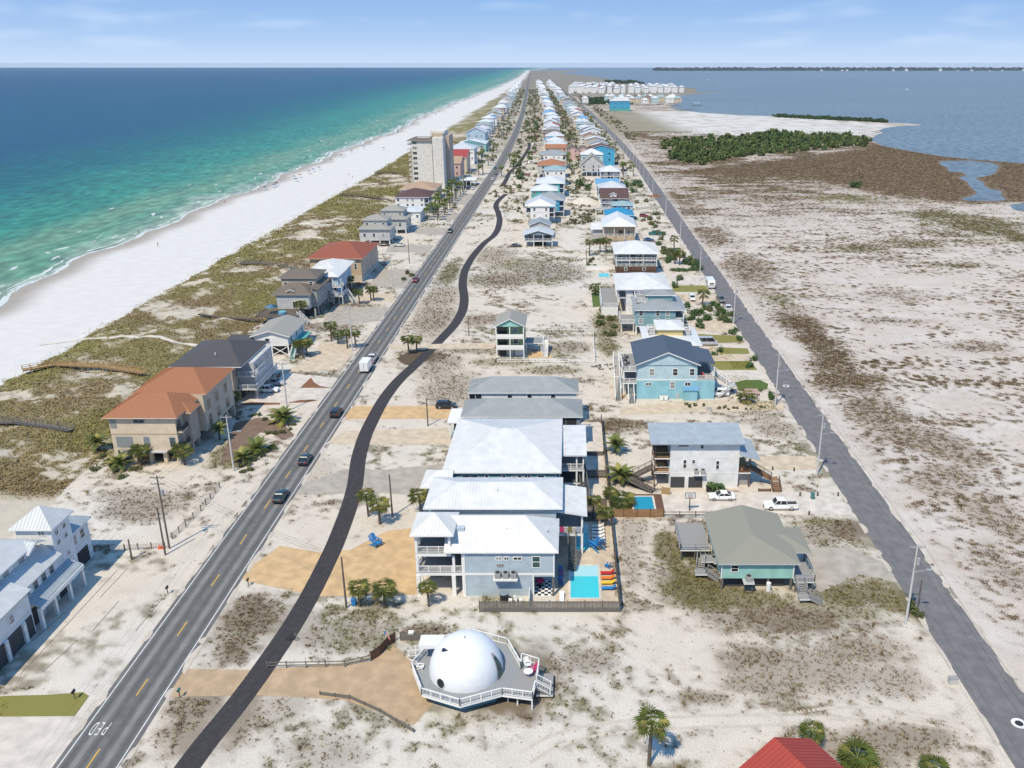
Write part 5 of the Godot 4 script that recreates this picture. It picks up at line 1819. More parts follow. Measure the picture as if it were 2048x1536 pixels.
# ---------------------------------------------------------------- the dome
func dome_home():
	var c := Vector3(-13.1, 0, -92.4)
	var t := thing("dome_house", "white dome house on octagonal deck with round porthole", "house", c)
	var R := 4.66
	var y := 1.75
	var DV := 1.04
	mark(-21, -3.5, -86.5, -101.5)
	var b := mb()
	var nu := 40
	var nv := 16
	var sp := func(i: int, k: int) -> Vector3:
		var a := TAU * i / nu
		var e := lerpf(0.0, PI / 2, float(k) / nv)
		return Vector3(cos(a) * cos(e), sin(e), sin(a) * cos(e))
	for k in nv:
		for i in nu:
			var q := [sp.call(i, k), sp.call(i + 1, k), sp.call(i + 1, k + 1), sp.call(i, k + 1)]
			var n := []
			for p in q: n.append(Vector3(p.x, p.y, p.z))
			for tr in [[0, 1, 2], [0, 2, 3]]:
				var P: Array = []
				for j in tr: P.append(c + Vector3(q[j].x * R, y + q[j].y * R * DV, q[j].z * R))
				var g: Vector3 = ((P[2] as Vector3) - P[0]).cross((P[1] as Vector3) - P[0])
				var order: Array = tr if g.dot(n[tr[0]]) > 0 else [tr[0], tr[2], tr[1]]
				var PP: Array = [P[0], P[1], P[2]] if order == tr else [P[0], P[2], P[1]]
				for j in 3: b.push(PP[j], n[order[j]].normalized())
	put("dome", b, M.dome_paint)
	# porthole, skylight, window hood and arched glass door
	var on := func(az: float, el: float, lift := 0.0) -> Vector3:
		return c + Vector3(sin(az) * cos(el) * (R + lift), y + sin(el) * (R + lift) * DV, cos(az) * cos(el) * (R + lift))
	var nrm := func(az: float, el: float) -> Vector3: return Vector3(sin(az) * cos(el), sin(el), cos(az) * cos(el))
	var hole: Vector3 = on.call(-.62, .16)
	var hn: Vector3 = nrm.call(-.62, .16)
	b = mb(); b.tube(hole - hn * .12, hole + hn * .05, .70, .66, 20)
	var o := put("porthole", b, M.trim)
	b = mb(); b.tube(hole - hn * .05, hole + hn * .06, .60, .60, 20)
	put("pane", b, M.glass, o)
	var sk: Vector3 = on.call(-.95, .93)
	b = mb(); b.bar(sk - Vector3(.42, .0, .25), sk + Vector3(.42, .12, -.15), .55, .12)
	put("skylight", b, M.glass)
	b = mb(); b.tube(on.call(.1, 1.5), on.call(.1, 1.5) + Vector3.UP * .35, .06, .05, 6)
	put("vent_pipe", b, M.wall_grey)
	b = mb()
	var az := 1.25
	var side := Vector3(cos(az), 0, -sin(az))
	for k in 7:
		var e0 := -.20 + k * .13
		var e1 := e0 + .13
		var w0 := .85 * cos(k / 7.0 * 1.35); var w1 := .85 * cos((k + 1) / 7.0 * 1.35)
		b.quad(on.call(az, e0, .05) - side * w0, on.call(az, e0, .05) + side * w0, on.call(az, e1, .05) + side * w1, on.call(az, e1, .05) - side * w1, nrm.call(az, e0))
	o = put("arched_window", b, M.wall_grey)
	b = mb()
	for k in 6:
		var e0 := -.18 + k * .13
		var e1 := e0 + .13
		var w0 := .6 * cos(k / 6.0 * 1.2); var w1 := .6 * cos((k + 1) / 6.0 * 1.2)
		b.quad(on.call(az, e0, .08) - side * w0, on.call(az, e0, .08) + side * w0, on.call(az, e1, .08) + side * w1, on.call(az, e1, .08) - side * w1, nrm.call(az, e0))
	put("pane", b, M.glass_teal, o)
	# hood over the entrance, upper left
	b = mb()
	b.box(c.x - 6.1, c.x - 3.1, y + 2.5, y + 2.62, c.z - 3.4, c.z - 1.2)
	b.box(c.x - 6.1, c.x - 3.1, y + 2.1, y + 2.5, c.z - 1.26, c.z - 1.2)
	put("entrance_hood", b, M.white)
	door("w", c.x - 4.2, c.z - 2.2, y, 1.0, 2.1, "plastic_blue")
	# octagon deck and base wall
	var ring := func(r: float, hgt: float) -> Array:
		var l := []
		for i in 8:
			var a := TAU * i / 8.0
			l.append(c + Vector3(sin(a) * r, hgt, cos(a) * r))
		return l
	var d: Array = ring.call(6.9, y)
	b = mb()
	b.poly(d, Vector3.UP)
	o = put("deck", b, M.deck_pale)
	b = mb()
	for i in 8: b.quad(d[i] - Vector3.UP * .3, d[(i + 1) % 8] - Vector3.UP * .3, d[(i + 1) % 8] + Vector3.UP * .01, d[i] + Vector3.UP * .01, d[i] + d[(i + 1) % 8] - c * 2.0)
	put("rim_beam", b, M.trim, o)
	b = mb()
	var w: Array = ring.call(5.6, 0)
	for i in 8: b.quad(w[i], w[(i + 1) % 8], w[(i + 1) % 8] + Vector3.UP * (y - .25), w[i] + Vector3.UP * (y - .25), w[i] + w[(i + 1) % 8] - c * 2.0)
	put("base_wall", b, M.wall_teal)
	# deck wing on the right
	var wing := [d[1], Vector3(-4.5, y, -86.8), Vector3(-3.9, y, -93.1), Vector3(-6.2, y, -94.2), d[2]]
	b = mb()
	var drop := []
	for p in wing: drop.append(p - Vector3.UP * .02)
	b.poly(drop, Vector3.UP)
	o = put("deck", b, M.deck_grey)
	b = mb()
	for i in 4: b.quad(drop[i] - Vector3.UP * .3, drop[i + 1] - Vector3.UP * .3, drop[i + 1], drop[i], (drop[i] + drop[i + 1]) / 2.0 - Vector3(-6, y, -91))
	put("rim_beam", b, M.trim, o)
	for p in [Vector2(-4.6, -87.0), Vector2(-6.4, -87.7), Vector2(-4.2, -90), Vector2(-4.0, -92.8), Vector2(-7.6, -88.4)]: post(p.x, p.y, 0, y - .3, .16)
	for i in 8:
		if i == 1: continue
		rail([d[i], d[(i + 1) % 8]], "trim", 1.0, .2, 1.5)
	rail([d[1], wing[1], Vector3(-4.3, y, -88.6)], "trim", 1.0, .2, 1.5)
	rail([Vector3(-4.1, y, -90.4), wing[2], wing[3], d[2]], "trim", 1.0, .2, 1.5)
	stairs(Vector3(-4.2, y, -89.5), Vector3(-2.4, .7, -89.4), 1.3, "deck_grey")
	deck(-4.2, -2.1, -88.8, -92.8, .7, "deck_grey")
	stairs(Vector3(-18.6, y, -95.6), Vector3(-20.9, .1, -97.4), 1.3, "deck_grey")
	# patio table and chairs on the wing
	var tb := thing("patio_table", "white patio table on the dome house deck", "table", Vector3(-5.2, y, -91.0))
	b = mb(); b.tube(Vector3(-5.2, y + .70, -91), Vector3(-5.2, y + .75, -91), .6, .6, 12); put("tabletop", b, M.trim)
	b = mb(); b.tube(Vector3(-5.2, y, -91), Vector3(-5.2, y + .7, -91), .06, .06, 6); put("leg", b, M.trim)
	lounge(-5.4, -92.9, 0.4, "trim", "white garden chair at back of the dome's deck", 1.0, y)
	lounge(-4.6, -91.8, -.9, "cushion_magenta", "reddish garden chair by the dome's deck railing", 1.0, y)
	lounge(-18.9, -92.4, 1.4, "trim", "white chair on the narrow left side of the dome deck", .9, y)
	# flag at the drive
	t = thing("flag", "striped flag leaning over the clay driveway", "flag", Vector3(-24.4, 0, -99.2))
	b = mb(); b.tube(Vector3(-24.4, 0, -99.2), Vector3(-24.9, 2.5, -99.6), .04, .03, 6); put("flag_pole", b, M.trim)
	for k in 7:
		b = mb()
		b.quad(Vector3(-24.85 + .03 * k, 2.3 - k * .13, -99.5), Vector3(-24.85 + .03 * (k + 1), 2.3 - (k + 1) * .13, -99.5), Vector3(-24.25 + .03 * (k + 1), 1.9 - (k + 1) * .13, -99.2), Vector3(-24.25 + .03 * k, 1.9 - k * .13, -99.2), Vector3.BACK)
		put("stripe", b, M.plastic_red if k % 2 == 0 else M.trim)
	b = mb()
	b.box(-24.86, -24.6, 1.75, 2.3, -99.47, -99.44)
	put("canton", b, M.plastic_blue)
	bin(-21.6, -100.9, "trim", "white bin at the end of the brown fence by the dome")
	bin(-19.6, -96.2, "wall_grey", "grey bin at the foot of the dome's left steps")
	fence("brown board fence behind the dome's driveway", [Vector2(-26.1, -96.2), Vector2(-25.3, -97.2), Vector2(-24.5, -99.3), Vector2(-23.7, -100.4)], 1.5, "board", "wood_red", "wood_brown")
	fence("low rail fence along north side of the clay driveway", [Vector2(-39.2, -94.7), Vector2(-29.2, -95.0), Vector2(-26.1, -96.2)], 1.0, "rail", "wood_grey")
	fence("grey board fence between bin and dome steps", [Vector2(-23.0, -100.6), Vector2(-19.8, -100.6)], 1.2, "board", "wood_grey")
	t = fence("low weathered timber edging along south of the clay driveway", [Vector2(-31.0, -89.6), Vector2(-27.1, -88.9), Vector2(-22.9, -86.5), Vector2(-18.3, -83.1)], .5, "solid", "wood_grey", "wood_brown", "timber_edging")

# ---------------------------------------------------------------- grey blue houses in the middle
func grey_blue_houses():
	var t := thing("beach_house", "nearest pale grey blue house with white metal roof and corner porch tower", "house", Vector3(-12.3, 0, -111.2))
	wall("wall_blue_grey", -15.4, -5.4, -111.2, -120.4, 0, 7.4)
	wall("wall_blue_grey", -5.4, -2.3, -111.2, -120.4, 3.3, 7.4, "upper_wall")
	wall("wall_blue_grey", -5.4, -2.3, -115.2, -120.4, 0, 3.3, "lower_wall")
	var b := mb()   # white trim bands and corner boards
	b.box(-15.42, -2.27, 3.55, 3.95, -111.17, -111.14)
	put("band", b, M.trim)
	for x in [-15.35, -2.35, -5.35]:
		b = mb(); b.box(x - .1, x + .1, 0 if x < -3 else 3.3, 3.55 if x == -5.35 else 7.4, -111.2, -111.13); put("corner_board", b, M.trim)
	post(-2.45, -111.35, 0, 3.3, .3, "wood_grey")
	# chequered floor under the corner
	b = mb(); b.box(-5.3, -2.3, .0, .06, -115.2, -111.2); put("patio_slab", b, M.trim)
	for i in 6:
		for k in 8:
			if (i + k) % 2: continue
			b = mb(); b.box(-5.25 + i * .49, -4.76 + i * .49, .06, .066, -115.15 + k * .49, -114.66 + k * .49); put("floor_tile", b, M.plastic_black)
	# porches on the left
	for y in [3.9, 7.1]:
		deck(-22.4, -15.42 if y < 5 else -17.2, -111.4, -117.0, y, "deck_pale", .55)
		rail([Vector3(-22.3, y, -116.9), Vector3(-22.3, y, -111.5), Vector3(-15.5 if y < 5 else -17.3, y, -111.5)], "trim", 1.0, .17)
	for x in [-22.2, -18.6, -17.4]:
		if x != -18.6: post(x, -111.6, 7.1, 10.1, .34)
	for x in [-22.2, -16.9]: post(x, -111.6, 3.9, 6.6, .36)
	post(-15.6, -111.5, 0, 7.2, .3)
	for x in [-22.2, -17.0]: post(x, -111.6, 0, 3.4, .55)
	for z in [-114.2, -116.8]:
		for y in [[0.0, 3.4], [3.9, 6.6], [7.1, 10.1]]: post(-22.2, z, y[0], y[1], .36)
	wall("wall_slate", -22.2, -15.42, -117.05, -120.0, 0, 7.0, "porch_back_wall"); wall("wall_slate", -22.1, -17.15, -116.9, -117.3, 7.0, 10.05, "tower_back_wall")
	wall("wall_blue_grey", -17.1, -15.42, -113.5, -116.88, 7.1, 10.0, "tower_side_wall")
	door("s", -19.6, -117.04, 3.9, 1.8, 2.2, "glass"); door("s", -19.8, -116.89, 7.1, 1.8, 2.2, "plastic_blue")
	roof("metal_white", -22.4, -17.2, -111.4, -117.4, 10.1, 1.9, .55, "x", -1, -1, .5)
	roof("metal_white", -17.6, -2.2, -111.3, -120.2, 7.45, 3.3, .55, "x", 0, -1, .5, "wall_blue_grey")
	b = mb(); b.tube(Vector3(-9.2, 9.2, -113.8), Vector3(-9.2, 9.9, -113.8), .09, .09, 8); put("vent_pipe", b, M.trim)
	b = mb(); b.tube(Vector3(-3.4, 8.9, -114.6), Vector3(-3.4, 9.5, -114.6), .09, .09, 8); put("vent_pipe", b, M.trim)
	for w in [[-10.3, 6.15, .75, .4], [-9.2, 6.15, .6, .4], [-7.6, 6.15, 1.1, .4]]: win("s", w[0], -111.19, w[1], w[2], w[3], 2)
	win("s", -4.9, -111.19, 4.9, 1.05, 1.75, 1, "trim", "glass_teal")
	for k in 3: win("s", -10.45 + k * .32, -111.19, 5.1, .12, .25, 0, "wall_grey", "dark")
	for k in 3: win("e", -2.29, -113 - k * 2.8, 4.8, 1.0, 1.5)
	for k in 3: door("s", -11.0, -111.0, 0, 0.0, 0.0) if false else null
	deck(-11.1, -7.6, -110.0, -111.18, 3.5, "trim", .25)
	b = mb()
	b.bar(Vector3(-10.8, 2.2, -111.15), Vector3(-10.8, 3.3, -110.2), .1, .1); b.bar(Vector3(-7.9, 2.2, -111.15), Vector3(-7.9, 3.3, -110.2), .1, .1)
	put("bracket", b, M.trim)
	for k in 3: ac(-10.5 + k * 1.15, 3.5, -110.6, ["left", "middle", "right"][k] + " of three air conditioners on the grey blue house's wall shelf")
	t = thing("water_tank", "round dark hot tub cover behind the picket fence", "tank", Vector3(-9.6, 0, -109.9))
	b = mb(); b.tube(Vector3(-9.6, 0, -109.9), Vector3(-9.6, 1.3, -109.9), .62, .62, 14); put("shell", b, M.plastic_black)
	b = mb(); b.tube(Vector3(-9.6, 1.3, -109.9), Vector3(-9.6, 1.4, -109.9), .66, .60, 14); put("lid", b, M.wall_slate)
	t = thing("utility_cabinet", "white pool pump cabinets behind the picket fence", "cabinet", Vector3(-8.0, 0, -109.3))
	for k in 3:
		b = mb(); b.box(-8.9 + k * .75, -8.4 + k * .75, 0, .7 + .15 * (k % 2), -109.6, -109.1); put("pump_box", b, M.trim)
	b = mb(); b.tube(Vector3(-8.0, .9, -109.4), Vector3(-8.0, 1.2, -109.4), .22, .2, 10); put("filter", b, M.trim)
	fence("low white slatted screen by the pump cabinets", [Vector2(-5.9, -110.9), Vector2(-5.9, -108.2)], 1.5, "solid", "trim")
	t = thing("egg_chair", "magenta seat on the chequered patio", "chair", Vector3(-4.5, .07, -114.0))
	b = mb()
	for k in 8: b.tube(Vector3(-4.5, .75, -114), Vector3(-4.5 + .6 * cos(TAU * k / 8), .95, -114 + .5 * sin(TAU * k / 8)), .3, .2, 6)
	put("cushion", b, M.cushion_magenta)
	b = mb(); b.tube(Vector3(-4.5, .07, -114), Vector3(-4.5, .7, -114), .35, .1, 8); put("stand", b, M.dark)
	# second house
	t = thing("beach_house", "second grey blue house with wide white roof and pool-side balcony", "house", Vector3(-12, 0, -122.2))
	wall("wall_blue_grey", -21.6, -2.2, -122.2, -131.6, 0, 8.7)
	roof("metal_white", -21.8, -2.1, -122.5, -131.6, 8.75, 1.9, .95, "x", 5.0, 5.0, .5)
	b = mb(); b.tube(Vector3(-11.5, 10.0, -125), Vector3(-11.5, 10.7, -125), .08, .08, 8); put("vent_pipe", b, M.trim)
	for k in 4: win("e", -2.19, -123.5 - k * 2.4, 7.0, .9, 1.1)
	deck(-2.18, 2.1, -122.9, -131.4, 3.85, "deck_pale", .5)
	rail([Vector3(-2.1, 3.85, -123.0), Vector3(2.0, 3.85, -123.0), Vector3(2.0, 3.85, -131.2)], "trim", 1.0, .17)
	for z in [-123.1, -127.2, -131.2]:
		post(1.9, z, 0, 3.3, .35); post(1.9, z, 3.85, 7.0, .3)
	lean("metal_white", -2.15, 2.7, -122.4, -132.2, 7.8, 7.0, "porch_roof", .5)
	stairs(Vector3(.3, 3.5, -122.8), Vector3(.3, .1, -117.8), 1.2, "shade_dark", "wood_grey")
	b = mb()
	for k in 3:
		b = mb(); b.box(-1.6 + k * 1.3, -1.0 + k * 1.3, 4.0, 4.95, -122.98, -122.93); put("towel", b, M[["cushion_magenta", "lawn", "car_lilac"][k]])
	wall("shade_dark", -2.1, -2.05, -123.2, -131, .1, 3.3, "shade_sheet")  # shade under the balcony painted as a dark sheet on the wall
	# third house
	t = thing("beach_house", "large house under the biggest pale metal roof, teal wall below", "house", Vector3(-11, 0, -134.8))
	wall("wall_teal", -20.6, -2.3, -134.8, -152.5, 0, 8.7)
	roof("metal_white", -21.2, -1.9, -134.8, -158.0, 8.75, 3.0, .45, "x", 9.0, 8.0, .5)
	for w in [[-16.9, 2.6, 1.9, 2], [-14.1, .55, 1.9, 0], [-11.2, .55, 1.9, 0], [-9.5, .55, 1.9, 0], [-8.5, .6, .5, 0], [-7.2, 1.0, .5, 2], [-4.9, 1.1, 1.9, 1]]:
		win("s", w[0], -134.79, 8.2 - w[2], w[1], w[2], w[3])
	roof("metal_white", -24.4, -20.0, -131.4, -137.5, 7.6, 1.6, .4, "x", -1, 0.0, .5)
	wall("wall_teal", -23.8, -20.62, -132.0, -137.2, 0, 7.5, "porch_block")
	flat("metal_white", -1.85, 3.0, -143.4, -156.0, 7.7, 8.3, "porch_roof", .5)
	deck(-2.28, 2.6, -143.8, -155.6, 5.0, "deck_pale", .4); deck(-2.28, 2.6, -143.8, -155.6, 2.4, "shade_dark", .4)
	rail([Vector3(-2.2, 5.0, -143.9), Vector3(2.5, 5.0, -143.9), Vector3(2.5, 5.0, -155.4)], "trim", 1.0, .17)
	for x in [-1.9, 1.2, 2.4]: post(x, -144.0, 5.0, 7.7, .26); post(x, -144.0, 0, 4.6, .3)
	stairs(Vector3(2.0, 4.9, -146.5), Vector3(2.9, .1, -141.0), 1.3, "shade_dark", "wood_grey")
	for k in 2: door("s", -1.0 + k * 2.2, -155.55, 5.0, 1.6, 2.1, "glass")
	# fourth: grey hip roof with flat white porch roof
	t = thing("beach_house", "grey hip-roofed house with flat white porch roof on its left", "house", Vector3(-9.6, 0, -161.6))
	wall("wall_slate", -21.0, 2.0, -161.6, -170.4, 0, 7.9)
	roof("metal_grey", -21.2, 2.1, -161.6, -170.4, 7.95, 2.1, .45, "x", 5.5, 6.5, .5)
	for w in [[-18.4, 1.2], [-16.8, .8], [-6.6, 1.0], [-5.3, 1.0]]: win("s", w[0], -161.59, 6.2, w[1], 1.4, 1, "trim", "glass_teal")
	win("s", -.8, -161.59, 5.6, 4.2, 2.0, 2, "wall_slate", "dark")
	flat("white", -24.2, -17.0, -160.4, -167.4, 7.0, 7.2, "porch_roof")
	wall("wall_teal", -23.6, -21.02, -161.3, -167.0, 0, 4.2, "porch_block")
	for x in [-23.7, -20.4, -17.4]: post(x, -160.8, 4.2, 7.0, .22)
	wall("shade_dark", -23.3, -17.5, -163.5, -163.7, 4.3, 6.95, "porch_back_wall")
	rail([Vector3(-23.7, 4.2, -160.8), Vector3(-17.4, 4.2, -160.8)], "trim", 1.0, .2)
	# fifth
	t = thing("beach_house", "long grey hip-roofed house with white lower walls behind the others", "house", Vector3(-10, 0, -175.4))
	wall("wall_white", -21.3, 1.4, -175.4, -183.0, 0, 7.8)
	roof("metal_grey", -21.3, 1.4, -175.4, -183.0, 7.85, 2.2, .45, "x", 5.0, 5.5, .5)
	for w in [-12.8, -8.6, -3.6]: win("s", w, -175.39, 5.9, .9, 1.5)
	win("s", -20.1, -175.39, 5.9, 2.6, 1.6, 2)
	deck(1.5, 6.6, -160.5, -172.5, 1.0, "concrete_pink", 1.0, "wood_grey")
	fence("white picket fence on the raised sandy terrace", [Vector2(1.6, -172.4), Vector2(6.6, -172.4), Vector2(6.6, -161)], 1.9, "rail", "trim")
	# yard: pools, loungers, fences
	pool(.1, 4.3, -110.6, -119.4, "pool_water", "turquoise swimming pool inside the picket fence", 3.0)
	pool(.6, 3.0, -124.2, -132.4, "pool_water", "narrow turquoise pool beside the balcony house", 2.6)
	fence("grey picket fence in front of the turquoise pool", [Vector2(-12.9, -107.2), Vector2(7.1, -107.2)], 1.85, "picket", "wood_grey", "wood_brown")
	fence("long brown picket fence down the east side of the yards", [Vector2(7.1, -107.4), Vector2(7.0, -140), Vector2(6.8, -178)], 1.85, "picket", "wood_brown")
	fence("short dark picket gate between house and long fence", [Vector2(2.9, -150.5), Vector2(6.8, -150.5)], 1.7, "picket", "wood_brown")
	var beds := [["plastic_red", "red", -117.0], ["plastic_orange", "orange", -115.6], ["plastic_yellow", "yellow", -114.3], ["plastic_blue", "blue", -112.8]]
	for k in 4: sunbed(5.7, beds[k][2], PI / 2 + PI, beds[k][0], beds[k][1] + " sun lounger by the turquoise pool")
	lounge(5.9, -119.0, -2.2, "plastic_blue", "small blue garden chair above the red lounger")
	lounge(4.3, -124.6, -2.5, "plastic_blue", "oversized blue garden chair at the corner of the pool deck", 2.3)
	sunbed(-1.2, -110.2, 0.0, "trim", "white sun lounger between house and turquoise pool")
	sunbed(-1.4, -114.5, 0.1, "car_blue", "dark blue sun lounger in the shade of the grey blue house")
	sunbed(-1.4, -117.2, 0.1, "car_blue", "dark blue sun lounger next to the stairs in shade")
	for k in 6: sunbed(4.6, -125.8 - k * 1.15, PI / 2 + PI, "trim", "white sun lounger %s along the narrow pool" % ["nearest in the row", "second in the row", "third in the row", "fourth in the row", "fifth in the row", "farthest in the row"][k])
	for k in 6: lounge(-.9 + k * .85, -136.4, .1, "wood_warm" if k < 4 else "wood_grey", "%s of six wooden chairs on the brown terrace" % ["leftmost", "second from left", "third from left", "fourth from left", "fifth from left", "rightmost"][k])
	lounge(-31.5, -125.6, .9, "plastic_blue", "giant blue garden chair on the sand by the palms", 1.8, 0.0)
	bin(-31.2, -108.8, "plastic_blue", "light blue bin beside the slim pole at the gravel drive")

# ---------------------------------------------------------------- green cottage
func green_cottage():
	var t := thing("cottage", "mint green cottage on stilts with olive shingle roof", "house", Vector3(28, 0, -112.8))
	wall("wall_mint", 22.4, 33.0, -112.8, -126.5, 2.0, 4.6)
	wall("shade_dark", 23.4, 32.0, -113.8, -126.0, 0, 1.98, "ground_floor_room")
	posts(22.6, 32.8, -113.0, -126.3, 4, 4, 0, 2.0, .26, "wood_grey", true)
	roof("shingle_olive", 22.3, 33.2, -112.8, -127.0, 4.65, 1.6, .6, "z", 5.6, 0, 0.0, "wall_mint", "wall_lightgrey")
	roof("shingle_olive", 30.0, 36.2, -116.2, -123.5, 4.3, .9, .2, "x", 0, -1, 0.0, "wall_mint", "wall_lightgrey")
	var b := mb(); b.bar(Vector3(22.38, 2.0, -112.76), Vector3(22.38, 4.6, -112.76), .16, .1); b.bar(Vector3(33.0, 2.0, -112.76), Vector3(33.0, 4.6, -112.76), .16, .1); put("corner_board", b, M.trim)
	win("s", 24.3, -112.79, 3.2, .95, 1.0, 1)
	for k in 3: win("w", 22.39, -116 - k * 3.6, 3.0, 1.0, 1.2)
	for k in 2: win("e", 33.01, -114.5 - k * 8.0, 3.0, 1.0, 1.2)
	deck(17.3, 22.0, -121.0, -129.5, 2.0, "deck_grey")
	rail_box(17.3, 22.0, -121.0, -129.5, 2.0, "sw", "deck_pale", 0.0)
	rail([Vector3(17.3, 2.0, -129.5), Vector3(22, 2, -129.5)], "deck_pale", 1.0, 0.0)
	posts(17.5, 21.8, -121.2, -129.3, 3, 3, 0, 1.7, .16, "wood_grey")
	b = mb()
	for k in 24: b.box(17.35 + k * .19, 17.36 + k * .19, .2, 1.75, -121.05, -121.02)
	put("lattice", b, M.wood_grey)
	deck(22.0, 22.4, -117.2, -119.2, 2.0, "deck_grey")
	deck(20.2, 22.4, -117.6, -119.4, 2.0, "deck_grey")
	rail([Vector3(20.2, 2, -119.4), Vector3(22.4, 2, -119.4)], "deck_pale", 1.0, 0.0)
	stairs(Vector3(20.2, 2.0, -118.5), Vector3(19.9, 1.0, -117.0), 1.2, "deck_grey", "deck_pale")
	deck(19.0, 20.8, -115.6, -117.0, 1.0, "deck_grey")
	stairs(Vector3(20.8, 1.0, -116.3), Vector3(22.6, .1, -115.4), 1.1, "deck_grey", "deck_pale")
	deck(33.05, 36.0, -112.0, -117.5, 2.0, "deck_grey")
	rail([Vector3(33.1, 2, -112.0), Vector3(36, 2, -112.0), Vector3(36, 2, -117.4)], "deck_pale", 1.0, 0.0)
	posts(33.3, 35.8, -112.2, -117.3, 2, 2, 0, 1.7, .16, "wood_grey")
	posts(33.6, 35.9, -117.8, -123.2, 2, 2, 0, 4.3, .16, "wood_grey")
	stairs(Vector3(33.9, 2.0, -112.0), Vector3(33.9, 1.1, -110.4), 1.3, "deck_grey", "deck_pale")
	deck(33.2, 34.7, -109.0, -110.4, 1.0, "deck_grey")
	stairs(Vector3(34.7, 1.0, -109.7), Vector3(36.5, .1, -109.3), 1.1, "deck_grey", "deck_pale")
	for x in [25.7, 26.9]: post(x, -112.0, 0, 1.9, .12, "wood_grey")
	deck(25.5, 27.1, -111.4, -112.75, 2.0, "wall_lightgrey", .2)
	ac(26.3, 2.0, -112.1, "air conditioner on the small platform of the green cottage")
	t = thing("water_tank", "white water heater tank under the green cottage", "tank", Vector3(29.4, 0, -112.4))
	b = mb(); b.tube(Vector3(29.4, .2, -112.4), Vector3(29.4, 1.5, -112.4), .34, .34, 12); put("tank", b, M.trim)
	b = mb(); b.box(29.0, 29.8, 0, .2, -112.8, -112.0); put("stand", b, M.concrete_grey)

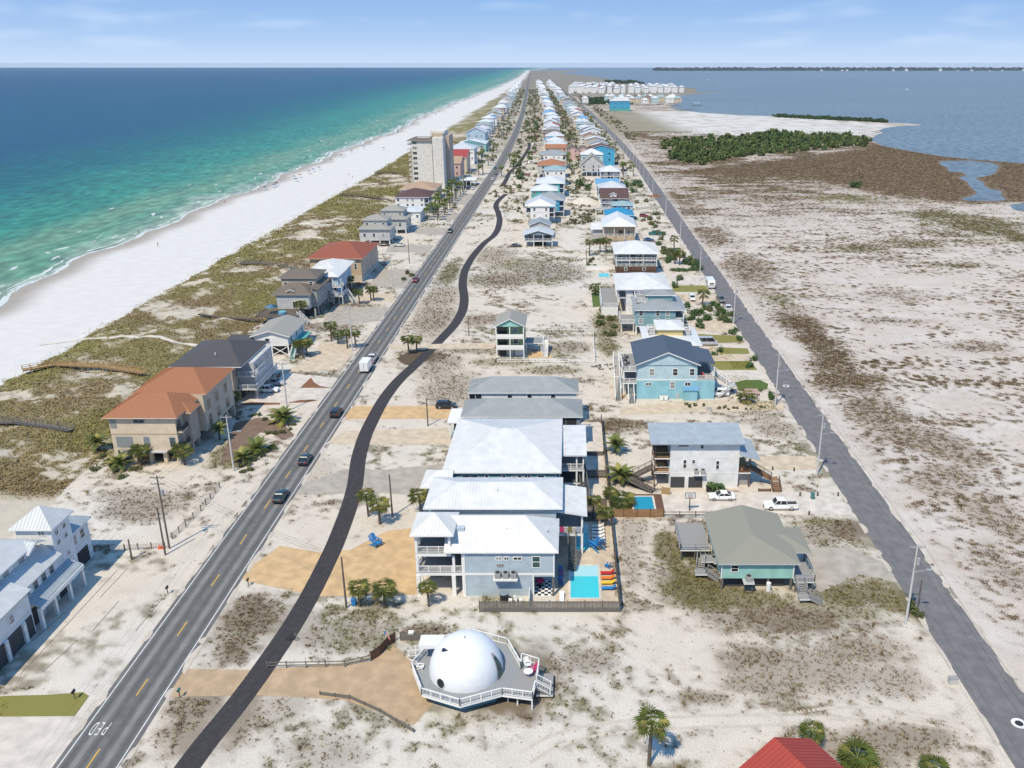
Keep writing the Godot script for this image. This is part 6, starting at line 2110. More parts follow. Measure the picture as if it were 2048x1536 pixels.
# ---------------------------------------------------------------- white modern house
func white_modern():
	var t := thing("beach_house", "white modern house with blue grey shed roof and two dark garage doors", "house", Vector3(23.5, 0, -146.5))
	wall("wall_white", 18.3, 30.9, -146.5, -153.5, 0, 8.9)
	wall("shade_dark", 15.6, 18.28, -152.0, -153.5, 0, 8.9, "porch_back_wall")
	flat("metal_steel", 14.6, 31.7, -145.6, -153.9, 8.95, 9.7, "roof", .6)
	var b := mb(); b.box(18.3, 30.9, 6.05, 6.12, -146.49, -146.46); b.box(18.3, 30.9, 3.0, 3.1, -146.49, -146.46); put("band", b, M.trim)
	for y in [3.1, 6.0]:
		deck(15.4, 18.28, -146.5, -152.0, y, "wood_warm", .3)
		rail([Vector3(15.5, y, -152), Vector3(15.5, y, -146.6), Vector3(18.2, y, -146.6)], "wood_brown" if y > 5 else "trim", 1.0, 0.0)
	for z in [-146.7, -149.4, -151.9]:
		for y in [[0.0, 2.8], [3.1, 5.7], [6.0, 8.9]]: post(15.55, z, y[0], y[1], .2, "wood_brown")
	for w in [[21.0, 4.0, .5, 1.6], [22.6, 4.9, .5, .7], [27.0, 3.8, .5, 1.6], [24.0, 7.9, .5, .7]]: win("s", w[0], -146.49, w[1], w[2], w[3], 1)
	win("s", 20.6, -146.49, 8.3, 1.9, .25, 0)
	door("s", 19.8, -146.49, 0, 2.4, 2.1, "shade_dark", "garage_door"); door("s", 23.1, -146.49, 0, 2.4, 2.1, "shade_dark", "garage_door")
	deck(22.6, 24.8, -145.6, -146.48, 3.0, "trim", .2)
	ac(23.1, 3.0, -146.0, "left air conditioner on the white modern house's shelf", .38); ac(24.3, 3.0, -146.0, "right air conditioner on the white modern house's shelf", .38)
	# east porch
	deck(30.95, 33.2, -146.5, -153.0, 3.1, "wood_warm", .3)
	rail([Vector3(31, 3.1, -146.6), Vector3(33.1, 3.1, -146.6)], "wood_red", 1.0, .17)
	for z in [-146.7, -152.8]: post(33.0, z, 0, 6.3, .2, "wood_red")
	lean("metal_steel", 30.8, 34.4, -144.8, -154.0, 7.1, 6.2, "porch_roof", .6)
	wall("wall_grey", 30.92, 33.0, -147.6, -153.0, 0, 2.8, "store_room")
	stairs(Vector3(33.2, 3.1, -149.5), Vector3(37.2, 1.3, -147.6), 1.3, "wood_warm", "wood_brown")
	deck(37.0, 38.6, -146.8, -148.4, 1.3, "wood_warm")
	stairs(Vector3(37.8, 1.3, -146.8), Vector3(37.8, .1, -144.6), 1.5, "wood_warm", "wood_brown")
	fence("dark timber planter edging at the foot of brown stairs", [Vector2(34.5, -144.9), Vector2(36.7, -144.9)], .6, "board", "wood_red")
	# west stairs in weathered wood down to the pool
	stairs(Vector3(15.4, 3.1, -149.0), Vector3(11.8, 1.6, -148.0), 1.4, "wood_grey", "wood_brown")
	deck(10.6, 12.2, -146.6, -149.2, 1.6, "wood_grey", .3, "wood_grey")
	stairs(Vector3(11.4, 1.6, -146.6), Vector3(15.2, .3, -144.6), 1.4, "wood_grey", "wood_brown")
	t = thing("hanging_chair", "orange wicker table on the lower porch of the white house", "table", Vector3(16.9, 3.1, -148.4))
	b = mb(); b.tube(Vector3(16.9, 3.75, -148.4), Vector3(16.9, 3.85, -148.4), .75, .75, 12); put("tabletop", b, M.wood_new)
	b = mb(); b.tube(Vector3(16.9, 3.1, -148.4), Vector3(16.9, 3.75, -148.4), .3, .15, 8); put("pedestal", b, M.wood_new)
	# pool
	pave("pool_deck", rect(10.0, 16.6, -136.6, -143.8), M.wood_red, .03, "reddish wooden deck round the deep blue pool")
	pool(11.3, 14.8, -137.2, -142.6, "pool_deep", "deep blue pool in a wooden deck beside white house", 0.0, .16)
	fence("warm horizontal board fence in front of the deep blue pool", [Vector2(7.0, -135.2), Vector2(16.1, -135.2)], 1.6, "board", "wood_warm", "wood_brown")
	fence("light wooden gate panel beside the left garage door", [Vector2(16.7, -144.0), Vector2(18.1, -143.6)], 1.4, "board", "wood_new")
	fence("dark rail fence along the edge of the white house's drive", [Vector2(16.2, -135.2), Vector2(24.4, -135.2)], 1.1, "rail", "wood_brown")
	for k in 8:
		var p: Vector2 = [Vector2(28.36, -136.86), Vector2(30.71, -136.86), Vector2(39.02, -153.95), Vector2(43.06, -153.51), Vector2(41.66, -143.10), Vector2(44.83, -143.10), Vector2(48.55, -143.10), Vector2(41.47, -135.95)][k]
		var o := thing("bollard", "short dark wooden bollard, %s round the white house's drive" % ["first on the south edge", "second on the south edge", "left one on the side drive", "right one on the side drive", "first on the east side", "middle on the east side", "last on the east side", "near the pickup's tail"][k], "bollard", Vector3(p.x, 0, p.y), "bollards round the drive")
		post(p.x, p.y, 0, .75, .26, "wood_brown")
	t = thing("basketball_hoop", "basketball hoop on a black post in the drive", "basketball hoop", Vector2(21.00, -135.95) if false else Vector3(20.9, 0, -137.5))
	b = mb(); b.tube(Vector3(20.9, 0, -137.5), Vector3(20.9, 3.0, -137.5), .09, .09, 8); put("post", b, M.plastic_black)
	b = mb(); b.box(20.0, 21.8, 2.6, 3.7, -137.2, -137.15); put("backboard", b, M.white)
	b = mb()
	for e in [[19.98, 20.06, 2.6, 3.7], [21.74, 21.82, 2.6, 3.7], [20.0, 21.8, 2.58, 2.66], [20.0, 21.8, 3.64, 3.72], [20.6, 21.2, 2.85, 2.9], [20.6, 21.2, 3.25, 3.3], [20.58, 20.64, 2.85, 3.3], [21.16, 21.22, 2.85, 3.3]]: b.box(e[0], e[1], e[2], e[3], -137.15, -137.12)
	put("backboard_line", b, M.plastic_black)
	b = mb()
	for k in 12: b.bar(Vector3(20.9 + .23 * cos(TAU * k / 12), 2.9, -136.85 + .23 * sin(TAU * k / 12)), Vector3(20.9 + .23 * cos(TAU * (k + 1) / 12), 2.9, -136.85 + .23 * sin(TAU * (k + 1) / 12)), .03, .03)
	put("rim", b, M.plastic_orange)
	bin(25.2, -144.8, "plastic_black", "black bin between right garage door and the bush")
	bin(43.6, -142.0, "car_teal", "teal bin standing near the back road")

# ---------------------------------------------------------------- pale blue house with slate roof
func blue_slate_house():
	var t := thing("beach_house", "pale blue gable house with slate blue roof and decks on both sides", "house", Vector3(23, 0, -192.2))
	wall("wall_aqua", 15.6, 29.4, -192.2, -207, 0, 4.6, "ground_floor_wall")
	wall("wall_lightblue", 15.6, 29.4, -192.2, -207, 4.8, 8.4)
	var b := mb(); b.box(15.55, 29.45, 4.6, 4.85, -207, -192.15); put("band", b, M.trim)
	roof("shingle_slate", 15.5, 29.5, -192.0, -209, 8.4, 3.1, .55, "z", 0, 4.0, 0.0, "wall_lightblue")
	wall("wall_aqua", 29.42, 33.6, -192.2, -205.0, 0, 4.6, "side_wing_wall")
	for k in 4: post(33.3 - .9 * 0, -192.4 - k * 4.0, 4.6, 7.8, .22)
	lean("shingle_slate", 29.3, 33.9, -194.6, -205.5, 8.6, 7.7, "porch_roof")
	deck(29.45, 33.6, -192.2, -205, 4.75, "deck_grey", .2)
	rail([Vector3(29.5, 4.75, -192.2), Vector3(33.5, 4.75, -192.2), Vector3(33.5, 4.75, -204.8)], "trim", 1.0, .17)
	for w in [[18.9, 5.9], [24.3, 5.9], [28.2, 5.9], [23.8, 2.7]]: win("s", w[0], -192.19, w[1], 1.0, 1.5)
	win("s", 18.2, -192.19, 3.5, 1.3, .45, 2); win("s", 27.3, -192.19, 3.3, 1.2, .8, 2)
	b = mb(); b.box(26.4, 29.5, 0, 2.4, -192.15, -190.9); put("storage_lean_to", b, M.wall_aqua)
	flat("metal_sky", 26.2, 29.7, -190.7, -192.18, 2.45, 2.9, "storage_roof")
	door("s", 25.1, -192.18, .3, .5, 1.0, "wall_lightgrey", "meter_box")
	# west decks and stairs
	for y in [3.6, 6.6]:
		deck(12.3, 15.58, -193.5, -206.0, y, "deck_grey", .35)
		rail([Vector3(15.5, y, -193.5), Vector3(12.3, y, -193.5), Vector3(12.3, y, -206.0), Vector3(15.5, y, -206)], "trim", 1.0, .2)
	for z in [-193.7, -199.8, -205.8]: post(12.5, z, 0, 6.3, .24)
	stairs(Vector3(11.2, 6.6, -205), Vector3(11.2, 3.6, -198.5), 1.3, "deck_pale"); stairs(Vector3(11.2, 3.6, -197.5), Vector3(11.2, .1, -191.0), 1.3, "deck_pale")
	stairs(Vector3(14.2, 2.6, -193.2), Vector3(14.2, .1, -189.2), 1.3, "deck_pale")
	stairs(Vector3(33.7, 4.7, -199.5), Vector3(37.5, 2.4, -196.5), 1.4, "deck_pale")
	deck(37.2, 39.2, -195.0, -197.4, 2.4, "deck_pale", .3)
	stairs(Vector3(38.2, 2.4, -195.0), Vector3(34.4, .1, -193.2), 1.4, "deck_pale")
	for k in 4: lounge(13.2 + .5 * (k % 2), -196 - k * 2.2, 1.4, "dark", "dark deck chair, %s on the pale blue house's upper deck" % ["nearest", "second", "third", "farthest"][k], 1.0, 6.62)
	lounge(30.9, -193.8, 0.2, "plastic_red", "red chair on the pale blue house's east porch", 1.1, 4.77)
	t = thing("air_conditioner", "pair of white air conditioners on the ground by the pale blue wall", "air conditioner", Vector3(21.4, 0, -191.5))
	for k in 2:
		b = mb(); b.box(20.9 + k * 1.0, 21.7 + k * 1.0, .1, 1.1, -191.9, -191.1); put("casing", b, M.trim)
		b = mb(); b.tube(Vector3(21.3 + k, 1.1, -191.5), Vector3(21.3 + k, 1.15, -191.5), .3, .3, 10); put("fan_cover", b, M.wall_grey)
	t = thing("pergola", "small pink wooden pergola in the planted sand bed", "pergola", Vector3(42.2, 0, -191.5))
	for x in [40.9, 43.5]:
		for z in [-190.4, -192.8]: post(x, z, 0, 2.2, .14, "wall_pink")
	b = mb()
	for k in 7: b.box(40.7, 43.7, 2.2, 2.3, -190.3 - k * .43, -190.2 - k * .43)
	put("rafter", b, M.wall_pink)
	t = thing("wicker_chair", "orange round chair beside the lower west deck", "chair", Vector3(12.0, 0, -193.0))
	b = mb(); b.tube(Vector3(12, .1, -193), Vector3(12, .55, -193), .6, .7, 10); put("seat", b, M.wood_new)
	b = mb(); b.box(11.4, 12.6, .5, 1.2, -193.75, -193.6); put("backrest", b, M.wood_new)

# ---------------------------------------------------------------- white house cut by the left edge
func white_roadside_house():
	var t := thing("beach_house", "large white stucco house with blue metal roofs and square tower, cut by left edge", "house", Vector3(-77, 0, -106))
	# main body runs away from the camera along the highway; its long face looks east
	var E := -73.6
	wall("wall_white", -84, E, -88.0, -102.6, 0, 6.4)
	wall("wall_white", -84, E - 1.0, -102.62, -113.0, 0, 6.2, "middle_wall")
	wall("wall_white", -86, -76.8, -91, -111, 6.2, 9.2, "upper_wall")
	wall("wall_white", -80.3, -75.2, -112.6, -117.4, 0, 10.4, "tower_wall")
	wall("wall_white", -82, -76.0, -117.42, -123.0, 0, 6.4, "north_wall")
	lean("metal_pale", -76.9, E + .45, -87.5, -102.9, 8.0, 6.4, "roof", .5)
	lean("metal_pale", -76.9, E - .6, -103.0, -112.5, 7.9, 6.15, "roof", .5)
	roof("metal_pale", -86, -76.8, -91, -110.6, 9.2, 2.6, .6, "z", 4.0, 4.0, .5)
	roof("metal_pale", -79.0, -76.0, -108.0, -111.5, 8.9, .9, .3, "x", 1, 0, .5)
	roof("metal_pale", -80.3, -75.2, -112.6, -117.4, 10.4, 2.3, .6, "x", -1, -1, .5)
	roof("metal_steel", -82, -76.0, -117.5, -123.0, 6.4, 1.8, .5, "x", 0, -1, .5)
	lean("metal_steel", E - .98, E + 1.0, -103.0, -114.2, 4.4, 3.5, "awning", .5)
	var b := mb(); b.box(E + .85, E + 1.15, 3.0, 3.6, -114.2, -103.0); put("gutter", b, M.trim)
	for z in [-103.2, -106.6, -110.4, -114.0]: post(E + .75, z, 0, 3.4, .45, "wall_white")
	for z in [-104.8, -112.0]: door("e", E - .99, z, 0, 2.6, 2.5, "dark", "garage_door")
	door("e", E - .99, -108.5, 0, 2.6, 2.5, "wall_lightgrey", "garage_door")
	for z in [-90.6, -94.4, -98.2, -101.4]: door("e", E + .01, z, 0, 3.0 if z > -100 else 1.6, 2.9, "shade_dark", "garage_door")
	for z in [-92.5, -96.3, -100.2]:
		b = mb(); b.box(E - .2, E + .35, 0, 3.1, z - .3, z + .3); put("pier", b, M.wall_white)
	for z in [-91.5, -95.0, -98.5]: win("e", E + .01, z, 4.3, .9, 1.1)
	for k in 4: win("e", E - .99, -104.0 - k * 2.0, 4.7 if k else 4.9, .9, 1.2 if k else .8, 1, "wall_lightgrey", "glass_teal")
	for k in 5: win("e", -76.79, -93 - k * 3.6, 7.9, 1.3, .9)
	for k in 4: win("e", -75.19, -113.8 - (k % 2) * 2.0, 7.2 + (k / 2) * 1.6, .7, .7, 2)
	for k in 2: win("e", -75.19, -113.6 - k * 2.0, 4.4, .6, .6, 2)
	win("s", -76.6, -112.59, 9.3, .9, .7, 2)
	for k in 2: win("e", -75.99, -118.8 - k * 2.2, 4.2, 1.0, 1.4)
	door("e", -75.99, -120.2, 0, 2.8, 2.5, "dark", "garage_door")

# ---------------------------------------------------------------- tan house with orange tiles
func tiled_house():
	var t := thing("beach_house", "tan stucco house with orange tile hip roofs", "house", Vector3(-83, 0, -157.3))
	wall("wall_cream", -89.0, -76.2, -157.3, -166.8, 2.7, 9.6)
	wall("wall_cream", -88.0, -74.4, -166.82, -182.4, 2.7, 10.6, "rear_wall")
	wall("wall_greige", -76.19, -74.9, -160.8, -164.6, 2.7, 9.0, "bay_wall")
	var b := mb(); b.box(-89.05, -76.15, 6.0, 6.2, -166.8, -157.25); put("band", b, M.wall_beige)
	roof("tile_orange", -89.0, -76.2, -157.3, -168.5, 9.6, 2.9, .8, "x", 5.2, 4.2, .42, "", "wall_cream")
	roof("tile_orange", -88.0, -74.4, -167.6, -182.4, 10.6, 3.0, .8, "x", 6.0, 5.5, .42, "", "wall_cream")
	roof("tile_orange", -79.0, -74.6, -160.6, -164.8, 9.2, 1.4, .4, "x", 0.0, -1, .42, "", "wall_cream")
	for x in [-88.6, -85.2, -82.0, -79.2, -76.6]: post(x, -157.6, 0, 2.7, .7, "wall_cream")
	for z in [-160.5, -163.5, -166.5, -170.0, -174, -178, -182]: post(-76.5 if z > -167 else -74.8, z, 0, 2.7, .7, "wall_cream")
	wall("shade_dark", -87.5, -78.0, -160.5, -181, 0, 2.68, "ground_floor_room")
	door("s", -81.9, -160.49, 0, 2.6, 2.3, "dark", "garage_door")
	b = mb(); b.box(-83.0, -78.4, 2.45, 2.7, -157.28, -156.4); put("entrance_hood", b, M.wall_lightgrey)
	win("s", -86.6, -157.29, 3.5, 2.9, 1.9, 3, "wall_slate", "glass"); win("s", -82.3, -157.29, 3.7, .9, 1.7, 3, "wall_slate", "glass"); win("s", -77.3, -157.29, 3.5, .9, 1.8, 3, "wall_slate", "glass")
	win("s", -88.2, -157.29, 7.5, .9, 1.6, 0, "wall_slate", "glass"); win("s", -83.2, -157.29, 8.5, 1.9, .55, 2, "wall_slate", "glass")
	for z in [-158.6, -165.6]:
		for y in [3.4, 6.6]: win("e", -76.19, z, y, 1.6, 1.9, 3, "wall_cream")
	for z in [-169, -173.5, -178.5]:
		for y in [3.5, 6.8]: win("e", -74.39, z, y, 1.5, 2.0, 3, "wall_cream")
	for y in [3.3, 6.5]:
		deck(-76.18, -75.2, -157.6, -160.2, y, "wall_cream", .3, "wall_cream")
		rail([Vector3(-76.1, y, -157.6), Vector3(-75.2, y, -157.6), Vector3(-75.2, y, -160.2)], "dark", 1.0, .17)
	stairs(Vector3(-86.2, 2.6, -159.4), Vector3(-88.4, .1, -158.2), 1.1, "concrete_grey", "trim")

# ---------------------------------------------------------------- the other houses by the beach
func west_row():
	var t := thing("beach_house", "greige house with dark grey hip roof and white cars in front", "house", Vector3(-82, 0, -194.1))
	wall("wall_greige", -89.5, -76.6, -188.4, -206, 0, 9.3)
	wall("wall_lightgrey", -76.58, -72.8, -192, -205, 3.0, 9.0, "porch_wing_wall")
	for z in [-192.4, -196.5, -200.6, -204.6]: post(-73.0, z, 0, 3.0, .5, "wall_lightgrey")
	deck(-76.5, -72.2, -190.5, -206, 3.1, "deck_grey"); deck(-76.5, -72.2, -190.5, -198, 6.3, "deck_grey")
	rail([Vector3(-76, 3.1, -190.5), Vector3(-72.3, 3.1, -190.5), Vector3(-72.3, 3.1, -205.8)], "trim", 1.0, .2)
	rail([Vector3(-76, 6.3, -190.5), Vector3(-72.3, 6.3, -190.5), Vector3(-72.3, 6.3, -197.8)], "trim", 1.0, .2)
	roof("shingle_dark", -89.8, -74.6, -188.2, -207, 9.3, 3.4, .6, "x", 8.0, 6.0)
	var b := mb(); b.tube(Vector3(-81, 11.0, -191.5), Vector3(-81, 11.7, -191.5), .1, .1, 8); put("vent_pipe", b, M.trim)
	for w in [[-81.5, 4.2, .7], [-78.0, 4.2, .7]]: win("s", w[0], -188.39, w[1], w[2], .9, 2)
	for k in 3: win("e", -72.79, -193.5 - k * 4, 6.9, 1.2, 1.5, 2)
	for k in 3: door("e", -76.57, -193.5 - k * 4.2, 0, 2.6, 2.3, "shade_dark", "garage_door")
	t = beach_house("white house on crossed pilings with grey gable roof", -84.2, -75.0, -224.3, 15.0, {"base": 2.8, "eave": 5.4, "rise": 1.6, "axis": "z", "hl": 0.0, "hr": 0.0, "roof": "shingle_grey", "nwin": 1, "ov": .7})
	b = mb()
	b.bar(Vector3(-79.6, .2, -224.5), Vector3(-75.3, 2.6, -224.5), .16, .16); b.bar(Vector3(-75.3, .2, -224.45), Vector3(-79.6, 2.6, -224.45), .16, .16)
	put("cross_brace", b, M.trim)
	deck(-75, -72.8, -226, -238, 2.8, "wall_turquoise"); stairs(Vector3(-73.6, 2.8, -226), Vector3(-73.6, .1, -221.6), 1.2, "wall_turquoise")
	wall("wall_white", -90.5, -84.3, -219.5, -226.5, 0, 4.4, "rear_annexe"); flat("shingle_dark", -91, -83.9, -218.9, -227, 4.4, 4.9, "annexe_roof")
	# brown two-tier house with deck and parasol
	t = thing("beach_house", "grey brown house with two tiers of shingle roof and sea-side deck", "house", Vector3(-84, 0, -260))
	wall("wall_lightgrey", -89.5, -79.6, -261.5, -274, 2.9, 7.4)
	wall("wall_greige", -90, -79.4, -269, -280, 7.4, 10.8, "upper_wall")
	roof("shingle_brown", -90.5, -79.4, -261.5, -272, 7.4, 2.4, .6, "x", 4.5, 4.5, 0.0, "", "wall_grey")
	roof("shingle_brown", -90.2, -79.2, -269, -280, 10.8, 1.8, .6, "x", 4.5, 4.5, 0.0, "", "wall_grey")
	wall("wall_grey", -79.58, -77.8, -264, -280, 2.9, 8.2, "side_wall"); lean("shingle_brown", -79.6, -77.2, -263.4, -280.4, 9.0, 8.2, "side_roof")
	posts(-89.3, -78.2, -262, -279.5, 4, 6, 0, 2.9, .45, "wall_grey")
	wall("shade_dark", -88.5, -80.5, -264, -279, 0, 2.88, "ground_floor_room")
	roof("shingle_brown", -86.3, -83.9, -261.9, -264.4, 8.2, .7, .25, "z", 0, 0, 0.0, "wall_lightgrey")
	win("s", -82.4, -261.49, 4.4, 1.0, 1.3); win("s", -84.0, -261.49, 3.2, 1.3, 2.1, 2)
	win("s", -88.7, -268.99, 8.2, .9, 1.3); win("s", -80.8, -268.99, 8.6, .9, 1.1)
	for k in 4: win("e", -77.79, -266 - k * 3.6, 5.6, 1.1, 1.4)
	deck(-93.5, -81.5, -253.5, -261.48, 2.8, "wood_brown", .4, "wood_grey")
	posts(-93.2, -82, -253.8, -261.2, 5, 3, 0, 2.5, .2, "wood_grey", true)
	rail([Vector3(-93.4, 2.8, -261), Vector3(-93.4, 2.8, -253.6), Vector3(-82, 2.8, -253.6)], "wood_grey", 1.0, 0.0)
	stairs(Vector3(-81.6, 2.8, -256), Vector3(-78.2, .1, -254.5), 1.2, "wood_grey")
	t = thing("parasol", "bright blue parasol on the brown house's deck", "parasol", Vector3(-89.6, 2.8, -256.5))
	b = mb(); b.tube(Vector3(-89.6, 5.0, -256.5), Vector3(-89.6, 5.8, -256.5), 2.0, .05, 10, false); put("canopy", b, M.metal_sky)
	b = mb(); b.tube(Vector3(-89.6, 2.8, -256.5), Vector3(-89.6, 5.7, -256.5), .04, .04, 6); put("pole", b, M.trim)
	t = thing("hot_tub", "round blue hot tub on the brown house's deck", "hot tub", Vector3(-86.4, 2.8, -256.0))
	b = mb(); b.tube(Vector3(-86.4, 2.8, -256), Vector3(-86.4, 3.6, -256), 1.2, 1.2, 16); put("shell", b, M.metal_sky)
	b = mb(); b.tube(Vector3(-86.4, 3.6, -256), Vector3(-86.4, 3.63, -256), 1.05, 1.05, 16); put("water", b, M.pool_water)
	# pale blue house with white hip and stairs
	t = thing("beach_house", "pale blue house with bright white hip roof and white zigzag stairs", "house", Vector3(-80, 0, -284))
	wall("wall_paleblue", -86.2, -76.2, -285, -302, 3.0, 8.8)
	wall("wall_paleblue", -79.6, -75.2, -279.5, -285.02, 3.0, 8.8, "front_wing_wall")
	posts(-86, -76.4, -285.2, -301.8, 4, 5, 0, 3.0, .3, "trim", true); posts(-79.4, -75.4, -279.8, -284.8, 2, 2, 0, 3, .3, "trim")
	roof("metal_white", -86.4, -75.4, -286, -302.4, 8.8, 2.0, .6, "z", 5, 5, .6); roof("metal_white", -80.2, -75.0, -279.2, -290, 8.85, 1.3, .5, "z", 2.4, 0, .6)
	deck(-79.6, -73.4, -277.4, -285, 3.0, "deck_pale"); rail([Vector3(-79.5, 3, -277.5), Vector3(-73.5, 3, -277.5), Vector3(-73.5, 3, -284)], "trim", 1.0, .2)
	deck(-79.6, -73.4, -277.4, -280, 6.0, "deck_pale"); rail([Vector3(-79.5, 6, -277.5), Vector3(-73.5, 6, -277.5), Vector3(-73.5, 6, -280)], "trim", 1.0, .2)
	for x in [-79.3, -76.4, -73.6]: post(x, -277.6, 0, 8.6, .2)
	stairs(Vector3(-73.4, 3.0, -282.5), Vector3(-70.2, .1, -279), 1.3, "deck_pale"); stairs(Vector3(-79, 6, -277.2), Vector3(-75, 3, -276.4), 1.1, "deck_pale")
	b = mb(); b.bar(Vector3(-79.3, .2, -277.7), Vector3(-76.4, 2.7, -277.7), .14, .14); b.bar(Vector3(-76.4, .2, -277.65), Vector3(-79.3, 2.7, -277.65), .14, .14); put("cross_brace", b, M.trim)
	for w in [[-78.6, 4.4], [-76.2, 4.4], [-77.4, 7.0]]: win("s", w[0], -279.49, w[1], .9, 1.3, 1)
	# tan apartment house with red tile hip roof
	t = thing("apartment_house", "long tan house with red tile hip roof", "house", Vector3(-83, 0, -308.4))
	wall("wall_tan", -92.6, -74.4, -309.4, -338, 2.6, 8.4)
	wall("wall_cream", -92.6, -74.4, -309.4, -338, 0, 2.58, "ground_floor_wall")
	roof("tile_red", -92.6, -74.4, -309.4, -338, 8.4, 3.4, .9, "x", 9.5, 8.0, 0.0, "", "wall_cream")
	for w in [[-87.2, .6], [-85.2, .7], [-83, .9], [-81, .6]]: win("s", w[0], -309.39, 6.4, w[1], 1.4, 0)
	win("s", -76.4, -309.39, 4.6, .8, 1.9, 1); win("s", -76.6, -309.39, 7.3, .6, .5, 0)
	for k in 8:
		for y in [.7, 3.5, 6.0]: win("e", -74.39, -311.2 - k * 3.4, y, 1.3, 1.6, 2)
	# grey pair with two-tier hip roofs
	for k in 2:
		var z := -378.0 - k * 26.0
		var x := -90.5 + k * 2.5
		t = thing("beach_house", ["pale grey two-tier house with hip roofs beyond the red tiles", "smaller grey house with two stacked hip roofs next to brown gable"][k], "house", Vector3(x + 7, 0, z))
		wall("wall_lightgrey", x, x + 13, z, z - 13, 1.8, 6.6); wall("wall_lightgrey", x + 1, x + 11, z - 5, z - 15, 6.6, 9.6, "upper_wall")
		roof("shingle_grey", x - .3, x + 13.3, z + .3, z - 13, 6.6, 1.8, .5, "x", -1, -1, 0.0, "", "wall_grey"); roof("shingle_grey", x + 1, x + 11, z - 5, z - 15, 9.6, 2.0, .5, "x", -1, -1, 0.0, "", "wall_grey")
		posts(x + .3, x + 12.7, z - .3, z - 12.7, 4, 3, 0, 1.8, .4, "trim", true)
		for i in 3: win("s", x + 2.2 + i * 4, z + .01, 3.4, 1.1, 1.5); win("e", x + 13.01, z - 2.5 - i * 4, 3.4, 1.1, 1.5)
		for i in 3: win("s", x + 2.4 + i * 3.6, z - 4.99, 7.4, 1.0, 1.2)
	beach_house("small house with brown gable roof squeezed between grey houses", -84, -76, -412, 11, {"base": 2.4, "eave": 6, "rise": 2.4, "axis": "z", "hl": 0.0, "hr": 0.0, "roof": "shingle_brown", "wall": "wall_lightgrey", "nwin": 2})
	beach_house("low white house with broad flat white roof by the dune", -90, -73.5, -434.5, 17, {"base": 1.6, "eave": 5.2, "rise": 1.0, "axis": "x", "roof": "metal_white", "wall": "wall_white", "nwin": 4, "low": "wall"})
	beach_house("white house with maroon hip roof and palm-lined front", -91, -73.5, -464, 22, {"base": 2.6, "eave": 8, "rise": 3.4, "axis": "x", "roof": "shingle_maroon", "wall": "wall_white", "nwin": 4, "porch": "e"})
	beach_house("house with pale peach tile roof at the foot of the tower", -96, -76, -505, 26, {"base": 2.4, "eave": 6.4, "rise": 3.2, "axis": "x", "roof": "tile_peach", "wall": "wall_cream", "nwin": 3, "low": "wall"})
	beach_house("pink stucco house with pale gable roof right of the tower", -87, -73, -601, 22, {"base": 3, "eave": 11, "rise": 3.5, "axis": "x", "hl": 0.0, "hr": 0.0, "roof": "tile_peach", "wall": "wall_pink", "nwin": 2, "low": "wall"})
	beach_house("white house with red gable roof behind the pink house", -90, -73, -640, 22, {"base": 3, "eave": 11, "rise": 4.5, "axis": "x", "hl": 0.0, "hr": 0.0, "roof": "metal_red", "wall": "wall_cream", "nwin": 3, "low": "wall"})
	beach_house("white house with broad grey hip roof beyond the red gable", -94, -74, -700, 26, {"base": 3, "eave": 11.5, "rise": 4.0, "roof": "metal_pale", "wall": "wall_white", "nwin": 4, "low": "wall"})
	beach_house("house with dark teal roof in the beach row", -94, -74, -752, 22, {"base": 3, "eave": 9.5, "rise": 3.5, "roof": "metal_teal", "wall": "wall_white", "nwin": 4, "low": "wall"})
	beach_house("low house with cream white roof beyond the teal roof", -98, -74, -800, 30, {"base": 3, "eave": 7, "rise": 3.0, "roof": "metal_white", "wall": "wall_mint", "nwin": 4, "low": "wall"})
	beach_house("tall pale blue gable house in the beach row", -98, -80, -862, 22, {"base": 3, "eave": 12, "rise": 4.5, "axis": "z", "hl": 0.0, "hr": 0.0, "roof": "metal_pale", "wall": "wall_paleblue", "nwin": 3, "low": "wall"})

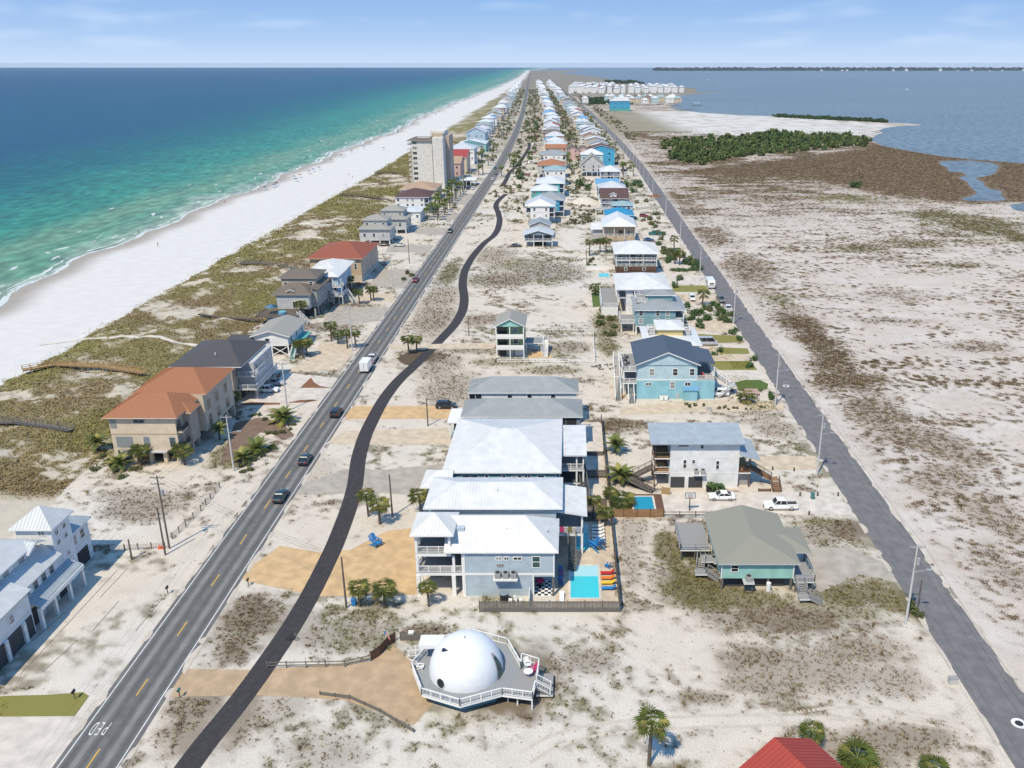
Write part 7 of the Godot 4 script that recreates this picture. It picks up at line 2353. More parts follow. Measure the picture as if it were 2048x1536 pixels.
# ---------------------------------------------------------------- rows between the roads
func middle_rows():
	var t := thing("beach_house", "narrow three-storey green house with white porches", "house", Vector3(-15.8, 0, -221.7))
	wall("wall_green", -19.4, -12.2, -223.6, -233, 2.9, 8.8)
	for k in 3: wall(["shade_dark", "wall_lightgrey", "wall_white"][k], -19.3 + k * 2.3, -17.2 + k * 2.3, -224.5, -232.5, 0, 2.88, "ground_floor_room")
	roof("shingle_grey", -19.5, -12.1, -222.0, -233.2, 8.8, 2.1, .45, "z", 0, 2.5, 0.0, "wall_mint")
	for y in [2.9, 5.9]:
		deck(-19.5, -12.1, -221.7, -223.58, y, "deck_pale", .35)
		var b := mb(); b.box(-19.5, -12.1, y, y + .95, -221.75, -221.69); put("railing", b, M.trim)
	for x in [-19.4, -15.8, -12.2]: post(x, -221.8, 0, 8.7, .24)
	for y in [3.1, 6.1]: door("s", -17.9, -223.59, y, 2.4, 2.1, "glass"); win("s", -14.4, -223.59, y + .7, 1.2, 1.2)
	for k in 3: win("e", -12.19, -225 - k * 3, 6.6, .9, 1.4)
	deck(-12.1, -7.5, -226.5, -231.5, 3.0, "deck_pale"); posts(-11.8, -7.8, -226.8, -231.2, 2, 2, 0, 3, .2)
	stairs(Vector3(-6.6, 3.0, -229.5), Vector3(-6.6, .1, -223.2), 1.3, "trim"); deck(-7.5, -5.8, -229.4, -231.5, 3.0, "deck_pale")
	fence("white rail fence round the green house's sandy yard", [Vector2(-18.9, -218.0), Vector2(6.5, -218.4), Vector2(6.7, -247.2), Vector2(-12.0, -247.2)], 1.2, "rail", "trim")
	beach_house("small grey house on open stilts with grey gable roof", -19.5, -7.4, -372.5, 9.5, {"base": 2.7, "eave": 5.2, "rise": 1.9, "axis": "z", "hl": 0.0, "hr": 0.0, "roof": "metal_pale", "wall": "wall_slate", "nwin": 2, "porch": "s", "porch_depth": 2.8, "lowm": "dark"})
	beach_house("pale grey house behind the stilted grey house", -18, -9, -392, 10, {"base": 2.7, "eave": 5.8, "rise": 2, "axis": "z", "hl": 0.0, "hr": 0.0, "roof": "metal_grey", "wall": "wall_lightgrey", "nwin": 2})
	beach_house("white and blue house with pale grey gable roof and side porches", -21.5, -7.6, -430, 15, {"base": 2.7, "eave": 8.6, "rise": 3.3, "axis": "z", "hl": 2.0, "hr": 0.0, "roof": "metal_pale", "wall": "wall_white", "nwin": 2, "porch": "we", "low": "wall", "lowm": "wall_lightblue"})
	beach_house("house with dark grey hip roof behind the white and blue one", -17, -3, -452, 16, {"base": 2.7, "eave": 8.4, "rise": 3.2, "axis": "z", "roof": "metal_grey", "wall": "wall_skyblue", "nwin": 2, "porch": "e"})
	beach_house("house with bright white hip roof and turquoise corner", -21, -7, -488, 15, {"base": 2.7, "eave": 8.2, "rise": 3, "roof": "metal_white", "wall": "wall_turquoise", "nwin": 3, "porch": "e"})
	beach_house("turquoise house with cream white metal roof", -19.5, -3.5, -520, 24, {"base": 2.7, "eave": 8, "rise": 2.8, "roof": "metal_white", "wall": "wall_turquoise", "nwin": 3, "porch": "e"})
	beach_house("white three-storey house with pale blue roof before the orange tiles", -16, -3, -572, 16, {"base": 3, "eave": 9.8, "rise": 2.2, "roof": "metal_aqua", "wall": "wall_white", "nwin": 3})
	beach_house("house with orange tile hip roof in the middle row", -22, -3.5, -612, 20, {"base": 3, "eave": 8.5, "rise": 3.4, "roof": "tile_orange", "wall": "wall_lightgrey", "nwin": 2, "trimm": "wall_cream"})
	beach_house("tall white house with grey roof and end porches", -22, -3, -668, 16, {"base": 3, "eave": 10.5, "rise": 2.6, "roof": "metal_grey", "wall": "wall_white", "nwin": 3, "porch": "we"})
	beach_house("peach house with long orange roof far in the middle row", -20, -3, -735, 16, {"base": 3, "eave": 9, "rise": 2.4, "axis": "x", "hl": 0.0, "hr": 0.0, "roof": "tile_orange", "wall": "wall_peach", "nwin": 4, "trimm": "wall_cream"})
	# east row from near to far
	beach_house("white-roofed house with yellow upper storey", 20.0, 33.0, -216.5, 15, {"base": 2.8, "eave": 5.6, "rise": 1.2, "roof": "metal_white", "wall": "wall_white", "nwin": 3, "porch": "e", "ov": 1.0})
	wall("wall_yellow", 23.0, 29.6, -221.5, -230, 6.0, 8.2, "upper_storey"); roof("metal_white", 23, 29.6, -221.5, -230, 8.2, 1.3, .5, "x", -1, -1, .5)
	for x in [21.6, 30.9]: deck(x - .9, x + .9, -223, -228, 6.75, "deck_grey"); rail_box(x - .9, x + .9, -223, -228, 6.75, "swen", "trim", .2)
	beach_house("teal house with blue grey roof terrace", 18.8, 32.6, -243.6, 15, {"base": 2.8, "eave": 7.4, "rise": 1.5, "roof": "metal_grey", "wall": "wall_teal", "nwin": 3, "porch": "e", "lowm": "wall_brick"})
	wall("wall_teal", 22.5, 30.0, -250.5, -256.5, 7.6, 10.0, "upper_storey"); roof("metal_grey", 22.3, 30.4, -250.4, -256.6, 10.0, .9, .4, "x", -1, -1, .5)
	rail_box(19.2, 22.4, -249, -257, 8.6, "swn", "trim", .2); deck(19.2, 22.4, -249, -257, 8.6, "deck_grey")
	deck(14.6, 18.75, -246, -255, 3.0, "deck_grey"); posts(14.9, 18.4, -246.3, -254.7, 2, 2, 0, 3, .2); rail_box(14.6, 18.7, -246, -255, 3.0, "swn", "trim", .2)
	beach_house("white house under a very large white hip roof", 15.0, 30.6, -266.4, 21, {"base": 2.8, "eave": 7.8, "rise": 2.9, "roof": "metal_white", "wall": "wall_white", "nwin": 2, "porch": "w", "ov": .8, "gap": .7, "low": "wall"})
	deck(9.8, 14.8, -263.5, -287, 3.2, "deck_grey", 3.1, "trim"); 
	rail([Vector3(9.9, 3.2, -287), Vector3(9.9, 3.2, -263.6), Vector3(14.6, 3.2, -263.6)], "trim", 1.0, .2)
	beach_house("brick-based house with teal upper wall and white hip roof", 17.0, 32.2, -322, 20, {"base": 2.8, "eave": 7.6, "rise": 3.0, "roof": "metal_white", "wall": "wall_slate", "nwin": 4, "porch": "s", "porch_depth": 1.6, "low": "wall", "lowm": "wall_brick", "gap": .8, "ov": .8, "pane": "glass_teal"})
	pool(10.6, 14.4, -316.5, -323, "pool_water", "turquoise pool in the white-walled yard by the brick-based house")
	fence("white wall around the yard with the turquoise pool", [Vector2(6.3, -328.6), Vector2(17.5, -330.4)], 1.6, "solid", "trim"); fence("white fence down the west side of the walled pool yard", [Vector2(6.1, -328.6), Vector2(6.3, -366.6)], 1.4, "solid", "trim")
	beach_house("beige house with white gable roofs and tall columns", 14.4, 28.2, -379.5, 20, {"base": 3.4, "eave": 7.6, "rise": 3.3, "axis": "z", "hl": 5.0, "hr": 0.0, "roof": "metal_white", "wall": "wall_beige", "nwin": 3, "porch": "s", "porch_depth": 2.0, "low": "wall"})
	roof("metal_white", 9.6, 15.0, -384, -396, 5.6, 1.8, .5, "x", 0, 0, .6, "wall_lightgrey"); wall("wall_lightgrey", 10, 14.3, -384.5, -395.5, 2.6, 5.6, "side_wing"); deck(9.2, 14.3, -380, -396, 2.7, "deck_grey", .3)
	beach_house("small house with bright blue metal roof", 17, 30.0, -419, 15, {"base": 2.6, "eave": 6.0, "rise": 2.4, "axis": "x", "roof": "metal_blue", "wall": "wall_skyblue", "nwin": 2, "hl": 6.0, "hr": 6.0})
	beach_house("pale aqua gable house behind the bright blue roof", 21, 31.0, -439, 10, {"base": 2.6, "eave": 7.6, "rise": 1.6, "roof": "metal_aqua", "wall": "wall_lightblue", "nwin": 3})
	beach_house("house with dark maroon roof and white dormer", 16, 30.0, -462, 18, {"base": 3, "eave": 7.6, "rise": 4.2, "hl": 0.0, "hr": 0.0, "roof": "shingle_maroon", "wall": "wall_white", "nwin": 3, "porch": "s"})
	wall("wall_white", 20.6, 24.2, -463, -468, 7.9, 9.6, "dormer_wall"); roof("shingle_maroon", 20.5, 24.3, -462.8, -469, 9.6, 1.2, .3, "z", 0, 0, 0.0, "wall_white"); win("s", 22.4, -462.99, 8.3, 1.0, 1.0)
	deck(13.0, 30.0, -456.5, -461.9, 2.9, "deck_pale"); posts(13.3, 29.7, -456.8, -461, 5, 1, 0, 2.6, .26); rail([Vector3(13, 2.9, -456.6), Vector3(30, 2.9, -456.6)], "trim", 1.0, .2)
	beach_house("white house with layered pale blue hip roof behind the maroon roof", 16, 30.5, -492, 16, {"base": 3, "eave": 9.0, "rise": 3, "roof": "metal_pale", "wall": "wall_paleblue", "nwin": 3})
	beach_house("house with sky blue metal roof near the back road", 15.5, 28.5, -527, 20, {"base": 3, "eave": 6.4, "rise": 2.4, "hl": 0.0, "hr": 0.0, "roof": "metal_sky", "wall": "wall_skyblue", "nwin": 2, "porch": "w"})
	beach_house("white house with white hip roof and dark porch arches", 19.5, 32, -575, 16, {"base": 3, "eave": 8.6, "rise": 3, "roof": "metal_white", "wall": "wall_white", "nwin": 4, "porch": "s", "porch_depth": 1.5})
	beach_house("white house with steep grey gable like a chalet", 7.5, 23, -622, 18, {"base": 3, "eave": 7.5, "rise": 7.0, "axis": "z", "hl": 0.0, "hr": 0.0, "roof": "shingle_grey", "wall": "wall_lightgrey", "nwin": 3})
	beach_house("blue house with white hip roof beyond the chalet gable", 8, 24, -660, 14, {"base": 3, "eave": 11, "rise": 3.5, "roof": "metal_white", "wall": "wall_lightblue", "nwin": 3})
	beach_house("tall blue house with dark roof at the back road", 14, 34, -690, 18, {"base": 3, "eave": 12, "rise": 3.2, "axis": "z", "hl": 0.0, "hr": 0.0, "roof": "shingle_maroon", "wall": "wall_skyblue", "nwin": 3, "low": "wall"})
	for k in 4: beach_house("pinkish row house with maroon gable, %s in its terrace" % ["first", "second", "third", "fourth"][k], -2 + k * 8.5, 6 + k * 8.5, -735, 12, {"base": 2.5, "eave": 7.5, "rise": 3.0, "axis": "z", "hl": 0.0, "hr": 0.0, "roof": "shingle_maroon", "wall": "wall_pink", "nwin": 2, "low": "wall"})

# ---------------------------------------------------------------- condominium tower
func tower():
	var t := thing("apartment_tower", "tall cream apartment tower by the beach", "tower", Vector3(-88, 0, -557))
	wall("wall_condo", -97.0, -84.6, -557, -580, 0, 29.0); wall("wall_condo", -84.0, -77.6, -555, -584, 0, 31.0, "stair_tower_wall")
	wall("wall_brick", -84.58, -84.02, -557.6, -579, 0, 29.0, "recess_wall")
	wall("wall_condo", -86.5, -77.8, -566, -582, 31.0, 34.2, "lift_house_wall"); wall("wall_beige", -85, -78.2, -562, -565.9, 31.0, 33.0, "plant_room_wall")
	wall("wall_greige", -77.58, -75.0, -566, -584, 0, 31.5, "rear_wing_wall")
	roof("shingle_brown", -99.5, -84.5, -556.6, -581, 29.0, 1.6, .6, "x", 4, 3, 0.0, "", "wall_beige")
	for k in 9:
		var y := 2.0 + k * 3.05
		win("s", -95.2, -556.99, y + .7, 2.4, 1.5, 2, "wall_condo", "glass_teal" if k == 8 else "glass")
		win("s", -84.3, -557.59, y, .5, 2.3, 0, "wall_brick", "dark")
		var f := flat("wall_condo", -99.6, -97.02, -557, -580, y, y, "balcony")
		rail([Vector3(-99.5, y + .2, -579.8), Vector3(-99.5, y + .2, -557.1), Vector3(-97.1, y + .2, -557.1)], "wall_condo", 1.0, 0.0)
		for i in 3: win("w", -97.01, -561 - i * 7, y + .4, 2.6, 2.0, 2, "wall_condo")
	for k in 6:
		var b := mb(); b.box(-93.5 + k * 1.3, -92.7 + k * 1.3, 30.3, 31.0, -562, -561.2); put("roof_vent", b, M.trim)
	t = thing("carport", "long white flat-roofed carport below the tower", "carport", Vector3(-67, 0, -572))
	flat("white", -74.6, -57.5 - 2.5, -570, -584, 3.6, 3.9)
	posts(-74, -60.5, -570.5, -583.5, 6, 2, 0, 3.6, .25)

# ---------------------------------------------------------------- rows that run out of sight
func far_rows():
	var pal := [["white", "metal_white", "wall_white"], ["pale grey", "metal_pale", "wall_lightgrey"], ["grey", "metal_grey", "wall_white"], ["aqua", "metal_aqua", "wall_lightblue"], ["white", "metal_white", "wall_paleblue"], ["brown", "shingle_brown", "wall_beige"], ["blue", "metal_sky", "wall_white"], ["pale grey", "metal_pale", "wall_cream"], ["white", "metal_white", "wall_cream"], ["red", "tile_red", "wall_cream"]]
	var pick := [0, 1, 4, 0, 2, 3, 8, 1, 0, 6, 4, 7, 0, 5, 2, 8, 1, 9, 0, 3]
	var where := ["in the beach row beside the highway", "in the middle row east of the highway", "in the row along the back road"]
	for row in 3:
		var z: float = [-905.0, -765.0, -775.0][row]
		var i := row * 7
		while z > -2150.0:
			var dist: String = "far out" if z < -2200 else ("in the distance" if z < -1400 else "beyond the nearer houses")
			var x: float = [-89.0, -12.5, 24.0][row] + bend(z) * (1.0 if row else 0.92) + rng.randf_range(-3, 3)
			var w := rng.randf_range(12, 18)
			var d := rng.randf_range(11, 17)
			var p: Array = pal[pick[i % 20]]
			var base := 3.0
			var eave := rng.randf_range(7.5, 11.0)
			var gab := rng.randf() < .35
			beach_house("%s-roofed beach house %s, %s" % [p[0], where[row], dist], x - w / 2, x + w / 2, z, d, {"base": base, "eave": eave, "rise": rng.randf_range(2.2, 3.6), "roof": p[1], "wall": p[2], "nwin": 3 if z > -1800 else 2, "axis": "z" if gab else "x", "hl": 0.0 if gab else -1.0, "hr": 0.0 if gab else -1.0, "low": "posts" if i % 3 and z > -1500 else "wall", "porch": ["", "e", "w"][i % 3] if z > -1300 else "", "group": "%s-roofed houses %s, %s" % [p[0], where[row], dist], "near": false})
			z -= d + rng.randf_range(5, 13) * (1.0 if z > -1600 else 1.7)
			i += 1

func sound_side():
	beach_house("bright blue three-storey house with white window grid near the sound", 65, 98, -1506, 20, {"base": 4, "eave": 15.5, "rise": 6, "roof": "metal_pale", "wall": "wall_skyblue", "nwin": 7, "low": "wall", "lowm": "wall_turquoise", "ov": 1.0})
	var pal := [["white", "metal_white", "wall_white"], ["pale aqua", "metal_aqua", "wall_cream"], ["white", "metal_white", "wall_lightblue"], ["pale grey", "metal_pale", "wall_cream"], ["brown", "shingle_brown", "wall_beige"]]
	for k in 26:     # cluster by the cove
		var x := 75.0 + (k % 13) * 10.5 + rng.randf_range(-3, 3)
		var z := -1690.0 - (k / 13) * 90.0 - rng.randf_range(0, 50)
		if k < 1: x = 28.0
		var p: Array = pal[[0, 1, 2, 0, 3, 1, 0, 4, 2, 1, 0][k % 11]]
		beach_house("%s-roofed house in the cluster beside the cove" % p[0], x - 6, x + 6, z, 13, {"base": 4, "eave": rng.randf_range(10, 14), "rise": 4, "roof": p[1], "wall": p[2], "nwin": 3, "group": "%s-roofed houses by the cove" % p[0], "near": false})
	far_town()
	for k in 14:
		var x := 2300.0 + k * 200.0 + rng.randf_range(-190, 190)
		var hw := rng.randf_range(6, 14)
		beach_house("white house on the far shore of the sound", x - hw, x + hw, -9100.0, 20, {"base": 4, "eave": hw * .9, "rise": hw * .6, "roof": "metal_white", "wall": "wall_white", "nwin": 2, "group": "white houses on the far shore", "near": false, "low": "wall"})
	for k in 3:
		var b := MB.new()
		var at: Vector3 = [Vector3(205, 0, -1800), Vector3(232, 0, -1700), Vector3(196, 0, -1540)][k]
		var t := thing("boat_dock", ["covered boat dock left of the cove's mouth", "covered boat dock out in the cove", "small dock below the white dunes"][k], "dock", at)
		b = mb(); b.box(at.x - 12, at.x + 12, .5, .8, at.z - 2, at.z + 2); put("platform", b, M.wood_grey)
		for i in 6: post(at.x - 11 + i * 4.4, at.z, -1.5, .5, .5, "wood_grey")
		if k < 2: flat("metal_white", at.x - 6, at.x + 8, at.z + 4, at.z - 4, 4.5, 4.8); posts(at.x - 5, at.x + 7, at.z + 3, at.z - 3, 2, 2, .8, 4.5, .4, "wood_grey")
	for k in 4:
		var at: Vector3 = [Vector3(640, -.4, -4300), Vector3(1500, -.4, -5600), Vector3(980, -.4, -2700), Vector3(1900, -.4, -6300)][k]
		var t := thing("motor_boat", ["white boat far out on the sound, nearest the spit", "white boat far out on the sound, middle of the water", "small boat on the open sound, nearest of the boats", "white boat on the sound by the far shore"][k], "boat", at)
		var b := mb()
		var s := 7.0
		for i in 6:
			var a0 := lerpf(-1, 1, i / 6.0); var a1 := lerpf(-1, 1, (i + 1) / 6.0)
			var w0 := s * .25 * (1 - maxf(0, a0) * maxf(0, a0)); var w1 := s * .25 * (1 - maxf(0, a1) * maxf(0, a1))
			b.quad(at + Vector3(a0 * s, 1.4, -w0), at + Vector3(a1 * s, 1.4, -w1), at + Vector3(a1 * s, 1.4, w1), at + Vector3(a0 * s, 1.4, w0), Vector3.UP)
			for q in [-1, 1]: b.quad(at + Vector3(a0 * s, 0, q * w0 * .7), at + Vector3(a1 * s, 0, q * w1 * .7), at + Vector3(a1 * s, 1.4, q * w1), at + Vector3(a0 * s, 1.4, q * w0), Vector3(0, 0, q))
		put("hull", b, M.white)
		b = mb(); b.box(at.x - s * .4, at.x + s * .25, at.y + 1.4, at.y + 3.2, at.z - s * .16, at.z + s * .16); put("cabin", b, M.white)
		var wk := MB.new(Vector3(at.x, 0, at.z))
		wk.quad(Vector3(at.x - 9, -.47, at.z - 2), Vector3(at.x - 9, -.47, at.z + 2), Vector3(at.x - 60, -.47, at.z + 7), Vector3(at.x - 60, -.47, at.z - 7), Vector3.UP)
		top("boat_wake", wk, M.foam, "white wake trailing behind a boat on the sound", "wake", "stuff")

func far_town():   # houses too far off to pick apart, on the spit and at the end of the island
	for kind in 3:
		var w := MB.new(); var r := MB.new()
		var n: int = [46, 40, 70][kind]
		for k in n:
			var t := (k + rng.randf() * .7) / n
			var x: float; var z: float; var h: float
			if kind == 0: x = lerpf(2, 300, t); z = -2400.0 - (k % 3) * 120.0 - 70.0 * t; h = rng.randf_range(12, 18)
			elif kind == 1: x = lerpf(10, 140, t); z = -2680.0 - (k % 3) * 130.0; h = rng.randf_range(10, 16)
			else: z = -2170.0 - (k / 3) * 62.0; x = [-86.0, -12.0, 26.0][k % 3] + bend(z) + rng.randf_range(-6, 6); h = rng.randf_range(8, 12)
			var a := rng.randf_range(5, 8)
			w.box(x - a, x + a, 0, h, z - 8, z + 8)
			var A := Vector3(x - a - 1, h, z + 9); var B := Vector3(x + a + 1, h, z + 9); var C := Vector3(x + a + 1, h, z - 9); var D := Vector3(x - a - 1, h, z - 9); var E := Vector3(x, h + 4, z)
			r.tri(A, B, E, Vector3.UP); r.tri(B, C, E, Vector3.UP); r.tri(C, D, E, Vector3.UP); r.tri(D, A, E, Vector3.UP)
		var o := Node3D.new()
		o.name = numbered("far_houses")
		add_child(o)
		tag(o, ["pale townhouses massed along the far spit", "pinkish roofs massed behind the far spit", "last tiny houses where the island runs out of sight"][kind], "houses", "", "stuff")
		cur = o; org = Vector3.ZERO
		put("wall", w, M[["wall_white", "wall_pink", "wall_white"][kind]]).set_meta("kind", "stuff")
		put("roof", r, M[["metal_white", "metal_pale", "metal_white"][kind]]).set_meta("kind", "stuff")

func cars():
	var H := PI / 2
	for c in [["sedan", "car_green", -52.0, Vector2(-52.17, -141.93).y, PI, "dark green sedan driving away, nearest the camera on the highway"], ["sedan", "car_navy", -52.0, Vector2(-52.29, -157.58).y, PI, "dark navy sedan driving away, second from the camera on the highway"], ["suv", "car_black", -52.0, Vector2(-52.36, -182.20).y, PI, "black car driving away, third from the camera on the highway"], ["pickup", "car_lilac", -52.0, Vector2(-52.38, -220.08).y, PI, "silver pickup towing a white box trailer on the highway"], ["sedan", "car_red", -55.4, Vector2(-55.46, -309.92).y, 0.0, "dark red car coming towards the camera on the highway"], ["suv", "car_black", -55.4, Vector2(-55.99, -407.27).y, 0.0, "black car far up the highway beside the bike path's bend"],
		["suv", "car_black", Vector2(-28.08, -186.44).x, Vector2(-28.08, -186.44).y, H, "black off-roader parked on the sandy drive"], ["sedan", "car_white", Vector2(27.25, -141.93).x, Vector2(27.25, -141.93).y, -H, "white sedan parked in front of the bush"], ["pickup", "car_white", Vector2(36.97, -138.33).x, Vector2(36.97, -138.33).y, -H, "white pickup with dark bed parked on the pale drive"],
		["suv", "car_white", Vector2(35.03, -194.46).x, Vector2(35.03, -194.46).y, -H, "white off-roader with dark roof beside the pale blue house"], ["van", "car_silver", Vector2(38.10, -234.09).x, Vector2(38.10, -234.09).y, H, "silver camper van parked on the forked drive"], ["suv", "car_white", Vector2(40.38, -283.63).x, Vector2(40.38, -283.63).y, 0.0, "white off-roader parked nose first beside the blue grey terrace house"],
		["pickup", "car_white", Vector2(49.97, -269.86).x, Vector2(49.97, -269.86).y, PI, "white pickup parked at the edge of the back road"], ["pickup", "car_grey", Vector2(49.49, -281.68).x, Vector2(49.49, -281.68).y, 0.1, "grey pickup parked on the verge of the back road"],
		["suv", "car_white", Vector2(-71.76, -196.81).x, Vector2(-71.76, -196.81).y, H, "white car with roof bars, nearer of the two by the greige house"], ["suv", "car_silver", Vector2(-71.86, -201.68).x, Vector2(-71.86, -201.68).y, H, "silver car, farther of the two by the greige house"], ["sedan", "car_black", Vector2(-23.23, -373.06).x, Vector2(-23.23, -373.06).y, H, "black car parked left of the stilted grey house"],
		["sedan", "car_black", Vector2(-79.72, -375.25).x, Vector2(-79.72, -375.25).y, H, "black car in the shade of the grey two-tier house"], ["sedan", "car_silver", Vector2(-73.09, -374.15).x, Vector2(-73.09, -374.15).y, -H, "silver car in front of the grey two-tier house"], ["pickup", "car_teal", Vector2(38.76, -400.96).x, Vector2(38.76, -400.96).y, H, "dark teal pickup behind the beige house"],
		["sedan", "car_blue", Vector2(34.59, -386.54).x, Vector2(34.59, -386.54).y, H, "small blue car beside the brick-based house"], ["suv", "car_red", Vector2(37.69, -450.96).x, Vector2(37.69, -450.96).y, H, "dark red car on the sandy lot by the bright blue roof"], ["sedan", "car_white", Vector2(35.43, -541.36).x, Vector2(35.43, -541.36).y, H, "white car by the maroon-roofed house"],
		["suv", "car_white", -52.0, Vector2(-56.65, -602.06).y, PI, "white car far up the highway"], ["sedan", "car_teal", -55.3, Vector2(-53.65, -667.33).y, 0.0, "dark car coming down the far stretch of highway"], ["sedan", "car_grey", -52.0, Vector2(-52.76, -633.09).y, PI, "grey car behind the far white car on the highway"]]:
		vehicle(c[0], c[1], c[2], c[3], c[4], c[5])
	for k in 9:      # under and beside the tower's carport
		vehicle(["sedan", "suv"][k % 2], ["car_white", "car_silver", "car_black", "car_blue", "car_white"][k % 5], -72.5 + (k % 5) * 3.1, -556.0 - (k / 5) * 8.0, PI * (k % 2), "car parked below the apartment tower, %s" % ["white", "silver", "black", "blue", "second white", "second silver", "second black", "second blue", "third white"][k], "cars parked below the tower")
	for k in 26:     # by the houses farther up
		var z := -600.0 - k * 27.0
		var row := k % 3
		vehicle(["suv", "sedan", "pickup"][(k * 7) % 3], ["car_white", "car_black", "car_silver", "car_grey", "car_blue", "car_red"][(k * 5) % 6], [-68.0, -30.0, 38.5][row] + bend(z), z, [PI / 2, -PI / 2][k % 2], "%s vehicle parked %s" % [["white", "black", "silver", "grey", "blue", "red"][(k * 5) % 6], ["before the far beach row", "west of the far middle row", "between the far houses and the back road"][row]], "vehicles parked by the far rows, %d" % row)
	var t := thing("box_trailer", "white box trailer pulled by the silver pickup", "trailer", Vector3(-52.0, 0, Vector2(-51.82, -212.06).y))
	var z := org.z
	var b := mb(); b.box(-53.15, -50.85, .55, 2.9, z - 2.4, z + 2.0); put("body", b, M.car_white)
	b = mb(); b.box(-53.1, -50.9, 2.905, 2.95, z - 2.35, z + 1.95); put("roof", b, M.white)
	for x in [-53.1, -51.98, -50.95]:
		b = mb(); b.box(x - .04, x + .06, .6, 2.85, z + 2.0, z + 2.03); put("door_seam", b, M.wall_grey)
	b = mb(); b.box(-53.17, -50.83, .45, .6, z - 2.4, z + 2.05); put("bumper", b, M.dark)
	for s in [-1, 1]:
		for e in [-.55, .35]:
			b = mb(); b.tube(Vector3(-52 + s * 1.0, .34, z + e), Vector3(-52 + s * 1.2, .34, z + e), .34, .34, 12); put("wheel", b, M.rubber)
	b = mb(); b.bar(Vector3(-52, .5, z - 2.4), Vector3(-52, .5, z - 3.8), .12, .1); put("drawbar", b, M.dark)
	var p: Vector2 = Vector2(49.02, -301.65)
	t = thing("camper_trailer", "white camper trailer parked at the back road", "trailer", Vector3(p.x, 0, p.y))
	z = p.y
	b = mb()
	var o := [Vector2(z + 3.4, .6), Vector2(z + 3.6, 1.6), Vector2(z + 3.0, 3.0), Vector2(z - 3.0, 3.1), Vector2(z - 3.5, 2.2), Vector2(z - 3.4, .6)]
	prism("car_white", o, p.x - 1.2, p.x + 1.2, "body")
	win("s", p.x, z + 3.52, 1.5, 1.3, .7, 0, "wall_grey"); win("w", p.x - 1.21, z + 1, 1.5, 1.2, .7, 0, "wall_grey"); win("w", p.x - 1.21, z - 1.4, 1.5, 1.0, .7, 0, "wall_grey")
	for s in [-1, 1]:
		b = mb(); b.tube(Vector3(p.x + s * .95, .36, z), Vector3(p.x + s * 1.15, .36, z), .36, .36, 12); put("wheel", b, M.rubber)
	p = Vector2(38.06, -514.20)
	t = thing("bicycle", "bicycle resting near the bike path's south end", "bicycle", Vector3(-37.6, .05, -100.5))
	for k in [-.5, .5]:
		b = mb()
		for i in 12: b.bar(Vector3(-37.6 + k + .33 * cos(TAU * i / 12), .38 + .33 * sin(TAU * i / 12), -100.5), Vector3(-37.6 + k + .33 * cos(TAU * (i + 1) / 12), .38 + .33 * sin(TAU * (i + 1) / 12), -100.5), .04, .04)
		put("wheel", b, M.rubber)
	b = mb()
	for e in [[-.5, .38, -.1, .8], [-.1, .8, .38, .85], [.38, .85, .5, .38], [-.5, .38, 0, .35], [0, .35, .38, .85], [0, .35, -.12, .95]]: b.bar(Vector3(-37.6 + e[0], e[1], -100.5), Vector3(-37.6 + e[2], e[3], -100.5), .04, .04)
	put("frame", b, M.plastic_black)
	b = mb(); b.box(-37.85, -37.6, .95, 1.0, -100.58, -100.42); put("saddle", b, M.dark)
	b = mb(); b.bar(Vector3(-37.22, 1.0, -100.75), Vector3(-37.22, 1.0, -100.25), .04, .04); put("handlebar", b, M.steel)

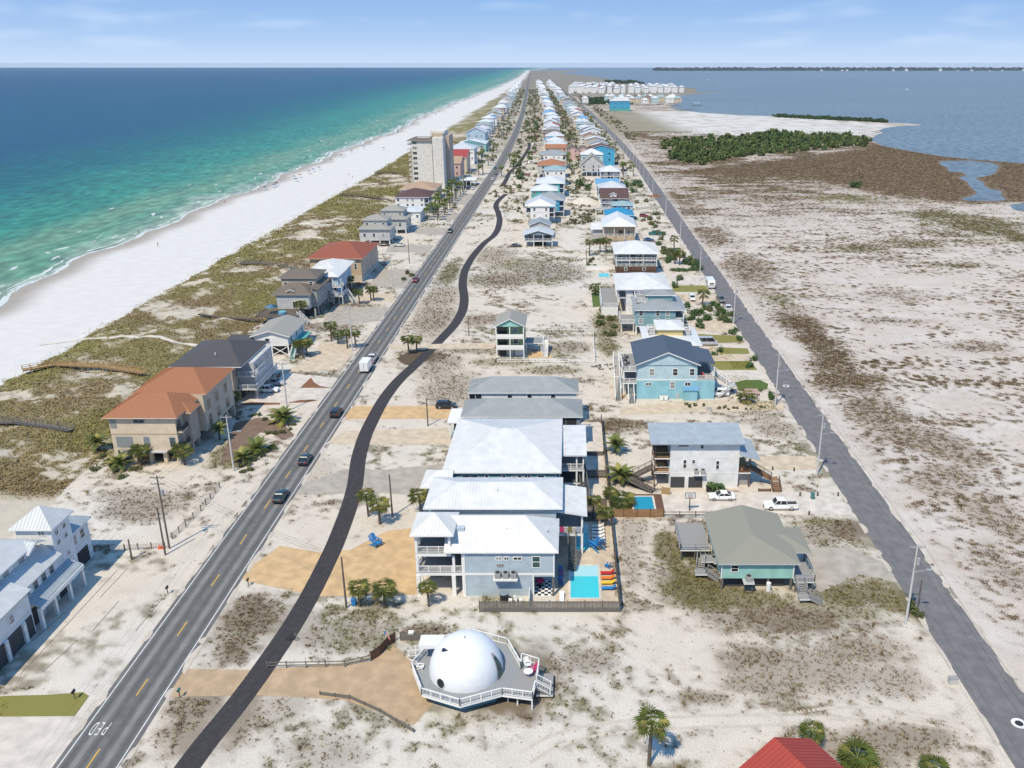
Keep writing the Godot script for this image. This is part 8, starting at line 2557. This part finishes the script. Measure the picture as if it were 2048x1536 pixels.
func poles_and_fences():
	var tops := []
	var beach := [[Vector2(-64.70, -124.72), 13.0, "pole_wood", "slender grey power pole with crossarms behind the shorter wooden pole"], [Vector2(-64.59, -153.51), 11.5, "pole_concrete", "white concrete pole in front of the brown paver courtyard"], [Vector2(-63.67, -184.60), 11.5, "pole_concrete", "concrete pole by the two white cars"], [Vector2(-59.23, -228.65), 12.5, "pole_concrete", "concrete power pole beside the four palms"], [Vector2(-62.50, -303.12), 11.5, "pole_concrete", "white pole across from the long tan house"], [Vector2(-63.47, -398.49), 11.5, "pole_concrete", "white pole by the grey two-tier house"]]
	for e in beach:
		pole(e[0].x, e[0].y, e[1], e[3], e[2], "", 2 if e[2] == "pole_wood" else 1)
		if e[2] == "pole_wood": transformer(e[0].x, e[0].y, e[1] - 3.4)
		elif e[0].y > -170: lamp_arm(e[0].x, e[0].y, 8.0, 1.8)
		tops.append(Vector3(e[0].x, e[1] - .2, e[0].y))
	pole(-64.49, -122.72, 8.5, "shorter wooden pole leaning against the slender power pole", "pole_wood", "", 0)
	pole(-69.19, -121.36, 3.6, "short wooden post in the white house's apron", "pole_wood", "", 0)
	pole(-62.79, -340.15, 9.5, "brown wooden pole by the fenced lot on the beach side", "pole_wood", "", 0)
	for e in [[693, 1216, 8.4, "slim brown wooden pole at the gravel drive beside blue bin"], [785, 1033, 8.0, "slim dark pole with shadow between palms and grey drive"], [856, 852, 6.4, "slim pole in front of the black off-roader's drive"], [938, 672, 6.0, "thin pole on the sand left of the green house"]]:
		var p := Vector2.ZERO
		pole(POLE_AT[e[0]].x, POLE_AT[e[0]].y, e[2], e[3], "pole_wood", "", 0)
	var z := -445.0
	for k in 24:
		z -= 44.0
		pole(-63.5 + bend(z), z, 11.5, "white pole in the line along the beach side of the highway", "pole_concrete", "white poles farther up the highway", 1)
		if k < 6: tops.append(Vector3(-63.5 + bend(z), 11.3, z))
	wires([Vector3(-63, 12.8, -70)] + tops, "power lines along the beach side of the highway")
	wires([tops[0], Vector3(-35.0, 8.2, -112), Vector3(-24, 8, -113)] if false else [tops[0], Vector3(Vector2(-32.17, -108.17).x, 8.0, Vector2(-32.17, -108.17).y)], "service wires crossing the highway to the slim brown pole")
	tops.clear()
	var back := [[Vector2(46.91, -104.32), "nearest pale pole on the back road with lamp and crossarms"], [Vector2(47.02, -151.76), "pale pole beside the white modern house's drive"], [Vector2(46.88, -187.69), "pale pole beside the oval of green ground cover"], [Vector2(49.13, -255.08), "pale pole beside the parked white pickup"], [Vector2(46.59, -310.69), "pale pole beside the camper trailer"], [Vector2(47.15, -375.25), "pale pole behind the beige house's lot"], [Vector2(47.71, -441.83), "pale pole by the red soil heap"]]
	for e in back:
		pole(e[0].x, e[0].y, 12.6, e[1], "pole_concrete", "", 1)
		transformer(e[0].x, e[0].y, 9.6)
		lamp_arm(e[0].x, e[0].y, 8.4, 1.9)
		tops.append(Vector3(e[0].x, 12.4, e[0].y))
	z = -475.0
	for k in 34:
		z -= 33.0
		pole(47.0 + bend(z), z, 12.0, "pale pole in the long line beside the back road", "pole_concrete", "pale poles farther up the back road", 1)
		if k < 5: tops.append(Vector3(47.0 + bend(z), 11.8, z))
	wires([Vector3(46.2, 12.4, -62)] + tops, "power lines along the back road")
	var t := thing("street_sign", "short dark post beside the nearest pale pole", "post", Vector3(Vector2(49.67, -107.43).x, 0, Vector2(49.67, -107.43).y))
	post(org.x, org.z, 0, 5.2, .14, "pole_wood")
	mailbox(-59.38, -111.73, "black mailbox on the pale apron beside the highway")
	mailbox(-61.05, -88.86, "dark round mailbox on the bright lawn")
	mailbox(-48.21, -89.13, "green newspaper box by the dome's drive", "car_teal")
	mailbox(-48.22, -113.85, "brown mailbox at the end of the gravel drive", "wood_brown")
	for e in [[1905, 1362], [1418, 822], [1552, 806]]:
		t = thing("utility_box", {1905: "pale green utility box at the edge of the back road", 1418: "small white utility box south of the pale blue house", 1552: "grey meter pedestal at the foot of a pale pole"}[e[0]], "utility box", Vector3(BOX_AT[e[0]].x, 0, BOX_AT[e[0]].y))
		var b := mb(); b.box(org.x - .5, org.x + .5, 0, .8, org.z - .35, org.z + .35); put("cabinet", b, M.wall_lightgrey)
		b = mb(); b.box(org.x - .54, org.x + .54, .8, .87, org.z - .39, org.z + .39); put("lid", b, M.wall_grey)
	for e in [[Vector2(53.32, -84.56), .9, "white ring painted round a manhole on the back road, lower right"], [Vector2(52.45, -200.97), .8, "white ring painted round a manhole farther up the back road"]]:
		var b := MB.new(Vector3(e[0].x, 0, e[0].y))
		for i in 20:
			var a0 := TAU * i / 20; var a1 := TAU * (i + 1) / 20
			b.quad(b.o + Vector3(cos(a0) * e[1], .038, sin(a0) * e[1]), b.o + Vector3(cos(a1) * e[1], .038, sin(a1) * e[1]), b.o + Vector3(cos(a1) * e[1] * .55, .038, sin(a1) * e[1] * .55), b.o + Vector3(cos(a0) * e[1] * .55, .038, sin(a0) * e[1] * .55), Vector3.UP)
		top("manhole_ring", b, M.paint_white, e[2], "road marking", "structure")
		b = MB.new(Vector3(e[0].x, 0, e[0].y)); b.tube(b.o + Vector3(0, .02, 0), b.o + Vector3(0, .042, 0), e[1] * .5, e[1] * .5, 16)
		top("manhole_cover", b, M.dark, "dark manhole cover inside the " + ("lower right" if e[1] > .85 else "farther") + " painted ring", "manhole cover", "structure")
	fence("thin sand fence along the north side of the pale apron", [Vector2(-78.6, -123.6), Vector2(-71.6, -124.1), Vector2(-65.5, -124.9)], 1.1, "net", "wood_grey", "wood_brown")
	fence("thin sand fence beside the highway shoulder", [Vector2(-65.5, -127.7), Vector2(-65.1, -132.1), Vector2(-64.6, -137.4), Vector2(-64.7, -146.5)], 1.1, "net", "wood_grey", "wood_brown")
	t = thing("safety_net", "small heap of orange safety netting at the foot of the poles", "netting", Vector3(Vector2(-65.99, -124.72).x, 0, Vector2(-65.99, -124.72).y))
	var nb := mb()
	for k in 5: nb.bar(org + Vector3(-.6 + k * .25, 0, .2 * (k % 2)), org + Vector3(-.4 + k * .25, .6 - .1 * k, -.1), .35, .05)
	put("net", nb, M.orange_net)
	boardwalk("new light-wood boardwalk crossing the dune to the beach", [Vector2(-136.8, -208.2), Vector2(-131.1, -212.5), Vector2(-118.5, -210.9), Vector2(-105.5, -206.0)], 1.7, 1.6, "wood_new")
	boardwalk("weathered grey boardwalk at the left edge", [Vector2(-128.6, -174.2), Vector2(-118.7, -174.8), Vector2(-104.6, -170.4)], 1.7, 1.4, "wood_grey")
	boardwalk("long grey boardwalk over the dune behind the brown house", [Vector2(-127.2, -334.7), Vector2(-119.5, -334.7), Vector2(-110.4, -330.4), Vector2(-100.8, -323.6)], 1.6, 1.3, "wood_grey")
	boardwalk("low dark boardwalk behind the white house on pilings", [Vector2(-114.6, -262.9), Vector2(-106.8, -259.5), Vector2(-93.5, -256.2)], 1.2, 1.0, "wood_brown", false)
	boardwalk("grey boardwalk left of the tower", [Vector2(-136.6, -630.1), Vector2(-126.6, -633.1), Vector2(-113.8, -624.3)], 2.0, 1.3, "wood_brown")
	boardwalk("grey boardwalk behind the maroon roof", [Vector2(-134.6, -522.3), Vector2(-122.0, -518.2), Vector2(-103.0, -502.5)], 1.8, 1.3, "wood_brown")
	for e in [[Vector2(-147.4, -234.1), Vector2(-135.9, -238.8), Vector2(-121.3, -237.8), Vector2(-102.0, -231.8)], [Vector2(-133.3, -386.5), Vector2(-121.0, -393.6), Vector2(-105.5, -385.4)], [Vector2(-138.3, -420.5), Vector2(-128.3, -427.4), Vector2(-110.0, -421.8)], [Vector2(-127.9, -506.4), Vector2(-117.4, -510.3), Vector2(-97.3, -495.0)], [Vector2(-134.1, -610.2), Vector2(-126.1, -621.5), Vector2(-110.4, -610.2)]]:
		var b := MB.new()
		var l := []
		for p in smooth(e, 2.0): l.append(p)
		for i in l.size() - 1:
			var a := Vector3(l[i].x, 0, l[i].y); var q := Vector3(l[i + 1].x, 0, l[i + 1].y)
			for w in [-.8, 0.0]:
				var s := Vector3(0, 0, 1)
				b.quad(Vector3(a.x, height(a.x, a.z + w) + .07, a.z + w), Vector3(a.x, height(a.x, a.z + w + .8) + .07, a.z + w + .8), Vector3(q.x, height(q.x, q.z + w + .8) + .07, q.z + w + .8), Vector3(q.x, height(q.x, q.z + w) + .07, q.z + w), Vector3.UP)
			mark(minf(a.x, q.x), maxf(a.x, q.x), a.z + 1, a.z - 1)
		top("sand_path", b, M.concrete, "pale trodden sand path across the dune grass", "path", "structure", "sand paths over the dune")
	for p in [[Vector2(17.45, -129.06), 0.0]]: pass
	t = thing("soil_heap", "heap of red soil by the back road", "soil heap", Vector3(Vector2(49.94, -524.33).x, 0, Vector2(49.94, -524.33).y))
	var sb := mb()
	for i in 12:
		var a0 := TAU * i / 12; var a1 := TAU * (i + 1) / 12
		sb.tri(org + Vector3(0, 1.6, 0), org + Vector3(cos(a0) * 5, -.05, sin(a0) * 3.5), org + Vector3(cos(a1) * 5, -.05, sin(a1) * 3.5), Vector3.UP)
	put("heap", sb, M.rust_soil)
	t = thing("sand_heap", "pale sand heap between the middle and back rows", "sand heap", Vector3(Vector2(8.43, -500.63).x, 0, Vector2(8.43, -500.63).y))
	sb = mb()
	for i in 16:
		var a0 := TAU * i / 16; var a1 := TAU * (i + 1) / 16
		sb.quad(org + Vector3(cos(a0) * 9, -.05, sin(a0) * 9), org + Vector3(cos(a1) * 9, -.05, sin(a1) * 9), org + Vector3(cos(a1) * 3, 2.6, sin(a1) * 3), org + Vector3(cos(a0) * 3, 2.6, sin(a0) * 3), Vector3(cos(a0), 1, sin(a0)))
		sb.tri(org + Vector3(0, 3.0, 0), org + Vector3(cos(a0) * 3, 2.6, sin(a0) * 3), org + Vector3(cos(a1) * 3, 2.6, sin(a1) * 3), Vector3.UP)
	put("heap", sb, M.concrete)
	t = thing("stone_pile", "pile of grey driftwood and stones west of the pale blue house", "pile", Vector3(Vector2(9.27, -214.81).x, 0, Vector2(9.27, -214.81).y))
	for k in 16:
		sb = mb()
		var a := org + Vector3(rng.randf_range(-3, 3), .15, rng.randf_range(-2.4, 2.4))
		sb.bar(a, a + Vector3(rng.randf_range(-1.6, 1.6), rng.randf_range(0, .4), rng.randf_range(-.8, .8)), .25, .2)
		put("log", sb, M.wood_grey)
	# house that only shows its roof at the bottom edge
	t = thing("beach_house", "house showing only its rusty red metal gable roof at the bottom edge", "house", Vector3(24.3, 0, -69.0))
	t.rotation.y = 0.49
	org = Vector3.ZERO
	wall("wall_lightgrey", -4.9, 4.9, 5.5, -5.5, 0, 4.5)
	roof("metal_red", -4.9, 4.9, 5.5, -5.5, 4.5, 2.5, .55, "z", 0, 0, .5, "wall_lightgrey", "metal_red")
	mark(18, 29, -62, -76)

const POLE_AT := {693: Vector2(-32.17, -108.17), 785: Vector2(-30.70, -135.41), 856: Vector2(-30.68, -175.87), 938: Vector2(-29.02, -242.69)}
const BOX_AT := {1905: Vector2(48.39, -91.84), 1418: Vector2(31.33, -184.60), 1552: Vector2(47.52, -189.58)}

func greenery():
	palm(8.83, -77.98, 6.0, "tall palm with bluish shadow near the bottom edge", "fan", 1.15)
	palm(27.29, -80.27, 2.6, "palm showing its crown above the rusty red roof", "fan", .9)
	palm(31.73, -77.24, 1.6, "broad low palm right of the rusty red roof", "fan", 1.45, "", 34)
	palm(40.24, -76.87, .7, "small yellowish palm at the lower right edge", "fan", 1.0)
	palm(-30.31, -108.55, 3.0, "left one of two palms south of the gravel drive", "fan", 1.0)
	palm(-26.65, -108.30, 3.0, "right one of two palms south of the gravel drive", "fan", 1.15)
	palm(-20.35, -108.55, 3.2, "palm in front of the corner porch tower", "fan", .85)
	palm(-34.85, -135.41, 4.2, "left palm of the pair beside the giant blue chair", "fan", .95)
	palm(-32.33, -132.77, 3.8, "right palm of the pair beside the giant blue chair", "fan", 1.15)
	palm(-26.03, -137.04, 3.4, "palm left of the second grey blue house's roof", "fan", 1.1)
	palm(3.96, -134.53, 3.6, "slim palm between pool and giant blue chair on the deck", "fan", .8)
	palm(6.01, -132.09, 2.6, "palm by the fence right of the giant blue chair", "fan", .9)
	palm(9.16, -162.07, 1.6, "feathery palm by the long fence, farthest of three", "feather", 1.25, "", 22)
	palm(9.35, -148.56, 1.4, "yellowish feathery palm by the long fence, middle of three", "feather", 1.35, "", 22)
	palm(9.12, -139.26, 1.2, "dense palm left of the deep blue pool", "fan", 1.4, "", 30)
	palm(7.18, -141.54, 1.5, "small palm between fence and deep blue pool", "fan", .9)
	palm(-83.51, -156.20, 3.2, "palm in front of the tiled house, left", "fan", 1.2)
	palm(-75.12, -156.20, 3.2, "palm at the right corner of the tiled house's front", "fan", 1.25)
	palm(-95.46, -163.30, 1.6, "feathery palm on the sand left of the tiled house", "feather", 1.2, "", 22)
	palm(-62.93, -162.07, .8, "feathery palm in the bed south of the paver drive", "feather", 1.3, "", 22)
	palm(-64.54, -158.04, .7, "lower feathery palm at the end of the planted bed", "feather", 1.1, "", 20)
	palm(-62.62, -177.84, .9, "feathery palm in the round bed by the highway", "feather", 1.5, "", 24)
	palm(-72.82, -168.34, 2.4, "palm in the shade beside the tiled house's courtyard", "feather", 1.0, "", 18)
	palm(-75.95, -185.21, 3.4, "palm at the far corner of the tiled house", "fan", 1.2)
	palm(-87.26, -155.07, 1.0, "low palm left of the tiled house's pillars", "feather", 1.2, "", 18)
	for e in [[Vector2(-43.40, -226.02), 4.2, "taller palm in the dark bed beside the bike path"], [Vector2(-41.52, -227.77), 3.6, "shorter palm in the dark bed beside the bike path"], [Vector2(-67.29, -237.84), 4.6, "palm with dry crown beside the highway palms"], [Vector2(-64.62, -235.02), 3.0, "small palm between pole and dry palm"], [Vector2(-61.13, -230.89), 4.4, "palm left of the concrete power pole"], [Vector2(-58.89, -231.34), 4.2, "palm right of the concrete power pole"], [Vector2(-72.28, -224.29), 3.6, "left palm of three by the white house on pilings"], [Vector2(-70.99, -222.59), 4.2, "middle palm of three by the white house on pilings"], [Vector2(-70.40, -224.29), 3.8, "right palm of three by the white house on pilings"], [Vector2(-68.51, -278.48), 4.0, "thin palm on the lot with the dark mulch"], [Vector2(-65.58, -282.33), 4.0, "left palm of the pair on the dark mulch"], [Vector2(-64.59, -282.33), 4.0, "right palm of the pair on the dark mulch"], [Vector2(-81.94, -259.47), 5.0, "palm in front of the brown house's deck"], [Vector2(-82.55, -269.86), 6.0, "tall palm at the brown house's corner"], [Vector2(-85.25, -264.00), 4.0, "palm half hidden by the brown house's deck"], [Vector2(-76.02, -297.31), 4.0, "palm at the corner of the tan apartment house"]]:
		palm(e[0].x, e[0].y, e[1], e[2], "fan", 1.1)
	for e in [[Vector2(7.92, -354.41), 6, "palm west of the walled pool"], [Vector2(12.42, -361.46), 5, "palm north of the walled pool"], [Vector2(14.90, -361.46), 5, "second palm north of the walled pool"], [Vector2(40.97, -339.24), 5, "left palm of two by the brick-based house's drive"], [Vector2(42.52, -337.43), 4.6, "right palm of two by the brick-based house's drive"], [Vector2(43.62, -366.65), 5, "palm behind the brick-based house"], [Vector2(31.06, -337.43), 3, "palm leaning over the brick wall"], [Vector2(8.45, -290.32), 2.5, "small palm in the white-fenced back yard"], [Vector2(40.66, -189.90), 1.4, "low palm in the planted sand south of the white off-roader"], [Vector2(42.94, -277.22), 4, "palm beside the sandy drive of the white off-roader"]]:
		palm(e[0].x, e[0].y, e[1], e[2], "fan", 1.3, "", 20)
	for k in 30:     # the avenue of tall palms by the maroon-roofed house and tower
		var z := -440.0 - (k % 15) * 8.0
		palm(-70.5 + (k / 15) * 5.0 + rng.randf_range(-1, 1), z, rng.randf_range(5, 8), "tall palm in the grove between maroon roof and highway", "fan", 1.3, "palms between maroon roof and highway", 0, true)
	for k in 110:    # palms dotted along the far rows
		var z := -620.0 - pow(rng.randf(), 1.4) * 1500.0
		var side: float = [-66.0, -42.0, 2.0, 38.0][k % 4]
		palm(side + bend(z) + rng.randf_range(-6, 6), z, rng.randf_range(5, 9), ["palm dotted along the far beach row", "palm between highway and the far middle row", "palm between the two far middle rows", "palm near the far stretch of back road"][k % 4], "fan", 1.6, "palms along the far rows, set %d" % (k % 4), 0, true)
	# shrubs
	shrub(24.7 + 2.2, -144.6, 4.4, 2.4, "large dark green bush against the white modern house", "leaf")
	for e in [[[Vector2(46.4, -214.8), Vector2(48.4, -220.1)], 3.0, 1.9, "dark round shrub by the mown lawn strips and back road", "leaf", "dark shrubs at the lawn ends"], [[Vector2(48.1, -238.8), Vector2(48.6, -247.7)], 2.6, 1.7, "shrub by the curving tan drive at the road", "leaf", "shrubs at the curving drive"], [[Vector2(38.6, -251.4), Vector2(41.5, -259.5), Vector2(37.4, -259.5)], 3.4, 2.4, "bushy shrub right of the yellow-topped house", "leaf", "shrubs right of the yellow-topped house"], [[Vector2(46.5, -259.5), Vector2(49.9, -264.0), Vector2(47.2, -268.1), Vector2(44.3, -269.9)], 3.6, 2.6, "olive shrub between the sandy drive and the road", "leaf_olive", "olive shrubs by the sandy drive"], [[Vector2(38.9, -225.2), Vector2(40.6, -227.3)], 2.0, 1.6, "shrub in front of the silver van", "leaf", "shrubs in front of the silver van"], [[Vector2(47.2, -191.5), Vector2(46.9, -193.1)], 1.6, 1.7, "small tree-like shrub in the planted sand", "leaf", "shrubs in the planted sand"]]:
		shrubs(e[0], e[1], e[2], e[3], e[4], e[5])
	shrubs([Vector2(38.3, -342.0), Vector2(40.8, -346.7), Vector2(45.3, -339.2), Vector2(46.6, -337.4), Vector2(47.9, -333.0), Vector2(49.3, -328.6), Vector2(39.4, -366.6), Vector2(38.4, -377.5), Vector2(42.2, -401.0), Vector2(40.5, -420.5)], 4.0, 2.4, "green shrub around the brick-based house and its drive", "leaf", "shrubs around the brick-based house")
	shrubs([Vector2(39.6, -326.9), Vector2(42.5, -327.8), Vector2(45.4, -327.8), Vector2(48.1, -328.6)], 4.4, 1.3, "clipped hedge section north of the concrete pad", "leaf", "hedge sections by the concrete pad")
	shrubs([Vector2(9.6, -333.0), Vector2(7.9, -342.0), Vector2(7.3, -333.0), Vector2(9.0, -346.7)], 2.6, 2.0, "shrub in the walled yard of the turquoise pool", "leaf_olive", "shrubs in the walled yard")
	shrubs([Vector2(36.7, -300.9), Vector2(39.8, -312.2)], 3.0, 3.0, "dark shrub behind the large white hip roof", "leaf", "shrubs behind the large white roof")
	shrubs([Vector2(-88.7, -155.1), Vector2(-90.8, -157.3), Vector2(-92.9, -159.7), Vector2(-87.0, -152.8), Vector2(-84.7, -150.7), Vector2(-83.8, -154.0), Vector2(-91.5, -154.0)], 2.2, 1.2, "bush in the planting in front of the tiled house", "leaf_olive", "bushes in front of the tiled house")
	shrubs([Vector2(-64.0, -155.1), Vector2(-62.9, -156.2), Vector2(-62.2, -158.5), Vector2(-61.4, -160.4), Vector2(-61.3, -163.3), Vector2(-60.7, -164.5), Vector2(-61.7, -154.0), Vector2(-62.7, -152.8), Vector2(-61.4, -162.1), Vector2(-59.9, -163.8)], 1.8, 1.0, "yellow green bush in the bed south of the paver drive", "leaf_olive", "bushes in the bed south of the paver drive")
	shrubs([Vector2(-64.0, -171.5), Vector2(-62.4, -171.5), Vector2(-60.9, -172.0), Vector2(-59.8, -173.7), Vector2(-60.1, -176.4), Vector2(-62.2, -179.9), Vector2(-67.0, -179.3), Vector2(-65.8, -180.7), Vector2(-68.9, -181.6), Vector2(-70.2, -182.2)], 1.6, .9, "bush in the round bed between courtyard and highway", "leaf_olive", "bushes in the round bed")
	for k in 34:
		var x := lerpf(33.5, 46.5, rng.randf())
		var z: float = [-186.0, -194.5, -197.5][k % 3] + rng.randf_range(-.8, .8)
		shrub(x, z, rng.randf_range(.6, 1.1), rng.randf_range(.4, .8), "small clump of ornamental grass in the planted sand by the pale blue house", ["leaf_dry", "leaf_olive"][k % 2], "ornamental clumps by the pale blue house")
	shrubs([Vector2(37.7, -274.1), Vector2(37.8, -266.3), Vector2(39.1, -264.0), Vector2(40.9, -266.3), Vector2(43.0, -272.3), Vector2(46.0, -276.0), Vector2(47.2, -272.3), Vector2(48.4, -266.3), Vector2(45.3, -264.0), Vector2(42.0, -259.5), Vector2(39.3, -256.7), Vector2(35.9, -259.5), Vector2(33.5, -251.4), Vector2(47.6, -256.7), Vector2(47.2, -244.7)], 3.2, 2.2, "leafy garden shrub between the terrace house, the yellow-topped house and the road", "leaf", "garden shrubs by the terrace house")
	shrubs([Vector2(38.2, -358.4), Vector2(40.9, -360.4), Vector2(43.1, -354.4), Vector2(45.5, -350.5), Vector2(47.1, -344.8), Vector2(48.4, -339.2), Vector2(40.4, -348.6), Vector2(40.3, -388.9), Vector2(39.2, -401.0), Vector2(39.9, -427.4), Vector2(39.5, -441.8), Vector2(43.9, -457.3)], 4.0, 2.6, "leafy shrub along the drives of the beige and brick-based houses", "leaf_olive", "shrubs along the beige house's drives")
	shrubs([Vector2(10.8, -269.9), Vector2(12.5, -259.5), Vector2(9.8, -255.1), Vector2(13.3, -251.4), Vector2(10.4, -244.7), Vector2(8.4, -254.0), Vector2(12.2, -242.7), Vector2(9.2, -261.7)], 3.2, 1.6, "wild bush in the green strip west of the terrace house", "leaf_olive", "wild bushes west of the terrace house")
	shrubs([Vector2(30.6, -187.7), Vector2(28.6, -187.7), Vector2(27.3, -186.8), Vector2(26.6, -188.3)], 1.2, .9, "flowering bush at the pale blue house's south corner", "leaf_olive", "bushes at the pale blue house's corner")
	shrub(6.38, -571.39, 9.0, 6.0, "dark round tree between the middle and back rows", "leaf", "", "round_tree")
	shrub(10.89, -557.14, 6.0, 4.0, "smaller dark tree right of the dark round tree", "leaf", "", "round_tree")
	shrubs([Vector2(36.2, -564.2), Vector2(39.9, -571.4), Vector2(43.4, -576.3), Vector2(44.7, -564.2), Vector2(32.2, -645.1), Vector2(38.8, -541.4)], 6.0, 4.0, "tree by the back road near the maroon roof", "leaf", "trees by the back road near the maroon roof")
	shrubs([Vector2(49.2, -107.1), Vector2(49.5, -105.9), Vector2(49.5, -108.7)], 1.6, 1.1, "bushy weed at the foot of the nearest pale pole", "leaf_olive", "weeds at the nearest pale pole")
	shrubs([Vector2(-60.4, -321.9), Vector2(-58.0, -318.6), Vector2(-60.2, -312.2)], 3.0, 1.6, "dark low bush on the tan house's lot", "leaf_olive", "bushes on the tan house's lot")
	shrubs([Vector2(179.5, -564.2)], 10.0, 4.0, "lone bright green bush at the edge of the marsh", "leaf", "")
	for k in 26:     # bushes in the far lots
		var z := -560.0 - rng.randf() * 700.0
		shrub(-38.0 + rng.randf_range(-6, 10) + bend(z), z, rng.randf_range(4, 8), rng.randf_range(2.5, 4.5), "green bush beside the far stretch of highway", ["leaf", "leaf_olive"][k % 2], "bushes beside the far highway")

func beach_goers():
	# parasols and tents set up along the water
	var k := 0
	var seen := {}
	for e in [[548, 374, "metal_sky"], [530, 379, "metal_blue"], [553, 371, "dark"], [592, 362, "metal_sky"], [588, 357, "car_lilac"], [600, 354, "plastic_orange"], [618, 347, "wall_slate"], [627, 343, "plastic_blue"], [638, 339, "wall_slate"], [662, 323, "wall_slate"], [683, 314, "wood_brown"], [703, 306, "wood_brown"], [728, 297, "plastic_blue"], [740, 288, "wood_brown"], [767, 300, "wall_slate"], [795, 267, "dark"], [803, 259, "car_blue"], [836, 250, "wood_brown"], [850, 238, "metal_sky"], [872, 232, "dark"], [890, 226, "plastic_red"], [905, 218, "car_blue"]]:
		var p: Vector2 = UMB[k]
		k += 1
		var hue: String = {"metal_sky": "light blue", "metal_blue": "blue", "dark": "black", "car_lilac": "pale lilac", "plastic_orange": "orange", "wall_slate": "grey", "plastic_blue": "bright blue", "wood_brown": "brown", "car_blue": "navy", "plastic_red": "red"}[e[2]]
		seen[hue] = seen.get(hue, 0) + 1
		thing("beach_umbrella", "%s %s beach umbrella by the water, counting from the near end" % [["", "first", "second", "third", "fourth", "fifth", "sixth"][seen[hue]], hue], "beach umbrella", Vector3(p.x, height(p.x, p.y), p.y), "beach umbrellas by the water")
		var g := org
		var b := mb(); b.tube(g, g + Vector3(0, 2.2, 0), .04, .04, 5); put("pole", b, M.trim)
		b = mb(); b.tube(g + Vector3(0, 1.9, 0), g + Vector3(0, 2.5, 0), 1.5, .05, 8, false); put("canopy", b, M[e[2]])
	k = 0
	for p in GO:
		var g := Vector3(p.x, height(p.x, p.y), p.y)
		var t := thing("person", "person %s on the wide white beach" % ["standing at the water's edge", "standing alone on the open sand", "walking near the breaking waves", "near the dune on the upper sand", "standing beside another person mid-beach", "second of two people mid-beach", "by the brown umbrellas", "walking up the beach past the tower"][k], "person", g)
		body(g, k)
		k += 1
const UMB := [Vector2(-187.2, -566.6), Vector2(-189.1, -554.8), Vector2(-187.9, -573.8), Vector2(-182.1, -596.7), Vector2(-187.4, -610.2), Vector2(-185.8, -618.6), Vector2(-185.3, -639.1), Vector2(-185.4, -651.3), Vector2(-184.9, -664.1), Vector2(-190.3, -720.2), Vector2(-190.7, -755.9), Vector2(-190.4, -790.7), Vector2(-189.0, -833.8), Vector2(-193.7, -881.6), Vector2(-168.1, -818.9), Vector2(-191.9, -1016.9), Vector2(-198.7, -1079.7), Vector2(-192.3, -1160.0), Vector2(-203.1, -1287.1), Vector2(-198.3, -1361.5), Vector2(-196.1, -1444.8), Vector2(-200.3, -1572.8)]
const GO := [Vector2(-200.9, -409.8), Vector2(-176.6, -375.2), Vector2(-194.0, -500.6), Vector2(-142.8, -571.4), Vector2(-154.1, -627.2), Vector2(-148.3, -613.0), Vector2(-189.8, -764.4), Vector2(-189.2, -1055.2)]

func body(g: Vector3, k: int):   # a standing figure as one lathed and limbed surface, then clothes
	var b := mb()
	var s := 1.0
	var y := Vector3.UP
	var step := .16 if k % 2 else .07
	for e in [-1, 1]:
		b.tube(g + Vector3(e * .09, 0, step * e), g + Vector3(e * .09, .46, step * .5 * e), .045, .06, 7); b.tube(g + Vector3(e * .09, .46, step * .5 * e), g + Vector3(e * .08, .9, 0), .065, .09, 7)
		b.tube(g + Vector3(e * .2, 1.42, 0), g + Vector3(e * .25, 1.12, step * -e), .05, .042, 6); b.tube(g + Vector3(e * .25, 1.12, step * -e), g + Vector3(e * .24, .84, step * -e + .08), .04, .03, 6)
		b.tube(g + Vector3(e * .09, .04, step * e - .04), g + Vector3(e * .1, .03, step * e + .18), .045, .03, 6)
	b.tube(g + y * .86, g + y * 1.1, .15, .13, 10); b.tube(g + y * 1.1, g + y * 1.44, .13, .19, 10); b.tube(g + y * 1.44, g + y * 1.52, .19, .06, 10)
	b.tube(g + y * 1.5, g + y * 1.6, .055, .055, 8); b.tube(g + y * 1.57, g + y * 1.68, .07, .1, 10); b.tube(g + y * 1.68, g + y * 1.8, .1, .05, 10)
	put("figure", b, M.skin)
	b = mb(); b.tube(g + y * .72, g + y * .98, .19, .16, 10); put("shorts", b, M[["car_blue", "plastic_red", "dark", "metal_sky"][k % 4]])
	b = mb(); b.tube(g + y * 1.69, g + y * 1.82, .108, .05, 10); put("hair", b, M.wood_brown)
